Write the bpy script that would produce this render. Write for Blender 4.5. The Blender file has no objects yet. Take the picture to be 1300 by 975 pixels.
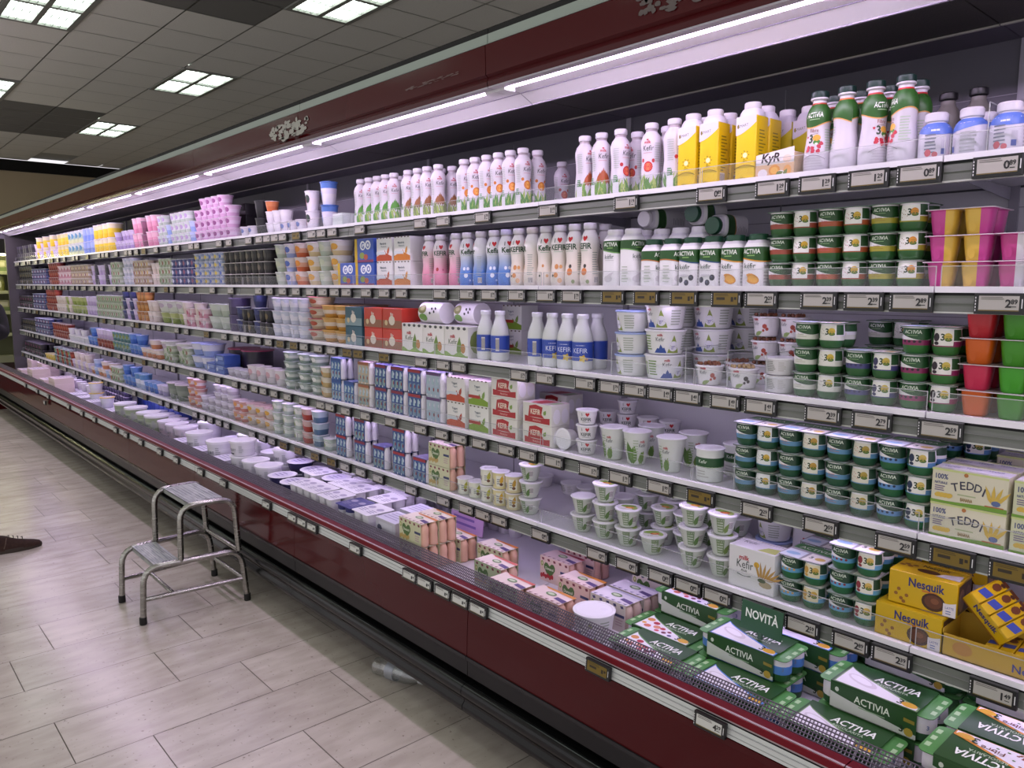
LED_W, LAMP_W, EXPO, WORLD_W, SLED_W = 62.0, 5.5, 0.1, 1.15, 12.0
import bpy, math, random
from mathutils import Vector, Matrix
random.seed(7)
scene = bpy.context.scene
col = scene.collection
PI = math.pi

# ------------------------------------------------------------------ camera frame (photo is 1300 x 975)
FPX, CAMH = 980.0, 1.55
CR = Vector((.66461, .74719, 0.0))
CD = Vector((.09618, -.08555, -.99168))
CF = Vector((-.74098, .65908, -.12872))

def xat(u, Y, z):
    """world X of the point at depth Y and height z that stands at photo column u (used to measure placements)"""
    U = u - 650.0
    k = Y*CF.y + (z-CAMH)*CF.z
    return (U*k - FPX*Y*CR.y) / (CR.x*FPX - U*CF.x)

# ------------------------------------------------------------------ materials
_mats = {}
def lin(h):
    h = h.lstrip('#')
    out = []
    for i in (0, 2, 4):
        c = int(h[i:i+2], 16)/255.0
        out.append(c/12.92 if c <= .04045 else ((c+.055)/1.055)**2.4)
    return (*out, 1.0)

def M(hexc, rough=.42, metal=0.0, spec=.5, coat=0.0):
    key = (hexc, rough, metal, spec, coat)
    if key in _mats: return _mats[key]
    m = bpy.data.materials.new('paint_' + hexc.lstrip('#'))
    m.use_nodes = True
    b = m.node_tree.nodes['Principled BSDF']
    b.inputs['Base Color'].default_value = lin(hexc)
    b.inputs['Roughness'].default_value = rough
    b.inputs['Metallic'].default_value = metal
    b.inputs['Specular IOR Level'].default_value = spec
    if coat: b.inputs['Coat Weight'].default_value = coat
    _mats[key] = m
    return m

def emit(name, rgb, strength):
    m = bpy.data.materials.new(name); m.use_nodes = True
    nt = m.node_tree; nt.nodes.clear()
    e = nt.nodes.new('ShaderNodeEmission'); o = nt.nodes.new('ShaderNodeOutputMaterial')
    e.inputs[0].default_value = (*rgb, 1); e.inputs[1].default_value = strength
    nt.links.new(e.outputs[0], o.inputs[0])
    return m

def clear(name, tint=(1, 1, 1), gloss=.10, rough=.06, haze=0.0):
    m = bpy.data.materials.new(name); m.use_nodes = True
    nt = m.node_tree; nt.nodes.clear()
    t = nt.nodes.new('ShaderNodeBsdfTransparent'); t.inputs[0].default_value = (*tint, 1)
    g = nt.nodes.new('ShaderNodeBsdfGlossy'); g.inputs['Roughness'].default_value = rough
    mx = nt.nodes.new('ShaderNodeMixShader'); mx.inputs[0].default_value = gloss
    nt.links.new(t.outputs[0], mx.inputs[1]); nt.links.new(g.outputs[0], mx.inputs[2])
    last = mx
    if haze:
        d = nt.nodes.new('ShaderNodeBsdfDiffuse'); d.inputs[0].default_value = (.8, .8, .8, 1)
        m2 = nt.nodes.new('ShaderNodeMixShader'); m2.inputs[0].default_value = haze
        nt.links.new(mx.outputs[0], m2.inputs[1]); nt.links.new(d.outputs[0], m2.inputs[2]); last = m2
    o = nt.nodes.new('ShaderNodeOutputMaterial'); nt.links.new(last.outputs[0], o.inputs[0])
    return m

def noisy(name, c1, c2, scale, rough=.4, detail=3, stretch=(1, 1, 1), bump=0.0, metal=0.0, rvar=0.0, spec=.5):
    m = bpy.data.materials.new(name); m.use_nodes = True
    nt = m.node_tree; b = nt.nodes['Principled BSDF']
    tc = nt.nodes.new('ShaderNodeTexCoord'); mp = nt.nodes.new('ShaderNodeMapping')
    mp.inputs['Scale'].default_value = stretch
    n = nt.nodes.new('ShaderNodeTexNoise'); n.inputs['Scale'].default_value = scale; n.inputs['Detail'].default_value = detail
    r = nt.nodes.new('ShaderNodeValToRGB')
    r.color_ramp.elements[0].color = lin(c1); r.color_ramp.elements[1].color = lin(c2)
    r.color_ramp.elements[0].position = .35; r.color_ramp.elements[1].position = .65
    nt.links.new(tc.outputs['Object'], mp.inputs[0]); nt.links.new(mp.outputs[0], n.inputs[0])
    nt.links.new(n.outputs[0], r.inputs[0]); nt.links.new(r.outputs[0], b.inputs['Base Color'])
    b.inputs['Roughness'].default_value = rough; b.inputs['Metallic'].default_value = metal
    b.inputs['Specular IOR Level'].default_value = spec
    if rvar:
        mr = nt.nodes.new('ShaderNodeMapRange'); mr.inputs['To Min'].default_value = rough-rvar; mr.inputs['To Max'].default_value = rough+rvar
        nt.links.new(n.outputs[0], mr.inputs[0]); nt.links.new(mr.outputs[0], b.inputs['Roughness'])
    if bump:
        bp = nt.nodes.new('ShaderNodeBump'); bp.inputs['Strength'].default_value = bump; bp.inputs['Distance'].default_value = .002
        nt.links.new(n.outputs[0], bp.inputs['Height']); nt.links.new(bp.outputs[0], b.inputs['Normal'])
    return m

def ramp_z(name, stops, rough=.4):
    """printed label whose ink fades with height on the bottle: stops = [(height m, hex)]"""
    m = bpy.data.materials.new(name); m.use_nodes = True
    nt = m.node_tree; b = nt.nodes['Principled BSDF']; b.inputs['Roughness'].default_value = rough
    tc = nt.nodes.new('ShaderNodeTexCoord'); sp = nt.nodes.new('ShaderNodeSeparateXYZ')
    mr = nt.nodes.new('ShaderNodeMapRange'); z0, z1 = stops[0][0], stops[-1][0]
    mr.inputs['From Min'].default_value = z0; mr.inputs['From Max'].default_value = z1
    r = nt.nodes.new('ShaderNodeValToRGB'); cr = r.color_ramp
    while len(cr.elements) < len(stops): cr.elements.new(.5)
    for e, (z, c) in zip(cr.elements, stops):
        e.position = (z-z0)/(z1-z0); e.color = lin(c)
    nt.links.new(tc.outputs['Object'], sp.inputs[0]); nt.links.new(sp.outputs['Z'], mr.inputs[0])
    nt.links.new(mr.outputs[0], r.inputs[0]); nt.links.new(r.outputs[0], b.inputs['Base Color'])
    return m

# ------------------------------------------------------------------ lettering
_txt = {}
def glyphs(s, bold=0.0, shear=0.0):
    """outline triangles of a word, 1 unit tall, centred on x, standing on y = 0"""
    key = (s, bold, shear)
    if key in _txt: return _txt[key]
    cu = bpy.data.curves.new('lettering', 'FONT')
    cu.body = s; cu.size = 1.0; cu.resolution_u = 2; cu.offset = bold; cu.shear = shear; cu.align_x = 'CENTER'
    ob = bpy.data.objects.new('lettering', cu); col.objects.link(ob)
    dg = bpy.context.evaluated_depsgraph_get(); dg.update()
    me = ob.evaluated_get(dg).to_mesh()
    vs = [(v.co.x, v.co.y) for v in me.vertices]; fs = [tuple(p.vertices) for p in me.polygons]
    ob.evaluated_get(dg).to_mesh_clear()
    bpy.data.objects.remove(ob); bpy.data.curves.remove(cu)
    w = (max(v[0] for v in vs) - min(v[0] for v in vs)) if vs else 1
    _txt[key] = (vs, fs, w)
    return _txt[key]

# ------------------------------------------------------------------ mesh builder
class MB:
    def __init__(self):
        self.v, self.f, self.mi, self.mats = [], [], [], []
        self.ply = 0
        self.off = (0, 0, 0)
    def m(self, mat):
        if isinstance(mat, str): mat = M(mat)
        if mat not in self.mats: self.mats.append(mat)
        return self.mats.index(mat)
    def add(self, vs, fs, mat):
        b = len(self.v); i = self.m(mat); ox, oy, oz = self.off
        self.v.extend((x+ox, y+oy, z+oz) for x, y, z in vs)
        for f in fs:
            self.f.append(tuple(b+k for k in f)); self.mi.append(i)
    def box(self, x0, x1, y0, y1, z0, z1, mat, **faces):
        """faces: f (front, -Y), b, l, r, t, d override the material of one side"""
        vs = [(x0,y0,z0),(x1,y0,z0),(x1,y1,z0),(x0,y1,z0),(x0,y0,z1),(x1,y0,z1),(x1,y1,z1),(x0,y1,z1)]
        q = dict(f=(0,1,5,4), r=(1,2,6,5), b=(2,3,7,6), l=(3,0,4,7), t=(4,5,6,7), d=(3,2,1,0))
        b = len(self.v); ox, oy, oz = self.off
        self.v.extend((x+ox, y+oy, z+oz) for x, y, z in vs)
        for k, f in q.items():
            self.f.append(tuple(b+i for i in f)); self.mi.append(self.m(faces.get(k, mat)))
    def rbox(self, x0, x1, y0, y1, z0, z1, r, mat, top=None, n=3):
        """box with rounded vertical edges and softened top and bottom rim"""
        def ring(z, ins):
            pts = []
            rr = max(r-ins, .0005)
            for (cx, cy, a0) in ((x1-r, y1-r, 0), (x0+r, y1-r, PI/2), (x0+r, y0+r, PI), (x1-r, y0+r, 1.5*PI)):
                for k in range(n+1):
                    a = a0 + k*PI/2/n
                    pts.append((cx+rr*math.cos(a), cy+rr*math.sin(a), z))
            return pts
        e = min(.15*(z1-z0), r*.35)
        rings = [ring(z0, e), ring(z0+e, 0), ring(z1-e, 0), ring(z1, e)]
        k = len(rings[0])
        vs = [p for rg in rings for p in rg]; fs = []
        for i in range(3):
            for j in range(k):
                j2 = (j+1) % k
                fs.append((i*k+j, i*k+j2, (i+1)*k+j2, (i+1)*k+j))
        fs.append(tuple(range(k))[::-1])
        self.add(vs, fs, mat)
        self.add(rings[3], [tuple(range(k))], top or mat)
    def lathe(self, prof, mats, n=20, cx=0, cy=0, sq=1.0, cap=True, half=None):
        """prof = [(radius, z)], mats = one per ring gap; sq < 1 squares the plan; half = (mat left, mat right) colours by side"""
        vs = []
        for r, z in prof:
            for j in range(n):
                a = 2*PI*(j+.5)/n - PI/2
                c, s = math.cos(a), math.sin(a)
                if sq != 1.0:
                    c = math.copysign(abs(c)**sq, c); s = math.copysign(abs(s)**sq, s)
                vs.append((cx+r*c, cy+r*s, z))
        b = len(self.v); ox, oy, oz = self.off
        self.v.extend((x+ox, y+oy, z+oz) for x, y, z in vs)
        for i in range(len(prof)-1):
            mt = mats[i] if isinstance(mats, (list, tuple)) else mats
            for j in range(n):
                j2 = (j+1) % n
                self.f.append((b+i*n+j, b+i*n+j2, b+(i+1)*n+j2, b+(i+1)*n+j))
                if half:
                    self.mi.append(self.m(half[0] if math.cos(2*PI*(j+1)/n-PI/2) < 0 else half[1]))
                else: self.mi.append(self.m(mt))
        if cap:
            m0 = mats[0] if isinstance(mats, (list, tuple)) else mats
            m1 = mats[-1] if isinstance(mats, (list, tuple)) else mats
            if prof[0][0] > .0006: self.f.append(tuple(b+j for j in range(n))[::-1]); self.mi.append(self.m(m0))
            if prof[-1][0] > .0006: self.f.append(tuple(b+(len(prof)-1)*n+j for j in range(n))); self.mi.append(self.m(m1))
    def tube(self, path, r, mat, n=10, caps=True):
        P = [Vector(p) for p in path]; vs = []
        up = None
        for i, p in enumerate(P):
            d = (P[min(i+1, len(P)-1)] - P[max(i-1, 0)]).normalized()
            if up is None:
                up = Vector((0, 0, 1)) if abs(d.z) < .9 else Vector((1, 0, 0))
            s = d.cross(up).normalized(); up = s.cross(d).normalized()
            for k in range(n):
                a = 2*PI*k/n
                vs.append(tuple(p + s*(r*math.cos(a)) + up*(r*math.sin(a))))
        fs = []
        for i in range(len(P)-1):
            for k in range(n):
                k2 = (k+1) % n
                fs.append((i*n+k, i*n+k2, (i+1)*n+k2, (i+1)*n+k))
        if caps: fs += [tuple(range(n))[::-1], tuple((len(P)-1)*n+k for k in range(n))]
        self.add(vs, fs, mat)
    # ---- printed artwork: mapf(s, t) -> point on the surface; on curved surfaces the print is cut fine enough to follow it
    def over(self, mapf, k):
        """the same surface, k thin ink layers further out"""
        e = 2.2e-5*k
        def g(s, t):
            p = Vector(mapf(s, t)); a = Vector(mapf(s+1e-4, t)) - p; b = Vector(mapf(s, t+1e-4)) - p
            n = a.cross(b)
            return tuple(p + n.normalized()*e) if n.length > 1e-12 else tuple(p)
        return g
    def lay2d(self, mapf, pts, faces, mat, emax=.0065):
        self.ply += 1; mapf = self.over(mapf, self.ply)
        ss = [p[0] for p in pts]; ts = [p[1] for p in pts]
        s0, s1, t0, t1 = min(ss), max(ss), min(ts), max(ts)
        sm, tm = (s0+s1)/2, (t0+t1)/2
        def dev(a, b):
            A, B, C = Vector(mapf(*a)), Vector(mapf(*b)), Vector(mapf((a[0]+b[0])/2, (a[1]+b[1])/2))
            return ((A+B)/2-C).length
        if max(dev((s0, tm), (s1, tm)), dev((sm, t0), (sm, t1)), dev((s0, t0), (s1, t1))) < 1.2e-4:
            self.add([mapf(s, t) for s, t in pts], faces, mat); return
        P = list(pts); T = []
        for f in faces:
            if len(f) == 3: T.append(tuple(f)); continue
            c = len(P); P.append((sum(pts[k][0] for k in f)/len(f), sum(pts[k][1] for k in f)/len(f)))
            T += [(c, f[k], f[(k+1) % len(f)]) for k in range(len(f))]
        mids = {}
        def mid(a, b):
            k = (a, b) if a < b else (b, a)
            if k not in mids:
                mids[k] = len(P); P.append(((P[a][0]+P[b][0])/2, (P[a][1]+P[b][1])/2))
            return mids[k]
        for _ in range(4):
            out, again = [], False
            for a, b, c in T:
                e = max(math.hypot(P[x][0]-P[y][0], P[x][1]-P[y][1]) for x, y in ((a, b), (b, c), (c, a)))
                if e <= emax: out.append((a, b, c)); continue
                again = True
                ab, bc, ca = mid(a, b), mid(b, c), mid(c, a)
                out += [(a, ab, ca), (ab, b, bc), (ca, bc, c), (ab, bc, ca)]
            T = out
            if not again: break
        self.add([mapf(s, t) for s, t in P], T, mat)
    def poly(self, mapf, pts, mat):
        self.lay2d(mapf, pts, [tuple(range(len(pts)))], mat)
    def disc(self, mapf, s, t, rs, rt, mat, n=10, a0=0.0):
        ca, sa = math.cos(a0), math.sin(a0)
        pts = []
        for k in range(n):
            x, y = rs*math.cos(2*PI*k/n), rt*math.sin(2*PI*k/n)
            pts.append((s+x*ca-y*sa, t+x*sa+y*ca))
        self.poly(mapf, pts, mat)
    def band(self, mapf, s0, s1, lo, hi, mat, n=10):
        lo_ = lo if callable(lo) else (lambda s: lo); hi_ = hi if callable(hi) else (lambda s: hi)
        self.ply += 1; mapf = self.over(mapf, self.ply)
        sm = (s0+s1)/2
        nv = max(1, min(8, int(abs(hi_(sm)-lo_(sm))/.0055)))
        vs = []
        for k in range(n+1):
            s = s0+(s1-s0)*k/n; a, b = lo_(s), hi_(s)
            vs += [mapf(s, a+(b-a)*q/nv) for q in range(nv+1)]
        w = nv+1
        self.add(vs, [(k*w+q, (k+1)*w+q, (k+1)*w+q+1, k*w+q+1) for k in range(n) for q in range(nv)], mat)
    def text(self, mapf, s, t, string, h, mat, bold=.01, shear=0.0, maxw=None, rot=0.0, squash=1.0):
        vs, fs, w = glyphs(string, bold, shear)
        k = h/.72
        kx = k*squash
        if maxw and w*kx > maxw: kx = maxw/w
        ca, sa = math.cos(rot), math.sin(rot)
        self.lay2d(mapf, [(s + x*kx*ca - y*k*sa, t + x*kx*sa + y*k*ca) for x, y in vs], fs, mat)
    def heart(self, mapf, s, t, k, mat):
        pts = [(0,-1),(.55,-.45),(.95,.1),(.98,.5),(.75,.85),(.4,.88),(0,.5),(-.4,.88),(-.75,.85),(-.98,.5),(-.95,.1),(-.55,-.45)]
        q = [(s, t)]+[(s+x*k, t+y*k) for x, y in pts]
        self.lay2d(mapf, q, [(0, 1+i, 1+(i+1) % 12) for i in range(12)], mat)
    def leaf(self, mapf, s, t, ln, wd, a, mat):
        pts = [(0,0),(.25,.5),(.6,.45),(1,0),(.6,-.45),(.25,-.5)]
        ca, sa = math.cos(a), math.sin(a)
        self.poly(mapf, [(s+x*ln*ca-y*wd*sa, t+x*ln*sa+y*wd*ca) for x, y in pts], mat)
    def lines(self, mapf, s0, s1, t, n, dt, h, mat, jag=.25, seed=1):
        rr = random.Random(seed)
        for i in range(n):
            e = s1-(s1-s0)*jag*rr.random()
            self.band(mapf, s0, e, t-i*dt-h, t-i*dt, mat, n=3)
    def barcode(self, mapf, s, t, w, h, n=7):
        self.band(mapf, s, s+w, t, t+h, '#d8d4d0', n=2)
        for i in range(n):
            x = s+w*(i+.25)/n
            self.band(mapf, x, x+w*.45/n, t+.1*h, t+.9*h, '#3a3638', n=1)
    def mesh(self, name, smooth=True, ang=.6):
        me = bpy.data.meshes.new(name)
        me.from_pydata(self.v, [], self.f)
        for mt in self.mats: me.materials.append(mt)
        me.polygons.foreach_set('material_index', self.mi)
        if smooth:
            me.polygons.foreach_set('use_smooth', [True]*len(self.f))
            me.set_sharp_from_angle(angle=ang)
        me.update()
        return me

def on_lathe(prof, eps=.0004, sq=1.0, cx=0, cy=0):
    zs = [p[1] for p in prof]
    rref = max(p[0] for p in prof)
    tab = None
    if sq != 1.0:  # squared plan: walk the outline so that print keeps its width round the corners
        tab = [(0.0, 0.0)]; px_, py_ = 0.0, -1.0
        for k in range(1, 181):
            a = PI*k/180 - PI/2
            x, y = math.copysign(abs(math.cos(a))**sq, math.cos(a)), math.copysign(abs(math.sin(a))**sq, math.sin(a))
            tab.append((tab[-1][0]+math.hypot(x-px_, y-py_), PI*k/180)); px_, py_ = x, y
    def f(s, t):
        z = min(max(t, zs[0]), zs[-1]); r = prof[-1][0]
        for (r0, z0), (r1, z1) in zip(prof, prof[1:]):
            if z0 <= z <= z1 and z1 > z0:
                r = r0+(r1-r0)*(z-z0)/(z1-z0); break
        u = s/rref
        if tab:
            w = min(abs(u), tab[-1][0]-1e-6); lo, hi = 0, 180
            while hi-lo > 1:
                md = (lo+hi)//2
                if tab[md][0] <= w: lo = md
                else: hi = md
            q = (w-tab[lo][0])/max(tab[hi][0]-tab[lo][0], 1e-9)
            u = math.copysign(tab[lo][1]+(tab[hi][1]-tab[lo][1])*q, u)
        a = u - PI/2
        c, q = math.cos(a), math.sin(a)
        if sq != 1.0:
            c = math.copysign(abs(c)**sq, c); q = math.copysign(abs(q)**sq, q)
        return (cx+(r+eps)*c, cy+(r+eps)*q, t)
    return f
def front(y, eps=.0005, x=0): return lambda s, t: (s+x, y-eps, t)
def right(x, eps=.0005): return lambda s, t: (x+eps, s, t)
def top(z, eps=.0005): return lambda s, t: (s, t, z+eps)

# ------------------------------------------------------------------ objects
def link(name, data, parent=None, loc=(0, 0, 0)):
    o = bpy.data.objects.new(name, data); col.objects.link(o)
    o.location = loc
    if parent is not None: o.parent = parent
    return o
def tag(o, label, cat, group=None):
    o['label'] = label; o['category'] = cat
    if group: o['group'] = group
    return o
def struct(name, me, label=None, parent=None):
    o = link(name, me, parent)
    if parent is None: o['kind'] = 'structure'
    if label: o['label'] = label
    return o

K = {}
def kind(key, root, cat, w, d, h, parts=None, mesh=None, step=None):
    """a product: parts = [(name, mesh, location, [(sub name, mesh, location)])] or one mesh"""
    K[key] = dict(root=root, cat=cat, w=w, d=d, h=h, parts=parts, mesh=mesh, step=step or h+.0006)
_seen = {}
def put(key, X, Y, Z, label, group=None, rz=0.0, rx=0.0, ry=0.0, s=1.0):
    k = K[key]
    if k['parts'] is None:
        o = link(k['root'], k['mesh'])
    else:
        o = link(k['root'], None); o.empty_display_size = .02
        for p in k['parts']:
            c = link(p[0], p[1], o, p[2])
            for q in (p[3] if len(p) > 3 else ()):
                link(q[0], q[1], c, q[2])
    o.location = (X, Y, Z); o.rotation_euler = (rx, ry, rz)
    if s != 1.0: o.scale = (s, s, s)
    _seen.setdefault(label, 0); _seen[label] += 1
    tag(o, label, k['cat'], group)
    return o
# ================================================================== the room
ZC = 3.82
def tile_mat(name, c1, c2, c3, rough, rvar):
    m = noisy(name, c1, c2, 5.0, rough=rough, detail=8, stretch=(3.4, 1.0, 1), rvar=rvar)
    nt = m.node_tree; b = nt.nodes['Principled BSDF']
    src = b.inputs['Base Color'].links[0].from_socket
    geo = nt.nodes.new('ShaderNodeNewGeometry'); mr = nt.nodes.new('ShaderNodeMapRange')
    mr.inputs['To Min'].default_value = .88; mr.inputs['To Max'].default_value = 1.05
    nt.links.new(geo.outputs['Random Per Island'], mr.inputs[0])
    mx = nt.nodes.new('ShaderNodeMix'); mx.data_type = 'RGBA'; mx.blend_type = 'MULTIPLY'; mx.inputs[0].default_value = 1
    nt.links.new(src, mx.inputs[6]); nt.links.new(mr.outputs[0], mx.inputs[7])
    # fine dark flecks in the stone print
    tc = nt.nodes.new('ShaderNodeTexCoord'); n2 = nt.nodes.new('ShaderNodeTexNoise'); n2.inputs['Scale'].default_value = 60; n2.inputs['Detail'].default_value = 4
    cr = nt.nodes.new('ShaderNodeValToRGB'); cr.color_ramp.elements[0].position = .28; cr.color_ramp.elements[1].position = .36
    cr.color_ramp.elements[0].color = lin(c3); cr.color_ramp.elements[1].color = (1, 1, 1, 1)
    m3 = nt.nodes.new('ShaderNodeMix'); m3.data_type = 'RGBA'; m3.blend_type = 'MULTIPLY'; m3.inputs[0].default_value = .5
    nt.links.new(tc.outputs['Object'], n2.inputs[0]); nt.links.new(n2.outputs[0], cr.inputs[0])
    nt.links.new(mx.outputs[2], m3.inputs[6]); nt.links.new(cr.outputs[0], m3.inputs[7])
    nt.links.new(m3.outputs[2], b.inputs['Base Color'])
    return m

FT = tile_mat('floor_stone_tile', '#b5aba0', '#c6bdb2', '#6a6058', .22, .08)
mb = MB()
mb.add([(-17, -3.4, -.003), (2.8, -3.4, -.003), (2.8, 7.2, -.003), (-17, 7.2, -.003)], [(0, 1, 2, 3)], M('#6d655e', .8))
RW, TL = .3165, .676
known = {1: .729, 2: .49, 3: .925, 4: .453, 5: .616, 6: 1.018, 9: 1.138, 10: .938, 11: 1.21, 0: 1.13}
rr = random.Random(3)
for k in range(-15, 47):
    x1 = -2.055 - RW*k; x0 = x1 - RW
    off = known.get(k, rr.random()*TL)
    n0 = math.floor((-3.4-off)/TL)+1
    for j in range(n0, n0+10):
        y0 = off + j*TL
        if y0 > 3.1: break
        g = .0016
        mb.add([(x0+g, y0+g, 0), (x1-g, y0+g, 0), (x1-g, y0+TL-g, 0), (x0+g, y0+TL-g, 0)], [(0, 1, 2, 3)], FT)
struct('floor', mb.mesh('floor', smooth=False))

# suspended ceiling: 60 cm tiles in a thin grid, dark panels between the lamps
CT = noisy('ceiling_tile', '#ebe8e2', '#f0ede8', 90, rough=.9, spec=.1)
GRD = M('#bcbab4', .7); DK = M('#7a7876', .8)
mb = MB()
mb.add([(-17, -3.4, ZC+.05), (2.8, -3.4, ZC+.05), (2.8, 7.2, ZC+.05), (-17, 7.2, ZC+.05)], [(0, 1, 2, 3)], GRD)
H = ZC-CAMH
T = .2615*H
X0, Y0 = -3.825*H, 1.095*H
lights_at = []
for i in range(-5, 10):
    for j in range(-2, 2):
        lights_at.append(((-3.825 if j % 2 else -3.06)*H + i*6*T, Y0 + T + (j-1)*3*T, j))
def in_light(cx, cy):
    for lx, ly, _ in lights_at:
        if lx-2*T < cx < lx and ly < cy < ly+T: return True
    return False
def is_dark(cx, cy):
    u, v = cx/H, cy/H
    return .85 < v < 1.365 and ((-6.2 < u < -5.13) or (-3.03 < u < -1.97) or (-9.4 < u < -8.3))
nx0, nx1 = math.floor((-17-X0)/T), math.ceil((2.8-X0)/T)
ny0, ny1 = math.floor((-3.4-Y0)/T)+1, math.ceil((7.2-Y0)/T)
for i in range(nx0, nx1):
    for j in range(ny0, ny1):
        x, y = X0+i*T, Y0+j*T
        if x < -17 or x+T > 2.8: continue
        cx, cy = x+T/2, y+T/2
        if in_light(cx, cy): continue
        g = .006
        mb.add([(x+g, y+g, ZC), (x+T-g, y+g, ZC), (x+T-g, y+T-g, ZC), (x+g, y+T-g, ZC)], [(0, 3, 2, 1)], DK if is_dark(cx, cy) else CT)
struct('ceiling', mb.mesh('ceiling', smooth=False))

# recessed louvre lamps
LAMP = emit('ceiling_lamp_glow', (.86, 1.0, .90), LAMP_W)
frame = MB(); FR = M('#8d8d88', .4)
w, d = 2*T, T
b_ = .045
def lamp_meshes():
    fm = MB()
    for (x0, x1, y0, y1) in ((0, w, 0, b_), (0, w, d-b_, d), (0, b_, b_, d-b_), (w-b_, w, b_, d-b_), (w/2-b_/2, w/2+b_/2, b_, d-b_), (b_, w/2-b_/2, d/2-b_/2, d/2+b_/2), (w/2+b_/2, w-b_, d/2-b_/2, d/2+b_/2)):
        fm.box(x0, x1, y0, y1, -.012, .03, FR)
    pw, pd = w/2-1.5*b_, d/2-1.5*b_
    lv = MB(); al = M('#c9ccc8', .3, .6)
    lv.box(pw/2-.004, pw/2+.004, 0, pd, -.006, .02, al)
    for k in range(1, 4): lv.box(0, pw, pd*k/4-.003, pd*k/4+.003, -.006, .02, al)
    pn = MB(); pn.add([(0, 0, .012), (pw, 0, .012), (pw, pd, .012), (0, pd, .012)], [(0, 3, 2, 1)], LAMP)
    spots = [(b_, b_), (w/2+b_/2, b_), (b_, d/2+b_/2), (w/2+b_/2, d/2+b_/2)]
    return fm.mesh('lamp_frame', False), lv.mesh('louvre', False), pn.mesh('diffuser', False), spots
fme, lme, pme, spots = lamp_meshes()
kind('lamp', 'ceiling_light', 'ceiling light', w, d, .04, parts=[('lamp_frame', fme, (0, 0, 0))] + [('diffuser', pme, (x, y, 0), [('louvre', lme, (0, 0, 0))]) for x, y in spots])
row_names = {1: 'row nearest the cooler', 0: 'row over the aisle', -1: 'second aisle row', -2: 'third aisle row', -3: 'fourth aisle row', -4: 'last aisle row'}
ORD = ['first','second','third','fourth','fifth','sixth','seventh','eighth','ninth','tenth','eleventh','twelfth','thirteenth','fourteenth','fifteenth','sixteenth','seventeenth','eighteenth','nineteenth','twentieth',
       'twenty-first','twenty-second','twenty-third','twenty-fourth','twenty-fifth','twenty-sixth','twenty-seventh','twenty-eighth','twenty-ninth','thirtieth'] + [a + '-' + b for a in ('thirty', 'forty', 'fifty') for b in ('first','second','third','fourth','fifth','sixth','seventh','eighth','ninth','tenth')]
cnt = {}
for lx, ly, rw in sorted([l for l in lights_at if -16.5 < l[0]-2*T and l[0] < 2.6], key=lambda l: -l[0]):
    cnt[rw] = cnt.get(rw, -1)+1
    put('lamp', lx-2*T, ly, ZC, 'lit four-pane louvred ceiling lamp, %s from the front in the %s' % (ORD[cnt[rw]], row_names[rw]), 'ceiling lamps')

# far wall with a black strip painting the shadow gap under the ceiling
mb = MB()
mb.box(-17.1, -16.95, -3.4, 7.2, 0, ZC-.10, noisy('far_wall_paint', '#b3a285', '#b8a78a', 1.5, rough=.8))
mb.box(-17.1, -16.9, -3.4, 7.2, ZC-.22, ZC-.02, M('#0d0b0a', .9))
struct('wall_far', mb.mesh('wall_far', False))
mb = MB(); mb.box(-17, 2.8, 7.2, 7.35, 0, ZC, M('#cfc8bc', .85)); struct('wall_back', mb.mesh('wall_back', False))
# partition right behind the cooler carries it up to head height
mb = MB(); mb.box(-11.32, 1.9, 2.36, 2.42, 0, 2.25, M('#6e6a68', .85)); struct('wall_partition', mb.mesh('wall_partition', False))

# ================================================================== the open dairy cooler, in 1.25 m sections
YS, YB, ZU = 1.82, 2.27, 2.16
SZ = {1: 1.809, 2: 1.531, 3: 1.253, 4: .973, 5: .700}
DZ = .475
MAROON = M('#42080c', .12, 0, .22, 0); WHITE = M('#dcdade', .35); LIL = M('#d2cfd9', .45); BLACK = M('#08080a', .4, 0, .25)
RAIL = M('#62665f', .4); LIP = M('#e3e1e6', .25); DGREY = M('#3a393b', .4); SHELF = M('#d9d7de', .32)
GLASS = clear('clear_plastic', (.96, .97, .97), .028, .12, .012); GEDGE = clear('clear_plastic_edge', (.8, .82, .83), .12, .4, .34)
LED = emit('led_tube_glow', (.90, .70, 1.0), LED_W)
SLED = emit('shelf_lamp_glow', (.78, .62, 1.0), SLED_W)
SLED_FILL = emit('added_shelf_fill_glow', (.78, .62, 1.0), SLED_W*.4)  # added fill glow for the strip under the top shelf
HONEY = noisy('honeycomb_grille', '#1c1b19', '#33312d', 260, rough=.6, stretch=(1, 1, 1))
OY = 1.9
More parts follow.
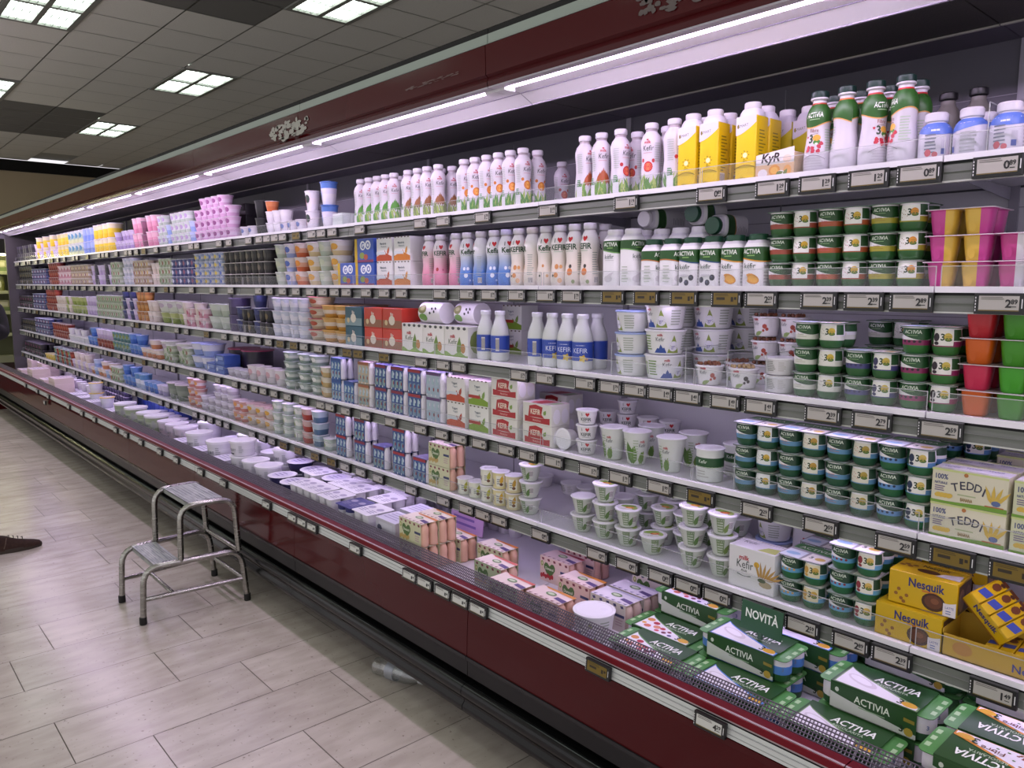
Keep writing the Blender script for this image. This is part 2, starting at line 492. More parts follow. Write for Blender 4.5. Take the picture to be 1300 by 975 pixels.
def section(L):
    h = L/2 - .0015
    P = []
    def mk(): m = MB(); m.off = (0, -OY, 0); return m
    m = mk(); m.box(-h, h, 1.69, 2.32, 0, .14, M('#070707', .7)); P.append(('plinth', m.mesh('plinth', False)))
    # bumper: flat dark band, groove, round rail, lower lip
    m = mk()
    m.box(-h, h, 1.502, 1.60, .255, .318, M('#19181a', .35, 0, .25))
    m.box(-h, h, 1.495, 1.503, .312, .324, M('#222124', .25, 0, .3))
    m.box(-h, h, 1.53, 1.60, .10, .255, BLACK)
    P.append(('kick_panel', m.mesh('kick_panel', False)))
    m = mk()
    ring = [(1.53, .125), (1.492, .128), (1.478, .140), (1.478, .158), (1.488, .170), (1.488, .182), (1.476, .192), (1.472, .207), (1.476, .222), (1.490, .232), (1.53, .234)]
    vs = [(-h, y, z) for y, z in ring] + [(h, y, z) for y, z in ring]; n = len(ring)
    m.add(vs, [(i, i+1, n+i+1, n+i) for i in range(n-1)] + [tuple(range(n)), tuple(range(n, 2*n))[::-1]], M('#0a0a0b', .18, 0, .3))
    P.append(('bumper', m.mesh('bumper', True, .9)))
    # glossy maroon front
    m = mk()
    ring = [(1.56, .322), (1.500, .324), (1.502, .40), (1.506, .470), (1.509, .486), (1.545, .486), (1.545, .44), (1.56, .44)]
    n = len(ring); vs = [(-h, y, z) for y, z in ring] + [(h, y, z) for y, z in ring]
    m.add(vs, [(i, i+1, n+i+1, n+i) for i in range(n-1)] + [tuple(range(n)), tuple(range(n, 2*n))[::-1]], MAROON)
    P.append(('front_panel', m.mesh('front_panel', False)))
    # price rail of the tray
    m = mk()
    m.box(-h, h, 1.514, 1.54, .486, .527, BLACK)
    m.add([(-h, 1.509, .489), (h, 1.509, .489), (h, 1.513, .522), (-h, 1.513, .522)], [(0, 1, 2, 3)], M('#c9ccca', .3))
    for q in (.497, .511): m.box(-h, h, 1.5085, 1.513, q, q+.0012, M('#9a9d9c', .3))
    P.append(('tray_price_rail', m.mesh('tray_price_rail', False)))
    # maroon stripe with pale edges on top of the rail
    m = mk()
    m.box(-h, h, 1.512, 1.548, .527, .5305, M('#9c8a8e', .4)); m.box(-h, h, 1.5125, 1.549, .5305, .5468, M('#6a0f1c', .45, 0, .2)); m.box(-h, h, 1.516, 1.522, .5468, .5490, M('#a8969a', .4)); m.box(-h, h, 1.522, 1.55, .5468, .5485, M('#5e0f1a', .45, 0, .2))
    P.append(('hand_rail', m.mesh('hand_rail', False)))
    # wire guard leaning inward
    m = mk(); wm = M('#77707c', .35, .7)
    ya, za, yb, zb = 1.552, .549, 1.586, .578
    for k in range(6):
        t = k/5; y, z = ya+(yb-ya)*t, za+(zb-za)*t
        m.box(-h, h, y-.0012, y+.0012, z-.0012, z+.0012, wm)
    nw = int(L/.0085)
    for k in range(nw+1):
        x = -h + 2*h*k/nw
        m.add([(x-.0011, ya, za), (x+.0011, ya, za), (x+.0011, yb, zb), (x-.0011, yb, zb), (x-.0011, ya+.002, za-.002), (x+.0011, ya+.002, za-.002), (x+.0011, yb+.002, zb-.002), (x-.0011, yb+.002, zb-.002)],
              [(0, 1, 2, 3), (7, 6, 5, 4), (0, 3, 7, 4), (1, 5, 6, 2)], wm)
    P.append(('wire_guard', m.mesh('wire_guard', False)))
    m = mk(); m.box(-h, h, 1.549, YB, DZ-.03, DZ-.002, SHELF); m.box(-h, h, 1.548, 1.556, DZ-.03, .548, M('#55505a', .5)); P.append(('product_tray', m.mesh('product_tray', False)))
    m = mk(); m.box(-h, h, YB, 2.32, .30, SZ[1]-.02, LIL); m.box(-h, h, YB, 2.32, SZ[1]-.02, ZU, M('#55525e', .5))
    m.box(-.002, .002, YB-.0015, YB+.01, .47, ZU-.02, M('#77737f', .5))
    for z in (.62, .9, 1.18, 1.46, 1.74, 2.02):
        m.box(-h, h, YB-.0008, YB+.01, z, z+.002, M('#908c98', .5))
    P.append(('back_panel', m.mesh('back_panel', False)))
    # slotted uprights that carry the shelves
    for s in (-1,):
        m = mk(); m.box(s*h, s*h+.022, YB-.010, YB, .47, ZU-.01, M('#8f8b98', .4)); P.append(('upright', m.mesh('upright', False)))
    # canopy
    m = mk()
    m.add([(-h, 1.628, ZU+.006), (h, 1.628, ZU+.006), (h, 1.735, ZU-.002), (-h, 1.735, ZU-.002)], [(0, 1, 2, 3)], WHITE)
    m.add([(-h, 1.735, ZU-.002), (h, 1.735, ZU-.002), (h, 1.790, ZU-.028), (-h, 1.790, ZU-.028)], [(0, 1, 2, 3)], WHITE)
    m.box(-h, h, 1.7345, 1.7365, ZU-.0045, ZU, M('#5b5666', .5))
    m.box(-h, h, 1.788, 1.795, ZU-.031, ZU+.03, M('#8d8898', .35))
    m.box(-h, h, 1.598, 2.32, ZU+.03, ZU+.06, M('#9a9a98', .5))
    P.append(('canopy', m.mesh('canopy', False)))
    m = mk(); m.box(-h, h, 1.795, 2.104, ZU-.010, ZU+.02, HONEY); m.box(-h, h, 2.104, 2.112, ZU-.014, ZU+.02, M('#9f9c98', .35)); m.box(-h, h, 2.112, YB, ZU-.008, ZU+.02, M('#4a4752', .5)); P.append(('air_grille', m.mesh('air_grille', False)))
    m = mk()
    ring = [(1.622, ZU-.004), (1.600, ZU-.004), (1.597, ZU+.010), (1.602, ZU+.022), (1.592, ZU+.03), (1.590, 2.277), (1.622, 2.277)]
    n = len(ring); vs = [(-h, y, z) for y, z in ring] + [(h, y, z) for y, z in ring]
    m.add(vs, [(i, i+1, n+i+1, n+i) for i in range(n-1)] + [tuple(range(n)), tuple(range(n, 2*n))[::-1]], MAROON)
    m.box(-h, h, 1.6005, 1.628, ZU-.009, ZU-.003, M('#a9a3ad', .3))
    P.append(('fascia', m.mesh('fascia', False)))
    m = mk(); m.box(-h, h, 1.605, 1.66, 2.277, 2.283, BLACK); m.box(-h, h, 1.600, 1.66, 2.283, 2.312, M('#8f9a91', .45)); P.append(('top_trim', m.mesh('top_trim', False)))
    m = mk(); m.box(-h, h, 1.602, 2.34, 2.312, 2.330, M('#080808', .8)); P.append(('top_cover', m.mesh('top_cover', False)))
    # lamp: housing, glowing tube, end brackets
    m = mk(); m.box(-h, h, 1.630, 1.642, ZU-.004, ZU+.03, M('#7a7684', .4)); P.append(('lamp_housing', m.mesh('lamp_housing', False)))
    m = mk(); 
    a_, b_2 = -h+.045, h-.045; yc, zc = 1.654, ZU-.006
    prof = [(yc-.011, zc+.012), (yc-.011, zc+.006), (yc-.0075, zc), (yc+.0075, zc), (yc+.011, zc+.006), (yc+.011, zc+.012)]
    vs = [(a_, y, z) for y, z in prof] + [(b_2, y, z) for y, z in prof]
    m.add(vs, [(1, 2, 8, 7), (2, 3, 9, 8), (3, 4, 10, 9)], LED); m.add(vs, [(0, 1, 7, 6), (4, 5, 11, 10), (0, 5, 11, 6), (0, 1, 2, 3, 4, 5), (6, 7, 8, 9, 10, 11)], WHITE)
    P.append(('lamp_tube', m.mesh('lamp_tube', False)))
    for s in (-1, 1):
        m = mk(); m.box(min(s*h, s*(h-.045)), max(s*h, s*(h-.045)), 1.628, 1.672, ZU-.016, ZU+.02, WHITE); P.append(('lamp_bracket', m.mesh('lamp_bracket', False)))
    SH = []
    m = MB(); m.box(-h+.03, h-.03, 1.846-OY, 1.858-OY, -.0388, -.036, WHITE, d=SLED, b=SLED); slm = m.mesh('unseen_shelf_lamp', False)
    m = MB(); m.box(-h+.03, h-.03, 1.846-OY, 1.858-OY, -.0388, -.036, WHITE, d=SLED_FILL, b=SLED_FILL); slm_fill = m.mesh('unseen_shelf_lamp', False)  # added under the top shelf to lift the compartment below, no lamp known there
    m = MB()  # one shelf mesh reused at five heights; z = 0 is the underside of its white lip
    m.box(-h, h, YS+.014-OY, YB-.012-OY, -.016, .010, SHELF)
    m.box(-h, h, YS+.010-OY, YS+.10-OY, -.036, -.016, M('#a7a4ae', .4))
    m.box(-h, h, YS-OY, YS+.016-OY, 0, .0135, LIP); m.box(-h, h, YS+.003-OY, YS+.016-OY, -.006, 0, BLACK)
    shm = m.mesh('shelf', False)
    m = MB()
    m.add([(-h, YS-.001-OY, -.041), (h, YS-.001-OY, -.041), (h, YS+.004-OY, -.004), (-h, YS+.004-OY, -.004), (-h, YS+.010-OY, -.041), (h, YS+.010-OY, -.041), (h, YS+.010-OY, -.004), (-h, YS+.010-OY, -.004)],
          [(0, 1, 2, 3), (4, 7, 6, 5), (0, 4, 5, 1), (3, 2, 6, 7), (0, 3, 7, 4), (1, 5, 6, 2)], RAIL)
    m.box(-h, h, YS-.002-OY, YS+.010-OY, -.0445, -.041, M('#b7bab2', .3)); m.box(-h, h, YS-.0008-OY, YS+.003-OY, -.023, -.022, M('#70746c', .4))
    prm = m.mesh('price_rail', False)
    m = MB()
    for (a, b) in ((-h+.004, -.003), (.003, h-.004)):
        m.box(a, b, YS+.019-OY, YS+.0202-OY, .011, .058, GLASS); m.box(a, b, YS+.0187-OY, YS+.0205-OY, .0565, .058, GEDGE)
        for e in (a, b): m.box(e-.0008, e+.0008, YS+.0187-OY, YS+.0205-OY, .011, .058, GEDGE)
    gum = m.mesh('front_guard', False)
    br = []
    m = MB()
    m.add([(-h+.001, YS+.06-OY, -.018), (-h+.001, YB-.012-OY, -.018), (-h+.001, YB-.012-OY, -.050), (-h+.001, YS+.06-OY, -.026), (-h+.0035, YS+.06-OY, -.018), (-h+.0035, YB-.012-OY, -.018), (-h+.0035, YB-.012-OY, -.050), (-h+.0035, YS+.06-OY, -.026)],
          [(0, 1, 2, 3), (7, 6, 5, 4), (0, 4, 5, 1), (1, 5, 6, 2), (2, 6, 7, 3), (3, 7, 4, 0)], M('#a19dab', .4))
    brm = m.mesh('shelf_bracket', False)
    for i in range(1, 6):
        SH.append(('shelf', shm, (0, 0, SZ[i]), [('price_rail', prm, (0, 0, 0)), ('front_guard', gum, (0, 0, 0)), ('shelf_bracket', brm, (0, 0, 0))] + [('unseen_shelf_lamp', slm if i > 1 else slm_fill, (0, 0, 0))]))
    return [(n, me, (0, 0, 0)) for n, me in P] + SH
kind('sec', 'dairy_cooler', 'refrigerated display', 1.25, .8, 2.3, parts=section(1.255))
kind('secend', 'dairy_cooler', 'refrigerated display', .64, .8, 2.3, parts=section(.63))
LS = 1.255
SEAM0 = -.657
for i in range(-1, 9):
    xc = SEAM0 - LS*(i-.5) - 0*LS
    lab = ['maroon open dairy cooler section at the near right end of the row', 'maroon open dairy cooler section holding the dessert tubs, at the picture edge'][i+1] if i < 1 else 'maroon open dairy cooler section, %s from the near end of the row' % ORD[i+1]
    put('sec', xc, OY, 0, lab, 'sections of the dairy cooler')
XE = SEAM0 - LS*8 - .0
xend = XE - .63
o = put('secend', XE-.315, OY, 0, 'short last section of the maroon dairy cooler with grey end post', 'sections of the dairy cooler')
m = MB(); m.off = (0, -OY, 0)
m.box(-.315-.045, -.3155, 1.745, 2.32, .30, ZU, M('#454244', .5)); m.box(-.315-.06, -.3155, 1.50, 1.745, 0, .50, MAROON); m.box(-.315-.05, -.3155, 1.598, 1.745, ZU-.06, 2.312, M('#55525a', .5))
link('end_panel', m.mesh('end_panel', False), o)

# worn stickers left on the maroon fascia
def worn(name, x0, x1, zc, hh, n, seed, label, tone):
    r = random.Random(seed); m = MB(); cl = M(tone, .8)
    for k in range(n):
        cx = r.uniform(-.46, .46)*(x1-x0); cz = r.uniform(-.45, .45)*hh*(1-abs(cx)/(x1-x0)*.9)
        a = r.uniform(-.2, .35); rx = r.uniform(.02, .07)*(x1-x0); rz = r.uniform(.05, .14)*hh
        pts = []
        for q in range(7):
            e = 1+.6*(r.random()-.5); pts.append((cx+rx*e*math.cos(q*2*PI/7+a), -.0006-.0001*(k % 7), cz+rz*e*math.sin(q*2*PI/7+a)))
        m.add(pts, [tuple(range(7))], cl)
    o = link(name, m.mesh(name, False)); o.location = ((x0+x1)/2, 1.5895, zc)
    tag(o, label, 'sticker')
worn('worn_sticker', xat(343, 1.59, 2.21), xat(395, 1.59, 2.21), 2.218, .085, 60, 5, 'peeling arrow-shaped pale sticker remains on the maroon fascia', '#a3a29a')
worn('worn_sticker', xat(512, 1.59, 2.22), xat(588, 1.59, 2.23), 2.222, .013, 34, 6, 'thin faded line of lettering remains on the maroon fascia', '#6d5a58')
worn('worn_sticker', xat(808, 1.59, 2.24), xat(925, 1.59, 2.25), 2.235, .075, 60, 8, 'broad scraped grey sticker remains on the maroon fascia near the top edge', '#5d5452')
# ================================================================== products: near ones with printed fronts
W_ = '#e9e6ea'; INK = '#33393a'; GRN = '#2c6a2b'; DGN = '#1d4a26'
CAPW = M('#d3cfd8', .3)
FOIL = M('#dcd9dd', .25, .3)

# ---- four joined cups under one foil (stacked packs at the near end)
CUPP = [(.021, 0), (.0245, .003), (.0272, .010), (.0290, .020), (.0300, .032), (.0300, .042), (.0288, .053), (.0283, .0585), (.0300, .0600), (.0305, .0615)]
def cup_base(green, band, body=W_):
    m = MB(); B = M(body, .35); G = M(green, .35); N = M(band, .35)
    m.lathe(CUPP, [G, G, G, N, B, B, B, B, B], 22)
    return m
def cup_pack(key, green, band, topg, berry, right_bg='#e9e7e2', blob='#c9a227', foil_tint='#dfe6ee', spots=0):
    mf = on_lathe(CUPP, .0005)
    m = cup_base(green, band)                                   # left cup: brand word on a green crest
    m.band(mf, -.046, .046, lambda s: .0395-.0075*math.sin((s+.012)/.03*1.3), .0584, topg, 18)
    m.text(mf, .001, .0465, 'ACTIVIA', .0082, '#dfe8d8', .012, maxw=.040)
    m.band(mf, -.012, .012, .0420, .0428, '#9fc08a', 4)
    if spots:
        for i in range(4): m.disc(mf, -.017+.0115*i, .0285, .0034, .0030, berry, 8)
    else:
        m.text(mf, -.004, .0300, 'Frutta', .0050, berry, .0, maxw=.018)
        m.band(mf, -.014, .012, .0258, .0266, berry, 4)
    L = m.mesh('cup')
    m = cup_base(green, band)                                   # right cup: big 3 and a gold seal
    m.band(mf, -.020, .024, .0225, .0565, right_bg, 10)
    m.band(mf, -.046, -.020, .024, .0584, topg, 6); m.band(mf, .024, .046, .034, .0584, topg, 6)
    m.text(mf, .002, .0345, '3', .0150, '#1d3a1c', .03)
    m.disc(mf, .0125, .0425, .0085, .0085, blob, 12); m.disc(mf, .0135, .0360, .0075, .0042, '#3f6a22', 10)
    m.band(mf, .008, .0185, .0425, .0434, '#8c6a14', 3); m.band(mf, .008, .0175, .0400, .0407, '#8c6a14', 3)
    if spots: m.disc(mf, -.0125, .041, .0075, .0095, berry, 10); m.disc(mf, -.012, .0275, .006, .004, berry, 9)
    else:
        for i in range(7): m.disc(mf, -.016+.0045*(i % 4), .030+.006*(i % 3)+.001*i, .0013, .0011, berry, 5)
    R_ = m.mesh('cup')
    m = cup_base(green, band); m.band(mf, -.06, .06, .040, .0584, topg, 16)
    m.band(mf, -.02, .02, .026, .038, '#dedad2', 8)
    B = m.mesh('cup')
    m = MB()
    m.rbox(-.063, .063, -.063, .063, .0613, .0632, .014, '#55705a', top=FOIL)
    t = top(.0632, .0003)
    m.poly(t, [(-.060, -.055), (-.004, -.060), (-.004, .0), (-.058, .004)], foil_tint); m.poly(t, [(.004, -.060), (.060, -.055), (.058, .0), (.004, .004)], '#eee9e0')
    m.poly(t, [(-.058, .020), (.058, .006), (.058, .058), (-.058, .058)], '#3f7d3a')
    m.disc(t, .040, -.028, .014, .012, '#d3b45a', 10); m.text(t, .016, -.034, '3', .016, '#28423a', .03)
    m.disc(t, -.034, -.028, .020, .012, '#9cc2dc', 10); m.text(t, 0, .026, 'ACTIVIA', .018, '#e4ead8', .01, maxw=.09)
    F = m.mesh('foil_lid')
    kind(key, 'yogurt_pack', 'yogurt', .128, .128, .0634, parts=[('cup', L, (-.0318, -.0318, 0)), ('cup', R_, (.0318, -.0318, 0)), ('cup', B, (-.0318, .0318, 0)), ('cup', B, (.0318, .0318, 0)), ('foil_lid', F, (0, 0, 0))])
cup_pack('a_red', '#2b5a2c', '#9a4a38', '#20471f', '#a03a36')
cup_pack('a_pink', '#2b5a2c', '#a8512f', '#20471f', '#c14f6a', blob='#c6a436')
cup_pack('a_olive', '#2b5a2c', '#a59a34', '#20471f', '#8a6a24', blob='#d08a2c')
cup_pack('a_plain', '#2f5f33', '#dcdcd2', '#24502a', '#9a9a88', right_bg='#e4e2da', blob='#d0b33e')
cup_pack('a_blue', '#2f5f33', '#4b4a80', '#24502a', '#3a3660', spots=1, blob='#c9b04a')
cup_pack('a_prune', '#2f6a2f', '#8a2a5c', '#24502a', '#2a1c2a', spots=1, right_bg='#e8e4e0', blob='#c9b04a')
cup_pack('l_white', '#1f4f35', '#5f8fb4', '#1d402c', '#86906a', blob='#cda83e', right_bg='#e2e4e4')
cup_pack('l_fibre', '#1f4f35', '#5f8fb4', '#1d402c', '#b4603a', blob='#b58d34', right_bg='#dedbcc')
cup_pack('l_oat', '#1f4f35', '#5f8fb4', '#1d402c', '#c46a4a', blob='#a89038', right_bg='#d8d4c4')
cup_pack('l_prune', '#24603a', '#5f8fc4', '#1d402c', '#22304e', spots=1, blob='#cdb25a', right_bg='#e6e4de')
cup_pack('l_peach', '#24603a', '#5f9fc8', '#1d402c', '#c79a48', spots=1, blob='#c7a24a', right_bg='#dcd2b0')
cup_pack('l_berry', '#24603a', '#5f9fc8', '#1d402c', '#8a2a34', spots=1, blob='#cfae58', right_bg='#e0dcd0')

def bottle(key, root, prof, mats, capprof, capmat, art, w, h, n=22, sq=1.0, ribs=True, cat='drink bottle', ring=None):
    m = MB(); m.lathe(prof, mats, n, sq=sq)
    mf = on_lathe(prof, .0005, sq)
    if art: art(m, mf)
    body = m.mesh('bottle_body')
    c = MB(); c.lathe(capprof, capmat, 18)
    parts = [('bottle_body', body, (0, 0, 0)), ('screw_cap', c.mesh('screw_cap'), (0, 0, 0))]
    if ring:
        r = MB(); r.lathe(ring[0], ring[1], 18); parts.append(('neck_ring', r.mesh('neck_ring'), (0, 0, 0)))
    kind(key, root, cat, w, w, h, parts=parts)

# ---- slim-waisted green-shouldered drink bottles
DP = [(.027, 0), (.0305, .004), (.0325, .020), (.0322, .045), (.0285, .075), (.0262, .095), (.0270, .115), (.0292, .130), (.0285, .142), (.0240, .156), (.0180, .166), (.0165, .170), (.0165, .178)]
def act_drink(key, rim, berry, turn=0.0, front_word=True):
    def art(m, mf0):
        mf = lambda s, t: mf0(s+turn, t)
        m.band(mf, -.102, .102, lambda s: .118-.007*math.cos((s+.01)/.030*1.5), .160, '#2b5a20', 30)
        m.band(mf, -.102, .102, lambda s: .1158-.007*math.cos((s+.01)/.030*1.5), lambda s: .1185-.007*math.cos((s+.01)/.030*1.5), '#d9a45c', 30)
        m.text(mf, 0, .134, 'ACTIVIA', .0125, '#eef2ea', .02, shear=.1, maxw=.046)
        m.band(mf, -.014, .014, .1285, .1300, '#a8c69a', 4)
        m.text(mf, 0, .099, 'Fibre', .009, '#8a3a34', .0); m.band(mf, -.011, .011, .0945, .0955, '#6a4a4a', 4)
        m.text(mf, -.008, .074, '3', .020, '#1f3a1c', .03); m.disc(mf, .008, .085, .011, .008, '#d8a23c', 12); m.disc(mf, .009, .0745, .010, .006, '#3c7a2a', 10); m.disc(mf, .008, .071, .0045, .0025, '#dde6d4', 8)
        for i, (s, t) in enumerate([(-.018, .062), (-.006, .058), (.012, .060), (.020, .066), (-.012, .052), (.004, .050), (.018, .052)]): m.leaf(mf, s, t, .011, .012, .5*i, berry)
        m.heart(mf, -.020, .088, .0035, berry)
        m.lines(mf, .030, .058, .105, 9, .0062, .0022, '#a9c0a4', .35, 3)
        m.band(mf, -.030, .030, lambda s: .032+.011*math.cos(s/.030*1.5), lambda s: .0335+.011*math.cos(s/.030*1.5), '#8f8a90', 12)
        for k in range(5): m.band(mf, -.027+.002*k, .027-.002*k, .010+.0065*k, .0112+.0065*k, '#b9b2bc', 6)
    R_ = M(rim, .35); B = M('#cfcad2', .35); G = M('#2b5a20', .35)
    mats = [B]*7 + [B, G, G, R_, CAPW]
    bottle(key, 'yogurt_drink_bottle', DP, mats, [(.0205, .182), (.0212, .186), (.0205, .196), (.017, .1985)], M('#16302a', .35), art, .066, .199, ring=([(.0200, .1775), (.0212, .179), (.0205, .1825)], CAPW))
act_drink('ad_a', '#a8402c', '#b02a40'); act_drink('ad_b', '#c46a34', '#a03048', -.075); act_drink('ad_c', '#b02a30', '#b52035', .030); act_drink('ad_d', '#b8202c', '#b52035', -.030)

# ---- white kefir bottles with grass and fruit
KP = [(.026, 0), (.0300, .004), (.0312, .020), (.0300, .050), (.0275, .085), (.0285, .110), (.0312, .135), (.0310, .148), (.0262, .163), (.0190, .172), (.0165, .176), (.0165, .182)]
def milk_bottle(key, fruit, grass, turn=0.0, word=True, style='round'):
    def art(m, mf0):
        mf = lambda s, t: mf0(s+turn, t)
        m.text(mf, .002, .139, 'milk', .0085, '#b02a38', .025, maxw=.020); m.disc(mf, .002, .1500, .004, .0022, '#b02a38', 8)
        m.text(mf, .003, .119, 'Kefir', .0150, INK, .0, shear=.15, maxw=.034)
        m.band(mf, -.013, .016, .1120, .1132, '#c27a80', 3)
        if style == 'round':
            m.disc(mf, .004, .073, .0155, .0155, fruit, 14); m.disc(mf, .004, .073, .0110, .0110, '#e07a4c' if fruit != '#c8742c' else '#eab054', 12)
            m.disc(mf, -.016, .092, .006, .006, fruit, 9); m.disc(mf, .021, .090, .005, .006, fruit, 9)
        else:
            for i in range(5): m.leaf(mf, -.016+.010*i, .040, .052-.006*abs(i-2), .012, PI/2-.25+.12*i, fruit)
        r = random.Random(len(key)*7+int(abs(turn)*1000))
        for i in range(26):
            m.leaf(mf, -.048+.0037*i, .004, .030+.028*r.random(), .009, PI/2+r.uniform(-.5, .5), grass if i % 3 else '#9fb65a')
        m.lines(mf, -.044, -.022, .140, 10, .0062, .0022, '#aeb6ae', .2, 5); m.lines(mf, .024, .044, .140, 9, .0062, .0022, '#aeb6ae', .2, 6)
        m.band(mf, -.044, -.024, .006, .040, '#e3e0e4', 4); m.lines(mf, -.043, -.026, .060, 4, .006, .0028, '#4f8a5a', .3, 2)
    B = M('#d0cbd3', .35)
    bottle(key, 'kefir_bottle', KP, [B]*11, [(.0190, .1835), (.0200, .186), (.0200, .197), (.0180, .200)], CAPW, art, .064, .200, ring=([(.0168, .176), (.0172, .184)], M('#a59aa0', .4)))
milk_bottle('mk_cinn', '#a2502a', '#6c9a3c', .030, style='tall'); milk_bottle('mk_cinn2', '#a2502a', '#6c9a3c', .016, style='tall'); milk_bottle('mk_red', '#b83038', '#5a8a3c', -.004); milk_bottle('mk_side', '#b83038', '#5a8a3c', .033)
milk_bottle('mk_orange', '#c8742c', '#4f8a34', .012); milk_bottle('mk_oside', '#c8742c', '#4f8a34', .022); milk_bottle('mk_wood', '#8a5a34', '#7a8a4c', .014, style='tall'); milk_bottle('mk_aloe', '#4f8a34', '#5f9a3c', .012, style='tall')

# ---- square yellow cartons with a round white cap
def yellow(key, yc='#d9b80c', topc='#dcd8e6'):
    m = MB(); Y = M(yc, .38); Wt = M(topc, .3)
    m.rbox(-.030, .030, -.030, .030, 0, .166, .006, Y)
    m.lathe([(.0297, .1655), (.0275, .175), (.0225, .184), (.020, .186)], Wt, 20, sq=.62)
    f = front(-.030); rt = right(.030)
    m.band(f, -.0295, .0295, lambda s: .118+.030*((s+.03)/.06)**1.6, .1655, Wt, 10)
    m.text(f, -.008, .139, 'SMART', .0075, '#5a5a3a', .0, shear=.2, maxw=.030, rot=.1); m.disc(f, -.023, .141, .003, .006, '#7a6a20', 7)
    m.disc(f, 0, .066, .007, .007, '#efe6b0', 9)
    for k in range(7): m.leaf(f, .009*math.cos(k*.9), .066+.009*math.sin(k*.9), .004, .003, k*.9, '#6a5a10')
    m.text(f, 0, .048, 'BIO', .005, '#5a5010', .0)
    m.band(f, -.0295, .0295, lambda s: .030+.010*math.cos(s/.03*1.4), lambda s: .0315+.010*math.cos(s/.03*1.4), '#6e5e08', 10)
    m.text(f, -.006, .006, '500 g', .0045, '#6a5a10', .0)
    m.lines(rt, -.016, .016, .130, 9, .0085, .003, '#7a6c1c', .5, 9); m.barcode(rt, -.018, .008, .024, .024)
    m.lines(rt, -.016, .010, .048, 2, .008, .003, '#7a6c1c', .5, 8)
    body = m.mesh('carton_body', True, .5)
    c = MB(); c.lathe([(.0205, .186), (.0215, .1875), (.0215, .200), (.0195, .2025)], CAPW, 20)
    kind(key, 'drink_carton', 'drink carton', .062, .062, .203, parts=[('carton_body', body, (0, 0, 0)), ('screw_cap', c.mesh('screw_cap'), (0, 0, 0))])
yellow('yel'); yellow('yel_t', '#b0a020', '#b9b4c0')  # second variant is the translucent-topped carton, duller throughout

# ---- stubby bottle with blue shoulder sleeve
BP = [(.031, 0), (.034, .004), (.0345, .030), (.0340, .058), (.030, .072), (.0215, .081), (.0205, .084)]
def blue_b(key, turn=0.0, fig=True):
    def art(m, mf0):
        mf = lambda s, t: mf0(s+turn, t)
        m.band(mf, -.108, .108, lambda s: .060-.006*math.cos(s/.034*1.2), .079, '#4f6cb8', 30)
        m.band(mf, -.018, .0, .062, .066, '#dfe2ee', 4)
        m.lines(mf, -.030, -.006, .056, 6, .0075, .003, '#6c6f80', .3, 4)
        m.band(mf, .004, .016, .014, .042, '#b9b4c2', 4); m.band(mf, .004, .014, .012, .024, '#34468e', 4)
        m.disc(mf, -.022, .016, .007, .008, '#b04a54', 9); m.disc(mf, -.008, .012, .006, .006, '#b85a60', 9)
        m.lines(mf, .028, .060, .052, 6, .0075, .004, '#a3a4a8', .2, 7)
    B = M('#c9c5d0', .3)
    bottle(key, 'yogurt_drink_bottle', BP, [B, B, B, B, M('#4f6cb8', .35), CAPW], [(.022, .084), (.0235, .086), (.0235, .101), (.021, .104)], CAPW, art, .069, .104)
blue_b('bb_a', .010); blue_b('bb_b', -.038); blue_b('bb_c', .020)
bottle('dark_cap', 'yogurt_drink_bottle', DP, [M('#7a7672', .4)]*12, [(.0205, .182), (.0212, .186), (.0205, .196), (.017, .1985)], M('#1d1c20', .35), None, .066, .199)

# ---- sleeve with orange slices and dark lettering
m = MB()
m.rbox(-.054, .054, -.034, .034, 0, .058, .004, M('#b8a080', .4), top=M('#d8c7a8', .4)); f = front(-.034)
m.band(f, -.053, .053, .034, lambda s: .066+.006*s/.05, '#ded8da', 8); m.band(f, -.053, .053, .001, .034, '#c9a884', 6)
m.text(f, -.013, .040, 'KyR', .022, '#2a1c1a', .03, shear=.2, maxw=.06)
m.disc(f, .034, .044, .012, .010, '#e3c9b8', 12); m.disc(f, 0, .018, .016, .014, '#cf8a30', 12); m.disc(f, 0, .018, .011, .009, '#dca648', 10); m.disc(f, .036, .016, .011, .013, '#d39a54', 10)
m.disc(f, .018, .010, .010, .007, '#d9d4d8', 9); m.leaf(f, .004, .006, .022, .012, .3, '#6a7a3a'); m.leaf(f, .026, .004, .018, .010, 1.0, '#6a7a3a'); m.disc(f, -.033, .012, .014, .012, '#d8d2d4', 10)
slv = m.mesh('sleeve', True, .5)
m = MB(); m.box(-.050, .050, -.030, .030, .0585, .061, M('#cfc4b8', .4)); kind('kyr', 'yogurt_sleeve_pack', 'yogurt', .108, .068, .068, parts=[('sleeve', slv, (0, 0, 0)), ('inner_tray', m.mesh('inner_tray', False), (0, 0, 0))])

# ---- two-tone dessert tubs under one foil
TB = [(.0195, 0), (.0225, .003), (.0262, .030), (.0285, .053), (.0312, .0545), (.0315, .0555)]
def duo(key, c1, c2, c3, c4, root='dessert_pack', r=1.0, foil='#d9cdd6'):
    parts = []
    for sx, (a, b) in ((-1, (c1, c2)), (1, (c3, c4))):
        m = MB(); m.lathe(TB, M(a, .3), 24, sq=.62, half=(M(a, .32), M(b, .32)))
        mf = on_lathe(TB, .0004, .62); m.disc(mf, -.010, .018, .010, .012, a, 10); me = m.mesh('tub', True, .7)
        for sy in (-1, 1): parts.append(('tub', me, (sx*.0345, sy*.0345, 0)))
    m = MB(); m.rbox(-.069, .069, -.069, .069, .0553, .0570, .009, M(foil, .3), top=FOIL)
    parts.append(('foil_lid', m.mesh('foil_lid', True, .5), (0, 0, 0)))
    kind(key, root, 'dessert', .138, .138, .0572, parts=parts, step=.0568)
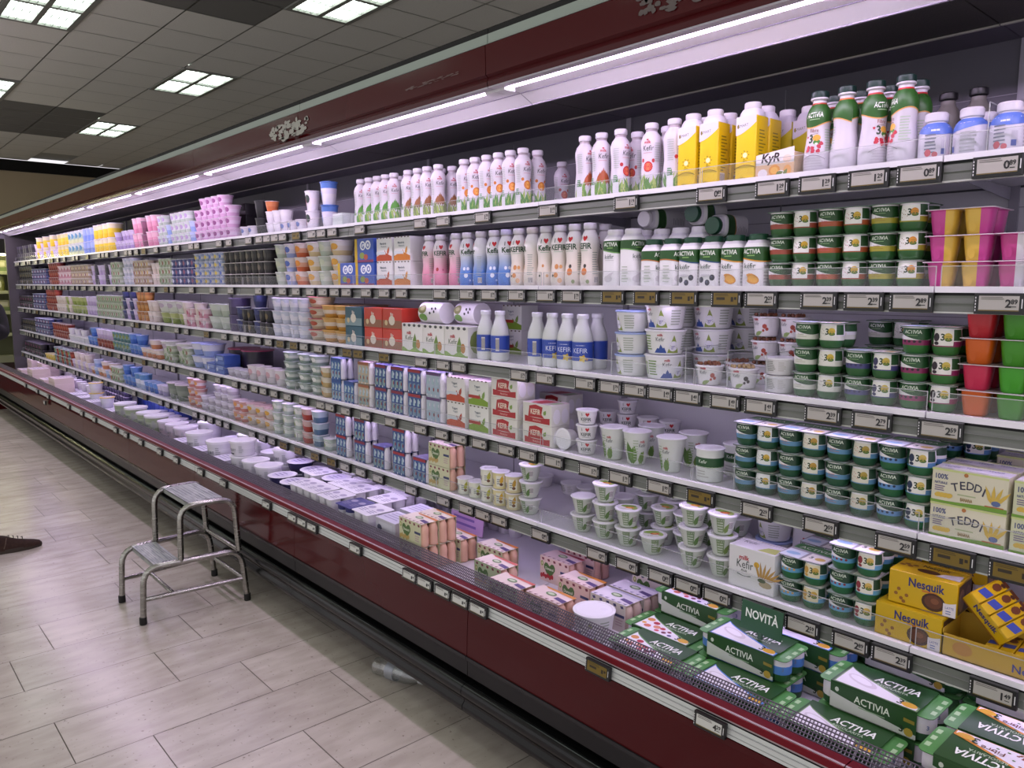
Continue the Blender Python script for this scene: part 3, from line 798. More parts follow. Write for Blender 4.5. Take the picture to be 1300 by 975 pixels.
duo('pinky', '#c2408e', '#d8b048', '#d8b048', '#c2408e'); duo('pinkw', '#b83a80', '#d6cfd6', '#d6cfd6', '#b83a80')
duo('jelly_r', '#b3202c', '#b3202c', '#3f8a20', '#3f8a20', 'jelly_pack', foil='#cfc4cc'); duo('jelly_o', '#c85a14', '#c85a14', '#3f8a20', '#3f8a20', 'jelly_pack', foil='#cfc4cc'); duo('jelly_p', '#c2244c', '#c2244c', '#3f9a24', '#3f9a24', 'jelly_pack', foil='#cfc4cc')

# ---- squarish kefir bottles, dark-green cap
AK = [(.031, 0), (.0335, .003), (.0335, .100), (.0330, .106), (.0285, .116), (.0250, .121), (.0245, .124)]
def act_kefir(key, swoosh, fruit, turn=0, cap='#1d4a34', h=0.0, n3=3):
    P_ = [(r, z+(h if z > .05 else 0)) for r, z in AK]
    def art(m, mf0):
        mf = lambda s, t: mf0(s+turn, t); H_ = h
        m.band(mf, -.14, .14, lambda s: .074+H_-.006*math.sin((s+.01)/.03), .1055+H_, '#23501f', 56)
        m.band(mf, -.14, .14, lambda s: .0715+H_-.006*math.sin((s+.01)/.03), lambda s: .0748+H_-.006*math.sin((s+.01)/.03), swoosh, 56)
        m.text(mf, 0, .088+H_, 'ACTIVIA', .0125, '#e6ece0', .015, maxw=.050); m.band(mf, -.012, .010, .0815+H_, .0845+H_, '#7ca85c', 4)
        m.text(mf, -.004, .050+H_, 'kéfir', .0140, '#2f4a3c', .0, maxw=.036); m.band(mf, -.020, .014, .0445+H_, .0455+H_, '#a8a4a8', 3)
        if fruit == 'mango':
            m.disc(mf, .004, .022, .021, .013, '#d08a24', 14, -.35); m.disc(mf, .007, .021, .015, .009, '#e2a53a', 12, -.35); m.disc(mf, -.020, .022, .012, .014, '#d8d4da', 10)
        elif fruit == 'berry':
            for s, t in ((-.016, .020), (.004, .012), (.018, .026)): m.disc(mf, s, t, .0078, .0085, '#262538', 10); m.disc(mf, s-.002, t+.002, .003, .003, '#4a4a66', 7)
            m.disc(mf, -.004, .032, .018, .004, '#cfcbd2', 9)
        else:
            m.disc(mf, -.006, .024, .016, .011, '#cfcbd0', 10); m.leaf(mf, -.022, .020, .045, .012, .6, '#d2ccd2')
        m.lines(mf, .036, .058, .066, 7, .0085, .003, '#b3b0b4', .3, 8); m.lines(mf, -.060, -.036, .062, 6, .009, .003, '#b9c0b4', .3, 9)
    B = M('#e6e4e6', .32)
    bottle(key, 'kefir_bottle', P_, [B, B, B, B, CAPW, CAPW], [(.0255, .1235+h), (.0260, .1245+h), (.0260, .137+h), (.0240, .140+h)], M(cap, .35), art, .0675, .140+h, sq=.60, n=28)
act_kefir('ak_berry', '#2e4a7a', 'berry'); act_kefir('ak_mango', '#d09434', 'mango'); act_kefir('ak_side', '#b5713a', '', .050); act_kefir('ak_white', '#6fa05a', '', .006, '#dedae0', .036); act_kefir('ak_white2', '#6fa05a', '', .045, '#dedae0', .036)

# ---- waisted bottles with a printed heart
HP = [(.027, 0), (.0305, .004), (.0325, .020), (.0318, .045), (.0272, .082), (.0285, .105), (.0318, .128), (.0312, .145), (.0262, .163), (.0200, .176), (.0180, .180), (.0180, .184)]
def heart_b(key, stops, word, dots, turn=0.0, cap='#d6d2da'):
    mat = ramp_z('bottle_print_' + key, stops, .36)
    def art(m, mf0):
        mf = lambda s, t: mf0(s+turn, t)
        m.text(mf, -.013, .146, 'I', .014, INK, .02); m.heart(mf, .006, .1535, .0095, '#c2202c')
        m.text(mf, 0, .121, word, .0185, '#2c4a34', .03, maxw=.058)
        m.band(mf, -.017, .017, .1145, .1160, '#8fae90', 4)
        for (s, t, r_, c_) in dots: m.disc(mf, s, t, r_, r_*1.1, c_, 10)
        m.lines(mf, .034, .060, .110, 10, .0075, .0025, '#9aa59a', .3, 5); m.barcode(mf, .040, .012, .016, .020, 5)
    bottle(key, 'kefir_bottle', HP, [mat]*11, [(.0205, .1845), (.0215, .1865), (.0215, .2005), (.0195, .2035)], M(cap, .35), art, .066, .204, ring=([(.0183, .180), (.0187, .185)], M('#b5aeb4', .4)))
pk = [(0, '#cf6f93'), (.05, '#d88aa6'), (.105, '#dfb7c2'), (.16, '#e3dbe0')]
bl = [(0, '#3d6fc0'), (.05, '#4f7fca'), (.09, '#a3b2d0'), (.125, '#e0dee4')]
bg = [(0, '#dcd4cc'), (.07, '#dfd4c8'), (.12, '#e4ddd8'), (.16, '#e6e2e4')]
heart_b('hp_a', pk, 'KEFIR', [(-.012, .066, .007, '#a83a40'), (.014, .064, .004, '#c26a8a')]); heart_b('hp_b', pk, 'KEFIR', [(-.012, .066, .007, '#a83a40')], -.030)
dm = [(-.010, .066, .006, '#dfe3f2'), (.006, .066, .006, '#dfe3f2'), (-.002, .040, .008, '#e6e9f6'), (.014, .022, .004, '#b9c8ee')]
heart_b('hb_a', bl, 'Kefir', dm, 0); heart_b('hb_b', bl, 'Kefir', dm, -.047, '#c9c5c8'); heart_b('hb_c', bl, 'Kefir', dm, .010, '#c6c2e0')
om = [(-.006, .066, .008, '#c98a54'), (.010, .066, .006, '#d29a60'), (-.008, .038, .008, '#cf8a4a'), (.006, .020, .008, '#d3ab86'), (-.020, .036, .004, '#4a463c')]
heart_b('hg_a', bg, 'KEFIR', om, 0); heart_b('hg_b', bg, 'KEFIR', om, -.047, '#cfc6c6'); heart_b('hg_c', bg, 'KEFIR', [(.004, .048, .011, '#cc7a40'), (.006, .066, .006, '#3f3a34'), (.018, .016, .006, '#8a9a6a')], -.016); heart_b('hg_d', bg, 'Kefir', [(-.006, .070, .005, '#c98a54'), (.010, .036, .005, '#c9a070'), (-.018, .036, .004, '#3a3a36')], .004)

# ---- returnable-looking milk bottles with a blue label
GB = [(.030, 0), (.034, .005), (.0350, .030), (.0350, .100), (.0325, .118), (.0250, .140), (.0185, .157), (.0175, .172)]
def blue_label(key, turn=0.0, side=False):
    def art(m, mf0):
        mf = lambda s, t: mf0(s+turn, t)
        m.band(mf, -.11, .11, .034, .096, '#2f4aa8', 36)
        m.band(mf, -.11, .11, .0965, .0985, '#aab2c8', 30)
        m.text(mf, -.002, .060, 'KEFIR', .0165, '#dfe4f6', .0, maxw=.050); m.band(mf, -.022, .014, .056, .057, '#aeb8e6', 3); m.band(mf, -.016, .014, .084, .086, '#cdd4ee', 4)
        for i in range(5): m.leaf(mf, .008, .042, .014, .010, i*1.25, '#d2b03a' if i % 2 else '#dcc66a')
        m.disc(mf, .022, .040, .005, .005, '#c08a6a', 8)
        m.barcode(mf, .055, .040, .014, .048, 6)
    B = M('#d3d5d4', .14)
    bottle(key, 'kefir_bottle', GB, [B]*7, [(.0195, .172), (.0200, .174), (.0200, .185), (.0185, .187)], M('#d9dadf', .3), art, .070, .187)
blue_label('kb_a', .0); blue_label('kb_b', .012); blue_label('kb_s', -.062)

# ---- wide kefir tubs with rim lid
def tubk(key, rt, rb, h, art, lid='#e4e2e8', root='kefir_tub', body='#e4e3e4', cat='kefir', lidtop=None, rim=.006, n=26):
    P_ = [(rb-.004, 0), (rb, .003), (rb+(rt-rb)*.5, h*.5), (rt-.002, h-rim)]
    m = MB(); m.lathe(P_, M(body, .35), n); mf = on_lathe(P_, .0005)
    if art: art(m, mf, h)
    b = m.mesh('tub_body')
    l = MB(); l.lathe([(rt-.002, h-rim), (rt+.002, h-rim+.001), (rt+.002, h-.001), (rt-.001, h), (rt-.006, h), (rt-.008, h-.0015)], M(lid, .3), n)
    tp = top(h-.0013)
    if lidtop: lidtop(l, tp, rt)
    kind(key, root, cat, 2*rt+.004, 2*rt+.004, h, parts=[('tub_body', b, (0, 0, 0)), ('lid', l.mesh('lid'), (0, 0, 0))], step=h+.0006)
def art_mountain(turn):
    def a(m, mf0, h):
        mf = lambda s, t: mf0(s+turn, t); k = h/.08
        m.text(mf, -.020, .060*k, 'milk', .008*k, '#b02a38', .025, maxw=.020); m.text(mf, -.020, .044*k, 'Kefir', .013*k, '#50585a', 0, maxw=.028)
        m.poly(mf, [(-.042, .006), (-.030, .022*k), (-.025, .018*k), (-.018, .034*k), (-.010, .020*k), (-.006, .024*k), (.002, .006)], '#34509a')
        m.poly(mf, [(.004, .006), (.016, .040*k), (.024, .064*k), (.032, .045*k), (.046, .006)], '#8a9a4a')
        m.disc(mf, .024, .028*k, .0165, .0165*k, '#e2e0ea', 14); m.text(mf, .024, .022*k, 'gr', .012*k, '#5a4aa0', .0)
        m.lines(mf, -.085, -.052, .062*k, 6, .0085*k, .004*k, '#7c9a5c', .2, 3); m.band(mf, -.110, -.092, .015*k, .058*k, '#a9b898', 4)
        m.lines(mf, .056, .090, .062*k, 6, .0085*k, .004*k, '#a9b0a4', .2, 4)
    return a
tubk('mt_a', .062, .050, .0750, art_mountain(0.020)); tubk('mt_b', .062, .050, .0750, art_mountain(-.022)); tubk('mt_c', .062, .050, .0750, art_mountain(.045)); tubk('mt_s', .054, .044, .068, art_mountain(-.05), lid='#9fb0e0')
def art_cereal(fc):
    def a(m, mf, h):
        m.text(mf, -.014, .046, 'milk', .008, '#b02a38', .025, maxw=.018); m.text(mf, -.014, .033, 'Kefir', .010, '#60686a', 0, maxw=.022)
        for s, t, r_ in ((.014, .030, .007), (.021, .022, .005), (.010, .018, .004)): m.disc(mf, s, t, r_, r_, fc, 8)
        m.leaf(mf, -.02, .004, .03, .012, .4, '#8aa060'); m.lines(mf, -.060, -.036, .050, 5, .008, .003, '#9aa690', .3, 5)
    return a
def lid_nuts(c):
    def a(l, tp, rt):
        r = random.Random(5)
        for i in range(34):
            x, y = r.uniform(-1, 1), r.uniform(-1, 1)
            if x*x+y*y > .8: continue
            l.off = (x*rt*.9, y*rt*.9, l.off[2]); z = .056+.0012*r.random()
            l.lathe([(.0025, z), (.0055, z+.003), (.0045, z+.008), (.0015, z+.010)], M(r.choice(c), .6), 6)
        l.off = (0, 0, 0)
    return a
for k_, fc, nc in (('ce_a', '#a8483a', ['#7a4a34', '#94603c', '#5e3426']), ('ce_b', '#3c3034', ['#b59a72', '#8a6a48', '#d0bfa0'])):
    tubk(k_, .040, .031, .058, art_cereal(fc), root='kefir_cup', lidtop=lid_nuts(nc), body='#dfdcde')
    K[k_]['h'] = .068; K[k_]['step'] = .0688
def art_code(m, mf, h):
    m.lines(mf, -.022, .006, h*.8, 6, h*.10, h*.045, '#8d9088', .3, 6); m.lines(mf, .014, .034, h*.75, 5, h*.11, h*.04, '#b9b6b2', .3, 2); m.barcode(mf, -.048, h*.2, .018, h*.5)
tubk('wc', .041, .034, .047, art_code, root='yogurt_cup', cat='yogurt', body='#d8d5d8')
def art_heartcup(m, mf, h):
    m.text(mf, -.013, .031, 'I', .010, INK, .01); m.heart(mf, .006, .0355, .0068, '#c22a34'); m.text(mf, 0, .014, 'KEFIR', .0115, '#3a4a44', .02, maxw=.042); m.band(mf, -.015, .015, .009, .0105, '#9a9c9a', 4)
tubk('hc', .036, .027, .050, art_heartcup, root='kefir_cup', body='#e2dfe2')
def art_tall(turn):
    def a(m, mf0, h):
        mf = lambda s, t: mf0(s+turn, t)
        m.text(mf, .020, .074, 'milk', .008, '#b02a38', .025, maxw=.017); m.text(mf, .020, .060, 'Kefir', .012, '#3f4a48', 0, shear=.1, maxw=.026)
        for i, (ln, an) in enumerate(((.072, 1.75), (.060, 1.40), (.055, 1.6))): m.leaf(mf, -.022+.005*i, .005, ln, .030, an, ('#4f7430', '#658a3c', '#5a7f34')[i])
        m.leaf(mf, .014, .004, .046, .024, 1.25, '#7c9450'); m.leaf(mf, .024, .004, .042, .020, 1.7, '#5a7f34')
        m.lines(mf, -.012, .006, .082, 8, .0085, .003, '#9fae94', .2, 4); m.lines(mf, -.064, -.040, .082, 7, .0085, .003, '#a9b4a0', .2, 8)
    return a
tubk('tall_a', .0445, .028, .108, art_tall(.012), root='kefir_cup', body='#ced1cc', rim=.004); tubk('tall_b', .0445, .028, .108, art_tall(-.030), root='kefir_cup', body='#ced1cc', rim=.004)
def art_green(m, mf, h):
    m.band(mf, -.12, .12, .046, .072, '#24502a', 30); m.text(mf, 0, .056, 'Kefir', .010, '#dfe8dc', 0, maxw=.03); m.band(mf, -.12, .12, .044, .0465, '#9ab48c', 24); m.lines(mf, -.02, .02, .034, 3, .008, .003, '#b3b3ae', .3, 2)
tubk('grt', .0415, .038, .098, art_green, root='kefir_tub', body='#d9dbd8', rim=.005)
def art_small(a_, b_):
    def a(m, mf, h):
        m.band(mf, -.013, .011, h*.16, h*.86, a_, 5); m.lines(mf, -.011, .009, h*.80, 5, h*.13, h*.05, '#c3cabb', .2, 3)
        m.leaf(mf, .014, h*.12, h*.55, .016, 1.2, b_); m.barcode(mf, .026, h*.3, .016, h*.4); m.lines(mf, -.046, -.022, h*.8, 5, h*.13, h*.05, '#b8bdb2', .3, 5)
    return a
def lid_fruit(c1, c2):
    def a(l, tp, rt):
        L_ = lambda k: top(K0[0]-.0012+.0003*k, 0)
        l.disc(L_(0), 0, 0, rt*.80, rt*.80, '#dadbd4', 18); l.disc(L_(1), -rt*.05, rt*.42, rt*.62, rt*.34, '#86a848', 12); l.disc(L_(1), rt*.52, -rt*.12, rt*.22, rt*.40, '#9ab85c', 10)
        l.disc(L_(2), rt*.12, -rt*.02, rt*.36, rt*.22, c1, 12); l.disc(L_(3), rt*.10, -rt*.02, rt*.17, rt*.12, c2, 9); l.text(L_(2), -rt*.30, -rt*.50, 'Kefir', rt*.16, '#6a7a6a', 0)
    return a
K0 = [.062]
tubk('sc_o', .0415, .026, .062, art_small('#7c8f70', '#5a7a40'), root='kefir_cup', body='#bcc2b8', lidtop=lid_fruit('#d9892c', '#e8c25a')); tubk('sc_r', .0415, .026, .062, art_small('#788c66', '#6f8846'), root='kefir_cup', body='#bcc2b8', lidtop=lid_fruit('#c4502c', '#e0a050')); tubk('sc_p', .0415, .026, .062, art_small('#74886a', '#587a40'), root='kefir_cup', body='#c2c6be')
def art_jar(c):
    def a(m, mf, h):
        m.band(mf, -.016, .016, h*.18, h*.80, '#dcdccc', 6); m.leaf(mf, .002, h*.35, h*.5, .014, 1.35, c); m.disc(mf, .004, h*.30, .007, .006, '#6a4a34', 8); m.lines(mf, -.013, .0, h*.62, 3, h*.12, h*.06, '#8a9090', .3, 3); m.barcode(mf, -.044, h*.25, .018, h*.35)
    return a
K0[0] = .066
for k_, c_, b_ in (('jar_g', '#a8a83a', '#dbdccb'), ('jar_y', '#c9a02c', '#d9cf9c'), ('jar_b', '#b08a2a', '#d2c7a0')): tubk(k_, .034, .030, .066, art_jar(c_), root='yogurt_jar', cat='yogurt', body=b_, rim=.004)
def lid_kefir(l, tp, rt):
    l.disc(tp, 0, 0, rt*.86, rt*.86, '#e6e4ec', 20); t2 = top(.0867+.0004, 0)
    l.poly(t2, [(-.036, -.026), (-.02, -.008), (-.006, -.016), (.008, -.004), (.020, -.012), (.038, -.024), (.02, -.034), (-.02, -.036)], '#34509a')
    l.text(t2, -.018, .014, 'milk', .009, '#b02a38', .02, maxw=.022); l.text(t2, -.020, -.002, 'Kefir', .013, '#4a5454', 0, maxw=.032); l.disc(t2, .026, .016, .018, .016, '#8fa05a', 12); l.disc(top(.0873, 0), .027, .013, .012, .011, '#e2e0ea', 10)
tubk('mt_deck', .064, .052, .088, art_mountain(-.01), lidtop=lid_kefir)

# ---- cartons and sleeves
def carton(key, root, w, d, h, body, art, top_=None, side=None, cat='yogurt', extra=None, tops=None):
    m = MB(); m.rbox(-w/2, w/2, -d/2, d/2, 0, h, .003, M(body, .38), top=M(top_ or body, .38), n=2)
    art(m, front(-d/2), w, h)
    if tops: tops(m, top(h), w, d)
    if side: side(m, right(w/2), d, h)
    a = m.mesh('carton', True, .5)
    parts = [('carton', a, (0, 0, 0))] + (extra or [])
    kind(key, root, cat, w, d, h, parts=parts if len(parts) > 1 else None, mesh=a if len(parts) == 1 else None)
def flap(w, d, h, c):
    m = MB(); m.box(-w/2, w/2, d/2-.012, d/2-.002, h, h+.0012, M(c, .4)); return ('top_flap', m.mesh('top_flap', False), (0, 0, 0))
def art_teddi(m, f, w, h):
    m.band(f, -w/2, w/2, 0, lambda s: h*(.10+.03*math.sin(s*30)), '#6f9a34', 12); m.band(f, -w/2, w/2, h*.94, h, '#c6cf8a', 4)
    m.text(f, -w*.37, h*.70, '100%', h*.15, '#33407a', .02, maxw=w*.17); m.text(f, -w*.37, h*.55, 'NATURALE', h*.075, '#33407a', .02, maxw=w*.17); m.lines(f, -w*.45, -w*.30, h*.50, 3, h*.06, h*.03, '#7a6a8a', .4, 3)
    for i, (ch, xx) in enumerate(zip('TEDDI', (-.165, -.075, .02, .115, .185))): m.text(f, w*xx, h*(.50-.026*(i-1.9)**2), ch, h*.24, '#33344a', .01, rot=-.13*(i-1.9), maxw=w*.095)
    m.text(f, -w*.02, h*.14, 'BANANA', h*.10, '#8a6a2a', .02, maxw=w*.16); m.band(f, -w*.14, w*.10, h*.30, h*.335, '#a9b48a', 6)
    for i in range(4): m.disc(f, -w*.40+w*.05*i, h*.23, w*.05, h*.07, '#d2b04a', 9, .3)
    [m.leaf(f, w*(.30+.02*q), h*.22, h*.52, w*.05, 1.9-.35*q, '#cfae4c') for q in range(4)]; m.disc(f, w*.36, h*.24, w*.06, h*.08, '#5a6a96', 9); m.band(f, w*.22, w*.46, h*.12, h*.15, '#b0603a', 5)
    m.disc(f, -w*.04, h*.90, w*.03, h*.06, '#b0703a', 8)
def top_teddi(m, t, w, d):
    for i in range(3): m.text(t, -w*.3+w*.28*i, -.01+.006*i, 'TEDDI', .012, '#6a6aa0', .0, maxw=w*.2)
    m.band(t, -w*.48, w*.48, -d*.46, -d*.40, '#c9cf9a', 4)
carton('teddi', 'snack_carton', .152, .070, .078, '#d6d0b8', art_teddi, '#dedae0', cat='dessert', tops=top_teddi, extra=[flap(.152, .07, .078, '#c4c89a')])
carton('teddi_b', 'snack_carton', .152, .070, .078, '#cfd0ae', art_teddi, '#dedae0', cat='dessert', tops=top_teddi, extra=[flap(.152, .07, .078, '#a9bf6a')])
def art_nesq(m, f, w, h):
    m.text(f, w*.05, h*.62, 'Nesquik', h*.26, '#22286a', .025, maxw=w*.52); m.band(f, w*.0, w*.22, h*.54, h*.59, '#c2702a', 4)
    m.disc(f, w*.17, h*.30, w*.17, h*.27, '#3c2014', 16); m.disc(f, w*.17, h*.31, w*.13, h*.20, '#5e3420', 14); m.disc(f, w*.19, h*.34, w*.06, h*.09, '#7a4a30', 10)
    m.band(f, w*.31, w*.49, 0, lambda s: h*(.42+.05*math.sin(s*90)), '#d9d2d8', 6); m.text(f, w*.40, h*.22, 'LATTE', h*.07, '#4a5a9a', .01, maxw=w*.12); m.lines(f, w*.35, w*.45, h*.17, 2, h*.07, h*.03, '#6a78ae', .3, 2)
    for i, (s, t) in enumerate(((-.38, .3), (-.30, .18), (-.22, .30), (-.34, .45), (-.26, .10))): m.disc(f, w*s, h*t, w*.030, h*.055, '#8a5a24', 8, .5*i)
def top_nesq(m, t, w, d):
    m.text(t, w*.05, d*.12, 'Nesquik', .016, '#4a2a20', .02, maxw=w*.4); m.disc(t, -.0, -d*.12, w*.17, d*.14, '#54301c', 14); m.poly(t, [(w*.12, -d*.3), (w*.48, -d*.3), (w*.46, d*.1), (w*.2, -d*.05)], '#d9d2cc')
    for i in range(4): m.disc(t, -w*.42+w*.06*i, d*.1*(i % 2), .007, .006, '#8a5a24', 8)
def nesq_cups(w, d, h):
    m = MB()
    for y in (-d*.22, d*.22): m.lathe([(.020, .004), (.027, h*.5), (.028, h-.006)], M('#5a3a28', .35), 16, cx=w/2-.024, cy=y)
    return ('dairy_cup', m.mesh('dairy_cup'), (0, 0, 0))
def side_open(c):
    def a(m, r, d, h):
        m.poly(r, [(-d*.44, h*.06), (d*.44, h*.06), (d*.44, h*.92), (-d*.44, h*.92)], c); m.disc(r, -d*.22, h*.45, d*.19, h*.34, '#8a6a52', 12); m.disc(r, d*.22, h*.45, d*.19, h*.34, '#7a5a44', 12)
    return a
carton('nesq', 'pudding_carton', .150, .100, .080, '#c9a40e', art_nesq, '#d8b41c', cat='dessert', tops=top_nesq, side=side_open('#4a3020'), extra=[flap(.150, .100, .080, '#b89410')])
def art_nesq2(m, f, w, h):
    m.text(f, 0, h*.40, 'Nesquik', h*.40, '#2a2c6e', .03, maxw=w*.8); m.band(f, -w*.48, w*.48, 0, h*.12, '#8a5a1c', 4)
def snack(key):
    w, d, h = .118, .080, .036
    m = MB(); m.rbox(-w/2, w/2, -d/2, d/2, 0, h, .003, M('#c9a40e', .38), n=2); art_nesq2(m, front(-d/2), w, h); bx = m.mesh('snack_box', True, .5)
    b = MB(); b.rbox(-.013, .013, -.046, .046, 0, .010, .004, M('#cfa812', .3), n=2); t = top(.010)
    b.poly(t, [(-.011, -.030), (.011, -.024), (.011, -.002), (-.011, -.008)], '#38489a'); b.disc(t, 0, .018, .009, .012, '#6a3a20', 9); b.disc(t, .003, .034, .006, .005, '#4a2616', 7); b.poly(t, [(-.012, .038), (.012, .038), (.012, .046), (-.012, .046)], '#5a2e1a')
    br = b.mesh('wrapped_bar', True, .5)
    kind(key, 'snack_bar_box', 'snack bars', w, d, h+.012, parts=[('snack_box', bx, (0, 0, 0))]+[('wrapped_bar', br, (-.043+.0285*i, 0, h)) for i in range(4)])
snack('snack')
def art_tray(m, f, w, h):
    m.text(f, w*.10, h*.22, 'Nesquik', h*.34, '#3a3a86', .02, maxw=w*.5); m.disc(f, -w*.36, h*.5, w*.07, h*.3, '#b5803a', 10)
def cardtray():
    w, d, h = .30, .11, .052
    m = MB(); c = M('#c09a30', .5)
    m.box(-w/2, w/2, -d/2, -d/2+.002, 0, h, c); m.box(-w/2, w/2, d/2-.002, d/2, 0, h*1.4, c); m.box(-w/2, -w/2+.002, -d/2, d/2, 0, h*1.2, c); m.box(w/2-.002, w/2, -d/2, d/2, 0, h*1.2, c); m.box(-w/2, w/2, -d/2, d/2, 0, .002, c)
    art_tray(m, front(-d/2), w, h); a = m.mesh('display_tray', False)
    kind('ctray', 'cardboard_display_tray', 'display tray', w, d, h, mesh=a)
cardtray()
def art_kbox(m, f, w, h):
    m.poly(f, [(-w*.30, h*.34), (-w*.26, h*.86), (-w*.04, h*.95), (w*.20, h*.86), (w*.16, h*.5), (w*.26, h*.34)], '#a8262c'); m.band(f, -w*.42, w*.44, h*.08, lambda s: h*(.36-.05*math.cos(s*30)), '#a8262c', 10)
    m.text(f, -w*.05, h*.48, 'KEFIR', h*.26, '#e8dcc8', .02, maxw=w*.34); m.text(f, 0, h*.15, 'FRAGOLA', h*.09, '#e0b0a8', .01, maxw=w*.3); m.leaf(f, w*.24, h*.5, .02, .014, 1.0, '#7a9a4a')
def side_cup(m, r, d, h): m.disc(r, -d*.22, h*.45, d*.2, h*.36, '#e4e1e6', 14); m.disc(r, d*.22, h*.45, d*.2, h*.36, '#dcd9de', 14)
def top_k(m, t, w, d): m.poly(t, [(-w*.3, -d*.4), (w*.1, -d*.4), (w*.2, d*.4), (-w*.2, d*.4)], '#c8505a'); m.poly(t, [(w*.22, -d*.3), (w*.45, -d*.3), (w*.45, d*.3), (w*.3, d*.3)], '#b8d0a0')
carton('kbox', 'kefir_carton', .148, .090, .0745, '#d6d4cc', art_kbox, '#e4d4da', side=side_cup, tops=top_k, cat='kefir', extra=[flap(.148, .09, .0745, '#d8c8cc')])
def art_milkk(m, f, w, h):
    m.text(f, -w*.16, h*.70, 'milk', h*.11, '#b02a38', .025, maxw=w*.24); m.text(f, -w*.14, h*.50, 'Kefir', h*.20, '#3f4a48', 0, maxw=w*.36); m.text(f, -w*.15, h*.42, 'PLUS', h*.05, '#3f4a48', .02)
    m.band(f, -w*.30, w*.0, lambda s: h*.33-.003*math.cos((s+.02)*70), lambda s: h*.36-.005*math.cos((s+.02)*70), '#5a6464', 8)
    m.disc(f, w*.12, h*.66, w*.06, h*.07, '#d2a52c', 12)
    for i in range(7): m.leaf(f, w*.20+.004*i, h*.34, h*.42, .007, 1.9-.25*i, '#b08a4a')
    m.disc(f, w*.32, h*.24, w*.14, h*.08, '#a89a78', 10); m.disc(f, w*.24, h*.32, w*.09, h*.05, '#4a5a3c', 9)
def top_mk(m, t, w, d): m.text(t, -w*.2, 0, 'Kefir', .018, '#8a8a90', 0, maxw=w*.3); m.poly(t, [(w*.1, -d*.45), (w*.48, -d*.45), (w*.44, d*.1), (w*.2, 0)], '#b8c070')
carton('milkk', 'kefir_carton', .140, .080, .118, '#dcdadc', art_milkk, '#e6e2ea', tops=top_mk, side=side_cup, cat='kefir', extra=[flap(.14, .08, .118, '#d2ced4')])
def art_two(base, text_, fr):
    def a(m, f, w, h):
        m.band(f, -w*.5, w*.5, h*.04, lambda s: h*(.30+.08*math.cos(s*45)), base, 12); m.text(f, -w*.05, h*.72, text_, h*.09, '#4a5a6a', .02, maxw=w*.5); m.text(f, -w*.02, h*.60, text_, h*.08, '#6a7a86', 0, maxw=w*.45)
        m.leaf(f, w*.22, h*.30, h*.34, .016, 1.2, fr); m.leaf(f, w*.10, h*.24, h*.26, .014, 1.8, fr); m.band(f, -w*.5, w*.1, h*.30, h*.42, '#c9d0d8' if base != '#7a9a2c' else '#a8322a', 6)
        for i in range(5): m.disc(f, -w*.4+w*.2*i, h*.985, w*.05, h*.03, '#5a4a34', 6)
    return a
carton('alm_r', 'yogurt_carton', .122, .090, .103, '#dcdadc', art_two('#b0401c', 'Mandorla', '#b5542c'), '#b9b4a4'); carton('alm_o', 'yogurt_carton', .122, .090, .103, '#dcdadc', art_two('#c2701c', 'Mandorla', '#c88a3a'), '#b9b4a4')
carton('rw', 'yogurt_carton', .118, .090, .100, '#dedcd8', art_two('#b84a2c', 'Yogurt', '#a8402c'), '#e0c8d0'); carton('gw', 'yogurt_carton', .118, .090, .100, '#dcdcd6', art_two('#7a9a2c', 'Yogurt', '#7a9a4a'), '#dcc8d4')
def art_bluey(m, f, w, h):
    m.band(f, -w*.5, -w*.36, 0, h, '#c8a41c', 3); m.disc(f, -w*.06, h*.70, w*.15, h*.20, '#dfe2ec', 12); m.disc(f, w*.22, h*.72, w*.15, h*.20, '#dfe2ec', 12); m.text(f, -w*.06, h*.58, 'G', h*.24, '#2f4aa0', .03); m.text(f, w*.22, h*.60, 'O', h*.24, '#2f4aa0', .03)
    m.disc(f, -w*.10, h*.28, w*.14, h*.14, '#8a9a4a', 9); m.disc(f, w*.10, h*.22, w*.12, h*.12, '#b0503a', 9); m.band(f, -w*.36, w*.5, 0, h*.10, '#7a2a5a', 4)
carton('blueyel', 'yogurt_carton', .160, .090, .105, '#3452a8', art_bluey, '#c4c8de')
def art_redb(c2):
    def a(m, f, w, h):
        m.band(f, -w*.5, w*.5, h*.04, h*.42, c2, 4); m.disc(f, 0, h*.42, w*.16, h*.24, '#d8cfc0', 10); m.text(f, 0, h*.66, 'Bio', h*.14, '#e2d6cc', .02); m.disc(f, -w*.3, h*.3, w*.08, h*.14, '#c9b48a', 8)
    return a
carton('redbox', 'dessert_carton', .150, .100, .090, '#c23a2c', art_redb('#8a5a40'), '#d4503e', cat='dessert'); carton('tealbox', 'dessert_carton', .150, .100, .090, '#2c5566', art_redb('#7a9096'), '#4a7080', cat='dessert')
def art_milk3(m, f, w, h):
    m.text(f, -w*.14, h*.62, 'milk', h*.11, '#b02a38', .03, maxw=w*.28); m.text(f, -w*.14, h*.42, 'Kefir', h*.17, '#5a6a58', 0, maxw=w*.36)
    for i in range(4): m.disc(f, -w*.36+w*.24*i, h*.93, w*.07, h*.05, '#4a4a4c', 8)
    m.leaf(f, w*.12, h*.05, h*.62, .030, 1.5, '#6a8a3a'); m.disc(f, w*.30, h*.30, w*.10, h*.16, '#b07a3a', 10); m.band(f, -w*.5, w*.5, 0, lambda s: h*(.12+.06*math.sin(s*70)), '#7fa04c', 10)
def side_pk(m, r, d, h): m.disc(r, 0, h*.5, d*.4, h*.38, '#8a9a5a', 12)
carton('milk3', 'kefir_carton', .150, .100, .122, '#dedcd8', art_milk3, '#e4e0e4', side=side_pk, cat='kefir')
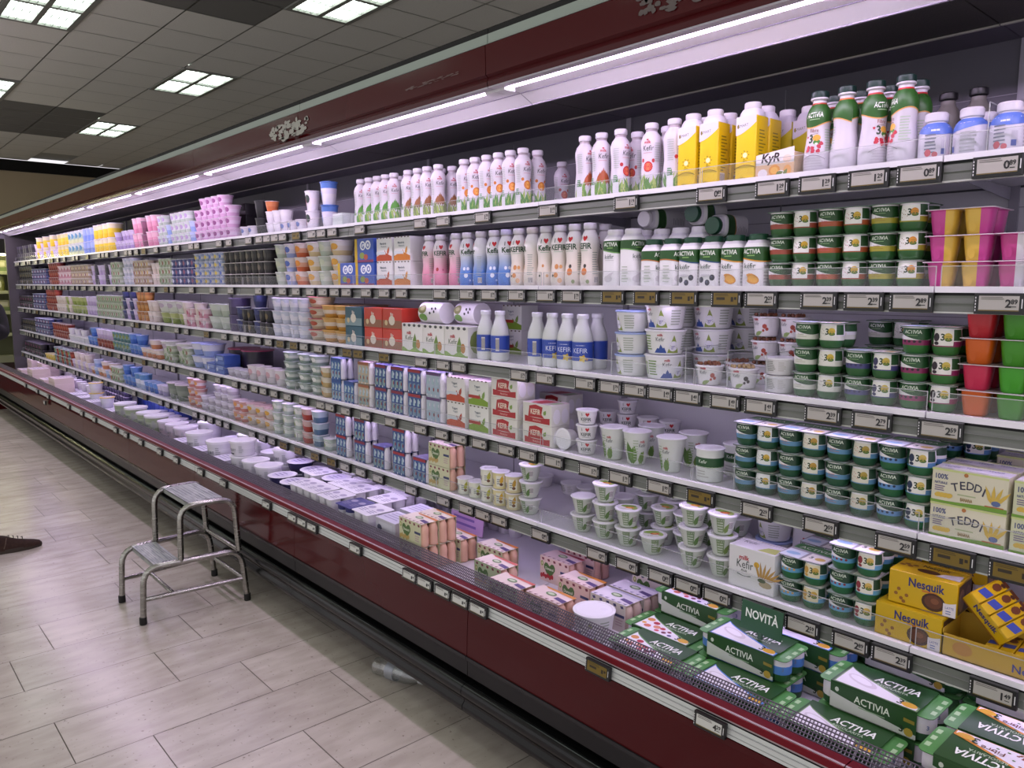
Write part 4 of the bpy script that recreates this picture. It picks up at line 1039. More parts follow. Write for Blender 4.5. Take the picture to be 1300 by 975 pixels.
def pouch(key):
    m = MB(); m.tube([(-.06, 0, .045), (-.058, 0, .045), (-.03, 0, .045), (.07, 0, .045), (.078, 0, .045)], .044, M('#e2dee2', .35), 18)
    for i in range(4): m.leaf(lambda s, t: (s, -.0455, t), .012+.016*i, .045+.014*(i % 2), .014, .011, .7*i, '#2c2a30')
    g = lambda s, t: (s, -math.sqrt(max(.0446**2-(t-.045)**2, 1e-8)), t)
    m.disc(g, -.034, .060, .026, .018, '#7d7d4c', 12); m.disc(g, -.030, .027, .026, .015, '#6f9a4c', 12); m.disc(g, -.034, .062, .014, .008, '#a8a878', 9)
    b = m.mesh('pouch_body', True, .9)
    e = MB(); e.tube([(-.0605, 0, .045), (-.066, 0, .045)], .040, M('#7a7a48', .4), 18); e.tube([(-.066, .0, .028), (-.067, .0, .028)], .020, M('#5f9a3a', .4), 14)
    kind(key, 'kefir_pouch', 'kefir', .15, .09, .09, parts=[('pouch_body', b, (0, 0, 0)), ('printed_end', e.mesh('printed_end'), (0, 0, 0))])
pouch('pouch')

# ---- sleeves around six little bottles
SB = [(.014, 0), (.0175, .003), (.0185, .020), (.0165, .042), (.0185, .062), (.0160, .076), (.0120, .083), (.0125, .090)]
def six(key, w, d, h, body, art, bot, tops=None, topc=None, root='drink_sixpack', nx=3, label_side=None):
    m = MB(); c = M(body, .38); g = .004
    m.box(-w/2, w/2-.020, -d/2, -d/2+.0012, 0, h, c); m.box(-w/2, w/2-.020, d/2-.0012, d/2, 0, h, c); m.box(-w/2, w/2-.016, -d/2, d/2, h-.0012, h, c, t=M(topc or body, .38))
    m.box(-w/2, w/2-.020, -d/2, d/2, 0, .001, c)
    art(m, front(-d/2), w-.020, h)
    if tops: tops(m, top(h), w, d)
    s = m.mesh('card_sleeve', False)
    b = MB(); k = (h-.004)/.090; rr_ = (d/2-.002)/.0185/2*1.0
    b.lathe([(r*rr_*1.0, z*k+.0015) for r, z in SB], M(bot, .35), 14); be = b.mesh('little_bottle')
    P_ = [('card_sleeve', s, (-.0, 0, 0))]
    pitch = (w-.006)/nx
    for i in (0, nx-1):
        for y in (-d/4, d/4): P_.append(('little_bottle', be, (-w/2+.003+pitch*(i+.5) if i else -w/2+.012+pitch*.35, y, 0)))
    kind(key, root, 'yogurt drinks', w, d, h, parts=P_)
def art_actm(c1, c2, c3):
    def a(m, f, w, h):
        f2 = lambda s, t: f(s-.010, t)
        m.band(f2, -w*.5, w*.5, h*.86, h*.98, c2, 4)
        for i in range(3):
            x = -w*.33+w*.33*i
            m.poly(f2, [(x-w*.10, h*.50), (x+w*.08, h*.50), (x+w*.05, h*.80), (x-w*.05, h*.80)], '#9fb8c0'); m.poly(f2, [(x-w*.14, h*.1), (x+w*.12, h*.1), (x+w*.10, h*.44), (x-w*.10, h*.40)], c3)
            m.disc(f2, x+w*.06, h*.30, w*.05, h*.08, '#8a3a40', 8); m.disc(f2, x+w*.08, h*.68, w*.05, h*.07, '#c2c8d2', 8); m.disc(f2, x-w*.12, h*.06, w*.04, h*.05, '#d2d6dc', 7)
    return a
six('am_b', .112, .074, .104, '#2c4a86', art_actm('#2c4a86', '#7a2038', '#7f9a9a'), '#dcd7e2', topc='#8a86c4'); six('am_r', .112, .074, .104, '#34508a', art_actm('#34508a', '#982430', '#6a8aa0'), '#dfdae4', topc='#a59ac8')
six('am_c', .112, .074, .104, '#2a5a9a', art_actm('#2a5a9a', '#23478a', '#90aab4'), '#d4d0de', topc='#8f9ad4'); six('am_w', .112, .074, .104, '#b8a890', art_actm('#c0b09c', '#9a5a3a', '#8aa0a0'), '#e0dade', topc='#d8c0cc'); six('am_k', .112, .074, .104, '#a8b4c4', art_actm('#b0bac8', '#5a3a6a', '#9ab0be'), '#e0dce6', topc='#b4a8d0')
def art_dan(body, fruit, n=1):
    def a(m, f, w, h):
        f2 = lambda s, t: f(s-.010, t); f3 = lambda s, t: (s-.010, f(0, 0)[1]-.0004, t)
        for i in range(5): m.poly(f2, [(-w*.44+w*.2*i, h*.93), (-w*.36+w*.2*i, h*.95), (-w*.34+w*.2*i, h*.86), (-w*.41+w*.2*i, h*.84)], '#7a3444' if fruit != 'blue' else '#4a4670')
        x = -w*.16
        m.heart(f2, x, h*.50, h*.31, '#4a6a34'); m.text(f3, x, h*.50, 'Danacol', h*.115, '#dfe4cc', .02, maxw=h*.44)
        m.disc(f2, -w*.42, h*.70, w*.045, h*.11, '#8a9a4a', 9); m.disc(f2, -w*.42, h*.70, w*.022, h*.06, '#d9d2a8', 8)
        c = {'red': '#a8222c', 'orange': '#cf8a24', 'blue': '#8a8a92', 'none': '#b59a5a'}[fruit]
        for k in range(6): m.disc(f2, -w*.44+w*.075*k, h*(.20+.05*(k % 2)), w*.045, h*.10, c, 8)
        m.band(f2, w*.22, w*.48, h*.52, h*.62, '#3a3f66', 4); m.lines(f2, w*.24, w*.46, h*.44, 3, h*.09, h*.04, '#b8a0a0', .4, 3)
    return a
def top_dan(c):
    def a(m, t, w, d):
        for i in range(6): m.poly(t, [(-w*.46+w*.15*i, -d*.42), (-w*.40+w*.15*i, -d*.46), (-w*.37+w*.15*i, -d*.34)], '#7a3444' if c != '#b8b4c8' else '#4a4670')
        m.disc(t, -w*.06, d*.05, w*.13, d*.16, '#6a8a5a', 12); m.disc(top(t(0, 0)[2]+.0004-.0005, .0006), -w*.06, d*.05, w*.09, d*.09, '#c4d0b0', 10); m.poly(t, [(w*.12, -d*.2), (w*.40, -d*.3), (w*.40, -d*.05), (w*.14, 0)], '#5a4a7a'); m.poly(t, [(-w*.3, d*.36), (w*.42, d*.28), (w*.42, d*.46), (-w*.4, d*.46)], c)
    return a
six('dn_o', .165, .082, .0925, '#c8c8a4', art_dan('', 'none'), '#d8ab94', top_dan('#c8783a'), '#e2d6cc'); six('dn_g', .165, .082, .0925, '#b4c29c', art_dan('', 'none'), '#d6ad9c', top_dan('#cc6a60'), '#e4d4cc'); six('dn_r', .165, .082, .0925, '#dcc0ba', art_dan('', 'red'), '#d8ab9c', top_dan('#b04a5a'), '#e2cccc'); six('dn_p', .165, .082, .0925, '#dcbcb4', art_dan('', 'orange'), '#d8aa98', top_dan('#d08a3a'), '#e0ccc8'); six('dn_v', .165, .082, .0925, '#d2c8c2', art_dan('', 'blue'), '#cbb0a8', top_dan('#b8b4c8'), '#dcd6e0')

# ---- eight-cup sleeves lying in the tray
def eight(key, edge, art_top, fruit, flip=False):
    w, d, h = .262, .128, .068; sw = .196
    m = MB(); g = M('#234a22', .38)
    y0, y1 = -d/2, d/2
    vs = []
    nn = 8
    # sleeve with bowed short ends
    m.box(-sw/2, sw/2, y0, y0+.001, .004, h, g); m.box(-sw/2, sw/2, y1-.001, y1, .004, h, g); m.box(-sw/2, sw/2, y0, y1, h-.001, h, g)
    f = front(y0); t = (lambda s, q: (-s, -q, h+.0005)) if flip else top(h)
    t2 = (lambda s, q: (-s, -q, h+.0009)) if flip else top(h, .0009)
    m.band(f, -sw/2, sw/2, .004, lambda s: h*(.62-.42*((s+sw/2)/sw)**.8), '#c9cbc6', 12)
    m.text(f, 0, h*.50, 'ACTIVIA', h*.26, '#dfe6d8', .012, maxw=sw*.42); m.band(f, -.03, .03, h*.36, h*.40, '#8aa884', 4); m.text(f, sw*.34, h*.16, '3', h*.22, '#1c2f1a', .03); m.disc(f, sw*.42, h*.22, .010, .010, '#b59a3a', 10)
    m.disc(f, -sw*.42, h*.74, .005, .006, '#c8d0c4', 7); m.poly(f, [(sw*.36, h*.56), (sw*.48, h*.54), (sw*.48, h*.66), (sw*.36, h*.68)], '#8a7a2a')
    m.band(t, -sw*.47, sw*.49, lambda s: -d*.48, lambda s: d*(.30-.62*((s+sw*.47)/(sw*.96))**.75+.0), edge, 16)
    m.band(t2, -sw*.455, sw*.475, lambda s: -d*.465, lambda s: d*(.255-.62*((s+sw*.455)/(sw*.93))**.75), '#e3dfe8', 16)
    m.text(t, sw*.12, d*.06, 'ACTIVIA', .026, '#eef2ea', .02, shear=.15, maxw=sw*.52); m.text(t, sw*.10, -d*.06, 'REGOLARITÀ', .010, '#b9cdb0', .01, maxw=sw*.36)
    art_top(m, t2 if True else t, sw, d)
    m.text(t2, sw*.28, -d*.42, '3', .022, '#1e331c', .03); m.disc(t2, sw*.38, -d*.36, .017, .012, '#d0a23a', 12)
    s_ = m.mesh('card_sleeve', False)
    c = MB()
    P2 = [(.021, 0), (.0265, .004), (.0285, .022), (.0285, .044), (.0275, .062)]
    c.lathe(P2, [M('#24502a', .35), M('#24502a', .35), M(edge if edge == '#4f7fc4' else '#d4d0d4', .35), M('#d4d0d8', .35)], 16); mf = on_lathe(P2); c.text(mf, .02, .032, '3', .010, '#6a7aa0', .02)
    ce = c.mesh('yogurt_cup')
    l = MB(); l.rbox(-w/2, w/2, -d/2, d/2, .0615, .0632, .016, M('#33602f', .35), top=M('#4f8a48', .35), n=3)
    tt = top(.0632)
    for sx in (-1, 1):
        for i in range(3): l.poly(tt, [(sx*w*.44, -d*.3+d*.25*i), (sx*w*.48, -d*.3+d*.25*i), (sx*w*.48, -d*.16+d*.25*i), (sx*w*.44, -d*.16+d*.25*i)], '#a8c89a')
    P_ = [('card_sleeve', s_, (0, 0, 0)), ('foil_lid', l.mesh('foil_lid', True, .5), (0, 0, 0))]
    for sx in (-1, 1):
        for sy in (-1, 1): P_.append(('yogurt_cup', ce, (sx*(w/2-.031), sy*.0315, 0)))
    kind(key, 'yogurt_pack', 'yogurt', w, d, h, parts=P_, step=h+.001)
def tp_plain(m, t, w, d): m.disc(t, -w*.22, -d*.14, .040, .018, '#cfc9d2', 14, -.35); m.disc(t, -w*.24, -d*.12, .030, .012, '#e6e2ec', 12, -.35)
def tp_fruit(m, t, w, d):
    for s, q, r_, c_ in ((-.38, .02, .013, '#c98a4a'), (-.24, -.06, .011, '#a8283a'), (-.16, -.22, .012, '#d08a6a'), (-.06, -.20, .009, '#b03a44'), (.02, -.34, .008, '#6a2444'), (.08, -.24, .007, '#7a2040'), (-.30, -.30, .012, '#c8705a'), (.14, -.38, .007, '#4a3a7a'), (-.10, -.36, .008, '#c4485a'), (-.4, -.22, .008, '#d9a04a')): m.disc(t, w*s, d*q, r_, r_*.85, c_, 9)
def tp_grain(m, t, w, d):
    r = random.Random(4)
    for i in range(26): m.disc(t, w*r.uniform(-.42, .2), d*r.uniform(-.44, -.05), .0035, .0028, r.choice(['#8a5a3a', '#b08a5a', '#5a7a4a', '#7a3a34']), 6)
    m.disc(t, -w*.34, d*.06, .020, .012, '#cf9a44', 10); m.text(t, w*.1, -d*.30, 'Fibre', .016, '#6a3a2c', 0)
eight('e_plain', '#7a9a6a', tp_plain, ''); eight('e_blue', '#4f7fc4', tp_plain, ''); eight('e_fruit', '#6a9a5a', tp_fruit, ''); eight('e_fibre', '#cf8a3a', tp_grain, '', True)
# ---- green shelf card
m = MB(); m.box(-.062, .062, -.0012, .0012, 0, .078, M('#245036', .45)); m.text(front(-.0012), 0, .036, 'NOVITÀ', .024, '#e6ece4', .02, maxw=.098)
cd = m.mesh('card', False); m = MB(); m.box(-.006, .006, -.003, .003, -.0125, .004, M('#33503e', .4)); kind('novita', 'shelf_card', 'sign', .124, .004, .078, parts=[('card', cd, (0, 0, 0)), ('card_clip', m.mesh('card_clip', False), (0, 0, 0))])
m = MB(); m.box(-.05, .05, -.001, .001, 0, .05, M('#cfa8d4', .45)); m.lines(front(-.001), -.042, .042, .04, 3, .012, .005, '#8a6ab0', .4, 3); kind('pinkcard', 'shelf_card', 'sign', .1, .003, .05, mesh=m.mesh('card', False))
# ================================================================== simpler products, too small in the photo to show their parts
def gk(key, root, w, h, cols, lid='#dcd8e0', shape='cup', blob=None, cat='yogurt', d=None):
    m = MB(); r = w/2; n = 14
    C = [M(c, .38) for c in cols]; Ld = M(lid, .32)
    if shape in ('cup', 'jar', 'sq', 'bucket'):
        tb = {'cup': .76, 'jar': .94, 'sq': .84, 'bucket': .88}[shape]; sq = .6 if shape == 'sq' else 1.0
        k = len(C); rr_ = r*(.93 if shape != 'bucket' else .94)
        prof = [(rr_*tb*.92, 0)] + [(rr_*(tb+(1-tb)*(i/k)), h*.94*i/k + (.004 if i == 0 else 0)) for i in range(k+1)]
        m.lathe(prof, [C[0]]+C, n+(6 if sq != 1 else 0), sq=sq)
        lh = .06 if shape != 'bucket' else .13
        m.lathe([(rr_, h*(1-lh)), (r, h*(1-lh)+.0008), (r, h-.001), (r*.93, h)], Ld, n+(6 if sq != 1 else 0), sq=sq)
        mf = on_lathe(prof, .0008, sq)
        if blob:
            for i, b in enumerate(blob):
                s0 = (-.55+.75*i-.02*i*i)*r; m.disc(mf, s0, h*(.42+.16*(i % 2)), r*.42, h*.22, b, 9)
        if shape == 'cup' and key.startswith('d_'): m.disc(top(h), 0, 0, r*.7, r*.7, '#c4bed6', 14); m.lines(top(h), -r*.45, r*.45, r*.3, 3, r*.3, r*.1, '#6f6a94', .3, 5)
        if shape == 'bucket':
            m.text(mf, 0, h*.36, 'YOGURT', h*.16, '#8a8a94', .02, maxw=r*1.3); m.band(mf, -r*.3, r*.3, h*.12, h*.22, '#4a4a58', 3); m.lines(mf, r*.75, r*1.1, h*.7, 5, h*.1, h*.05, '#a9a9b2', .3, 2)
            m.disc(top(h, .0006), 0, 0, r*.62, r*.62, '#d8d5e2', 16)
    elif shape == 'pack':
        d = d or w
        for sx in (-1, 1):
            for sy in (-1, 1):
                k = len(C); q = w/4*.96
                prof = [(q*.80, 0)] + [(q*(.86+.12*i/k), h*.95*i/k+(.003 if i == 0 else 0)) for i in range(k+1)]
                m.lathe(prof, [C[0]]+C, 12, cx=sx*w/4, cy=sy*d/4, sq=.8)
                if blob and sy < 0:
                    mf = on_lathe(prof, .0008, .8, sx*w/4, sy*d/4); m.disc(mf, 0, h*.5, q*.55, h*.25, blob[(sx+1)//2 % len(blob)], 9)
        m.rbox(-w/2, w/2, -d/2, d/2, h*.95, h, .008, Ld, n=2)
        if key.startswith('d_'):
            tp = top(h)
            for sx in (-1, 1): m.disc(tp, sx*w*.24, d*.12, w*.15, d*.12, '#a9a3bc', 10); m.lines(tp, sx*w*.24-w*.16, sx*w*.24+w*.16, -d*.08, 3, d*.09, d*.035, '#8f8aa6', .3, 4)
    else:
        d = d or w*.7
        m.rbox(-w/2, w/2, -d/2, d/2, 0, h, .003, C[0], top=Ld, n=2); f = front(-d/2)
        if key.startswith('d_'): m.lines(top(h), -w*.38, w*.38, d*.32, 4, d*.17, d*.06, '#a49ebc', .4, 6)
        if len(cols) > 1: m.band(f, -w*.49, w*.49, h*.04, h*.38, cols[1], 3)
        if len(cols) > 2: m.band(f, -w*.30, w*.36, h*.50, h*.84, cols[2], 3)
        if blob:
            for i, b in enumerate(blob): m.disc(f, w*(-.28+.3*i), h*(.46+.1*(i % 2)), w*.12, h*.2, b, 9)
    dd = d if (shape in ('pack', 'box')) else w
    kind(key, root, cat, w, dd, h, mesh=m.mesh(root, True, .6), step=h+.0006)

WH = '#dcd8e0'; LV = '#c9c0d6'
gk('g_bluetall', 'yogurt_cup', .088, .110, [WH, WH, '#d2cde0', '#4f74b8'], '#3f66b0', 'cup', ['#7f9ad0'])
gk('g_cherry', 'yogurt_cup', .080, .095, [WH, '#e0d8de', WH], WH, 'cup', ['#a03a4a', '#2f3a34'])
gk('g_orangecup', 'yogurt_cup', .080, .056, ['#b8663c', '#c2764a'], WH); gk('g_white', 'yogurt_cup', .080, .060, [WH, '#e0dce2'], WH, 'cup', ['#c9b8c0'])
gk('g_clearlow', 'yogurt_cup', .100, .060, ['#bfc6c6', '#c9cfcd'], '#d3d8d6', 'box'); gk('g_print', 'yogurt_cup', .080, .058, [WH, '#d6cfd8'], WH, 'cup', ['#b07a80', '#6a7ab0'])
gk('g_blackpro', 'protein_cup', .085, .095, ['#17151a', '#1c1a20'], '#2a282e', 'cup'); gk('g_blackbox', 'pudding_pack', .140, .075, ['#161318', '#241a20', '#1a171c'], '#3a2a30', 'box', ['#5a3a34'], 'dessert')
gk('g_pinkflower', 'yogurt_pot', .100, .066, ['#c9a0c4', '#d8c2d8', '#d0aecb'], '#dcd2de', 'cup', ['#b4589c', '#8a4a80']); gk('g_greenpale', 'yogurt_pot', .090, .070, ['#b4c2b4', '#d4d6d6', '#c2ccc4'], WH, 'cup', ['#8fae90', '#b09ac2']); gk('g_bluepale', 'yogurt_pot', .090, .070, ['#8fa4d6', '#b4c0e0'], '#c9cee6', 'cup', ['#5f7cc8'])
gk('g_pinktall', 'yogurt_cup', .110, .115, ['#c47a96', '#cf8ea6', '#d8a8ba'], '#d8c6d0', 'cup', ['#a84a72']); gk('g_darkpink', 'yogurt_cup', .100, .100, ['#6a3a54', '#7a4862'], '#8a7484'); gk('g_violet', 'yogurt_cup', .095, .075, ['#a48fc0', '#c2b4d2'], LV, 'cup', ['#b8688a'])
gk('g_yellowtub', 'yogurt_tub', .155, .115, ['#d0ae20', '#d8bc34', '#cbbf8a'], '#d9d4dc', 'jar', ['#b89a10']); gk('g_yellow', 'yogurt_tub', .130, .120, ['#d6b41c', '#dcc034', '#d8cdae'], '#dcd8de', 'jar', ['#c9a010']); gk('g_bluetub', 'yogurt_tub', .120, .115, ['#6f86c8', '#8fa0d4'], '#b9c0de', 'jar', ['#4a66b8']); gk('g_greentub', 'yogurt_tub', .130, .115, ['#c9cfa0', '#a9bcb0', '#cbd2cc'], WH, 'jar', ['#7fa04c', '#4f88a8'])
gk('g_dark', 'dessert_cup', .110, .090, ['#2a2434', '#1f1a26', '#3a3046'], '#4a4256', 'jar', ['#6a5a70'], 'dessert'); gk('g_fr_green', 'fruit_dessert_cup', .105, .072, ['#aab4a4', '#c4c8bc', '#b4bcb0'], '#cfd3cc', 'cup', ['#7f9a54', '#c2c8b0'], 'dessert'); gk('g_fr_bow', 'fruit_dessert_cup', .105, .072, ['#8f9ac2', '#c9c4cc', '#d0ccd0'], '#dcd6d8', 'cup', ['#b0485a', '#4f66b0'], 'dessert')
gk('g_fr_red', 'fruit_dessert_cup', .105, .072, ['#b85a34', '#cf9a80', '#d8c8c4'], '#dccfcc', 'cup', ['#b83a24', '#d88a34'], 'dessert'); gk('g_fr_or', 'fruit_dessert_cup', .130, .072, ['#c9b48a', '#d8cdc4', '#dcd6d4'], '#dcd6d6', 'cup', ['#d07a2c', '#d8a040'], 'dessert')
gk('g_blackpk', 'pudding_pack', .160, .066, ['#1d1a1c', '#2c2826', '#1f1c1e'], '#b9b2b0', 'pack', ['#5a5044', '#3a342e'], 'dessert'); gk('g_bypk', 'yogurt_pack', .150, .050, ['#8f9aae', '#c9c8c4', '#9aa6c0'], '#cfd0dc', 'pack', ['#c9b24a', '#4f6ab4']); gk('g_navypk', 'yogurt_pack', .150, .058, ['#2f356a', '#5a6090', '#3a4078'], '#b9bcd2', 'pack', ['#c9cce0', '#8a4a6a'])
gk('g_gpk', 'yogurt_pack', .130, .062, ['#9aa890', '#c2c6b8', '#aab49c'], '#cfd2cc', 'pack', ['#6a8a4a', '#8a5a4a']); gk('g_ppk', 'yogurt_pack', .130, .062, ['#c08a9a', '#d8bcc4'], '#dccfd4', 'pack', ['#a84a62', '#d8d0d4']); gk('g_bpk', 'yogurt_pack', .130, .062, ['#a08a74', '#cfc6c0', '#b4a494'], '#d3cdd0', 'pack', ['#8a4a3a', '#c2a05a'])
gk('g_redpk', 'dairy_cup', .095, .075, ['#8a3024', '#a04a34', '#7a2a22'], '#b4a09a', 'cup', ['#c28a5a'], 'dessert'); gk('g_cream', 'dessert_cup', .095, .080, ['#d4c4bc', '#dccfca'], '#ded4d4', 'cup', ['#b0604a'], 'dessert'); gk('g_lilac', 'yogurt_cup', .100, .085, ['#b9a4cc', '#cbbcda'], '#d6cfe2', 'cup'); gk('g_amber', 'dessert_cup', .090, .075, ['#b4783a', '#c28c50', '#a06a3c'], '#cfc2b4', 'cup', ['#7a4a24'], 'dessert')
gk('g_navy', 'dessert_cup', .090, .075, ['#2c3058', '#3a4070'], '#c9c9d8', 'cup', ['#8a90b8'], 'dessert'); gk('g_black', 'dessert_pack', .150, .070, ['#17151b', '#221f27'], '#55505c', 'pack', ['#4a4640', '#6a5a3a'], 'dessert'); gk('g_purplebig', 'yogurt_tub', .140, .100, ['#3a2f52', '#4a3d66'], '#6a5f82', 'jar', ['#b8b0c8']); gk('g_palebig', 'yogurt_tub', .170, .080, ['#aeb8a8', '#c2c9be'], '#cdd2cc', 'cup', ['#8a9a84'])
gk('g_whitebig', 'yogurt_tub', .190, .085, ['#c9cdbf', '#d4d4d0'], '#dcdad8', 'cup', ['#5a6a3a', '#b8a8b8']); gk('g_ygtub', 'yogurt_tub', .150, .080, ['#8a9a4c', '#a8b070'], '#cfd0c2', 'cup', ['#c9cbb8']); gk('g_dish', 'dessert_cup', .150, .055, ['#b4a48a', '#c9c2b0', '#bcb49a'], '#c2606a', 'cup', ['#6a8a5a', '#a8503a'], 'dessert'); gk('g_amberdish', 'dessert_cup', .130, .060, ['#b5853c', '#cfc0b0', '#c49a58'], '#d0a85a', 'cup', ['#dcd4c8'], 'dessert')
gk('g_brownpk', 'dessert_pack', .150, .060, ['#8a6448', '#a88468'], '#b89a80', 'pack', ['#5a3a2a', '#c9a888'], 'dessert'); gk('g_wb', 'dairy_pot', .100, .070, ['#b9bccc', '#d8d6de', '#c2c6d6'], WH, 'cup', ['#4a5aa0', '#d8d4e0']); gk('g_smallg', 'yogurt_cup', .100, .050, ['#7f9088', '#c2c8c2', '#9aa8a0'], '#c9d2d4', 'sq', ['#2f4a3c', '#dfe0dc']); gk('g_smally', 'yogurt_cup', .090, .050, ['#b8a070', '#d0c8b4'], '#d4cfc4', 'sq', ['#c8842c'])  # the white cups with blue print are yogurt cups
gk('g_redwhite', 'yogurt_cup', .100, .090, ['#c9c2c6', '#d9d2d6'], '#dcd2d8', 'cup', ['#9a3a48', '#c9a0a8']); gk('g_darkbucket', 'dessert_bucket', .210, .150, ['#1b1422', '#251b2e', '#1c1524'], '#8a2a4a', 'jar', ['#3a3048'], 'dessert'); gk('g_blueb', 'yogurt_carton', .150, .060, ['#34509a', '#4a66b0', '#7f94cc'], '#5a74bc', 'box', ['#c2cae0']); gk('g_bluewhite', 'yogurt_tub', .170, .085, ['#8a9ac4', '#d4d4e0'], '#aab4de', 'cup', ['#2f4aa0'])
gk('g_teal', 'yogurt_cup', .095, .080, ['#4a7078', '#8aa4a4', '#5a8088'], '#c4cccc', 'cup', ['#c9cfc9', '#7a8a4a']); gk('g_orw', 'yogurt_cup', .110, .070, ['#c08058', '#dcccc4'], '#d6cfd6', 'cup', ['#b5502c']); gk('g_bluecup', 'yogurt_cup', .100, .080, ['#3f66b4', '#5f86c8'], '#9ab0dc', 'cup', ['#dde2ee']); gk('g_black4', 'pudding_pack', .150, .070, ['#14121a', '#1e1a24'], '#6a6470', 'pack', ['#8a3a6a', '#2a2630'], 'dessert')
gk('g_pc', 'dairy_cup', .085, .062, ['#a8b4b0', '#d0d4cc', '#b4c0b4'], '#d6d6da', 'sq', ['#8a9a4a', '#dcdcd6']); gk('g_pcr', 'dairy_cup', .085, .062, ['#a03c30', '#c2a09a'], '#d6ced2', 'sq', ['#b84a34']); gk('g_pcb', 'dairy_cup', .085, .062, ['#4f6a88', '#a8b8c4'], '#d4d4dc', 'sq', ['#dfe0e4']); gk('g_fruity', 'yogurt_cup', .120, .064, ['#c2b4a8', '#d8d0cc'], '#d8b8b4', 'cup', ['#a8342c', '#d0a03c']); gk('g_whitestack', 'dairy_pot', .095, .048, ['#b4acb8', '#d4cedc'], '#dcd8e4', 'cup', ['#8a7f90'])  # square printed cups and low white cups here are yogurt cups
gk('g_redcup', 'yogurt_pot', .095, .064, ['#c08078', '#d8ccd0', '#c89a94'], '#d9c8cc', 'cup', ['#b03a34', '#d89a5a']); gk('g_greytub', 'yogurt_tub', .170, .120, ['#6a7468', '#868e80', '#747e70'], '#d8cdd4', 'cup', ['#a8b09a']); gk('g_vcup', 'yogurt_cup', .100, .080, ['#9a90b8', '#c4bcd4'], '#d4cee2', 'cup'); gk('g_bwtall', 'yogurt_cup', .105, .120, ['#b0bcdc', '#d2d4e4', '#5a86b8'], '#8aa8c8', 'cup'); gk('g_yel', 'yogurt_cup', .100, .060, ['#cfae3c', '#d8c05a'], '#ddd2a8', 'cup')
# tray goods
gk('d_bucket', 'yogurt_bucket', .165, .118, ['#d3cfdc', '#dbd7e2', '#d3cfdc'], '#dedbe6', 'bucket', cat='yogurt'); gk('d_bucket_s', 'yogurt_bucket', .150, .085, ['#cfcbd6', '#d6d2dc'], '#dedbe4', 'bucket'); gk('d_greenb', 'yogurt_bucket', .165, .120, ['#8f9c80', '#aeb4a6', '#9aa68c'], '#dcd8e4', 'bucket'); gk('d_palebk', 'yogurt_bucket', .150, .100, ['#b9a8b4', '#c9bccb'], '#dcd4e6', 'bucket')
gk('d_cube', 'quark_carton', .110, .075, ['#3c52b4', '#4a60c0'], '#6a7cd0', 'box', d=.10, cat='quark'); gk('d_navy', 'quark_tub', .150, .062, ['#26244a', '#2e2c56'], '#d3d0dc', 'cup', ['#5a5a8a'], 'quark'); gk('d_wsq', 'yogurt_pack', .135, .064, ['#c9c6ce', '#d6d3da'], '#e0dde6', 'pack'); gk('d_wcup', 'yogurt_cup', .090, .080, ['#cfc6d4', '#d8d0dc'], '#dcd6e2', 'sq')
gk('d_navysq', 'yogurt_pack', .130, .062, ['#c6c4cc', '#d0ced8', '#34346c'], '#3e3e7c', 'pack'); gk('d_sleeve', 'yogurt_sleeve_pack', .145, .072, ['#bdbac6', '#aeacba', '#c9c7d2'], '#cfcce0', 'box', ['#55556a'], d=.11); gk('d_bag', 'cheese_bag', .260, .055, ['#d6c2c0', '#cbb4ae'], '#d8c4d0', 'box', d=.17, cat='cheese'); gk('d_yelcup', 'yogurt_tub', .120, .090, ['#d2d0dc', '#dad8e2'], '#d9b83c', 'cup', ['#9a9ab0']); gk('d_lowtray', 'cheese_tray', .170, .045, ['#c4bed0', '#d0cada'], '#ddd8ec', 'box', d=.13, cat='cheese'); gk('d_dkcup', 'dairy_pot', .080, .055, ['#3a3450', '#4c4666'], '#b9b0c6', 'cup')

gk('d_base', 'cheese_tray', .160, .045, ['#b9b2c6', '#c9c2d4'], '#d6d0e4', 'box', d=.15, cat='cheese')

m = MB(); m.lathe([(.052, 0), (.062, .050)], M('#26244a', .38), 18); m.lathe([(.064, .050), (.066, .051), (.066, .058), (.060, .060)], M('#2a2858', .35), 18)
m.disc(top(.060), 0, 0, .040, .040, '#b02a34', 16); m.lines(top(.060), -.024, .024, .014, 3, .013, .005, '#e0d4d8', .3, 3)
kind('d_redmark', 'quark_tub', 'quark', .134, .134, .060, mesh=m.mesh('quark_tub', True, .6))
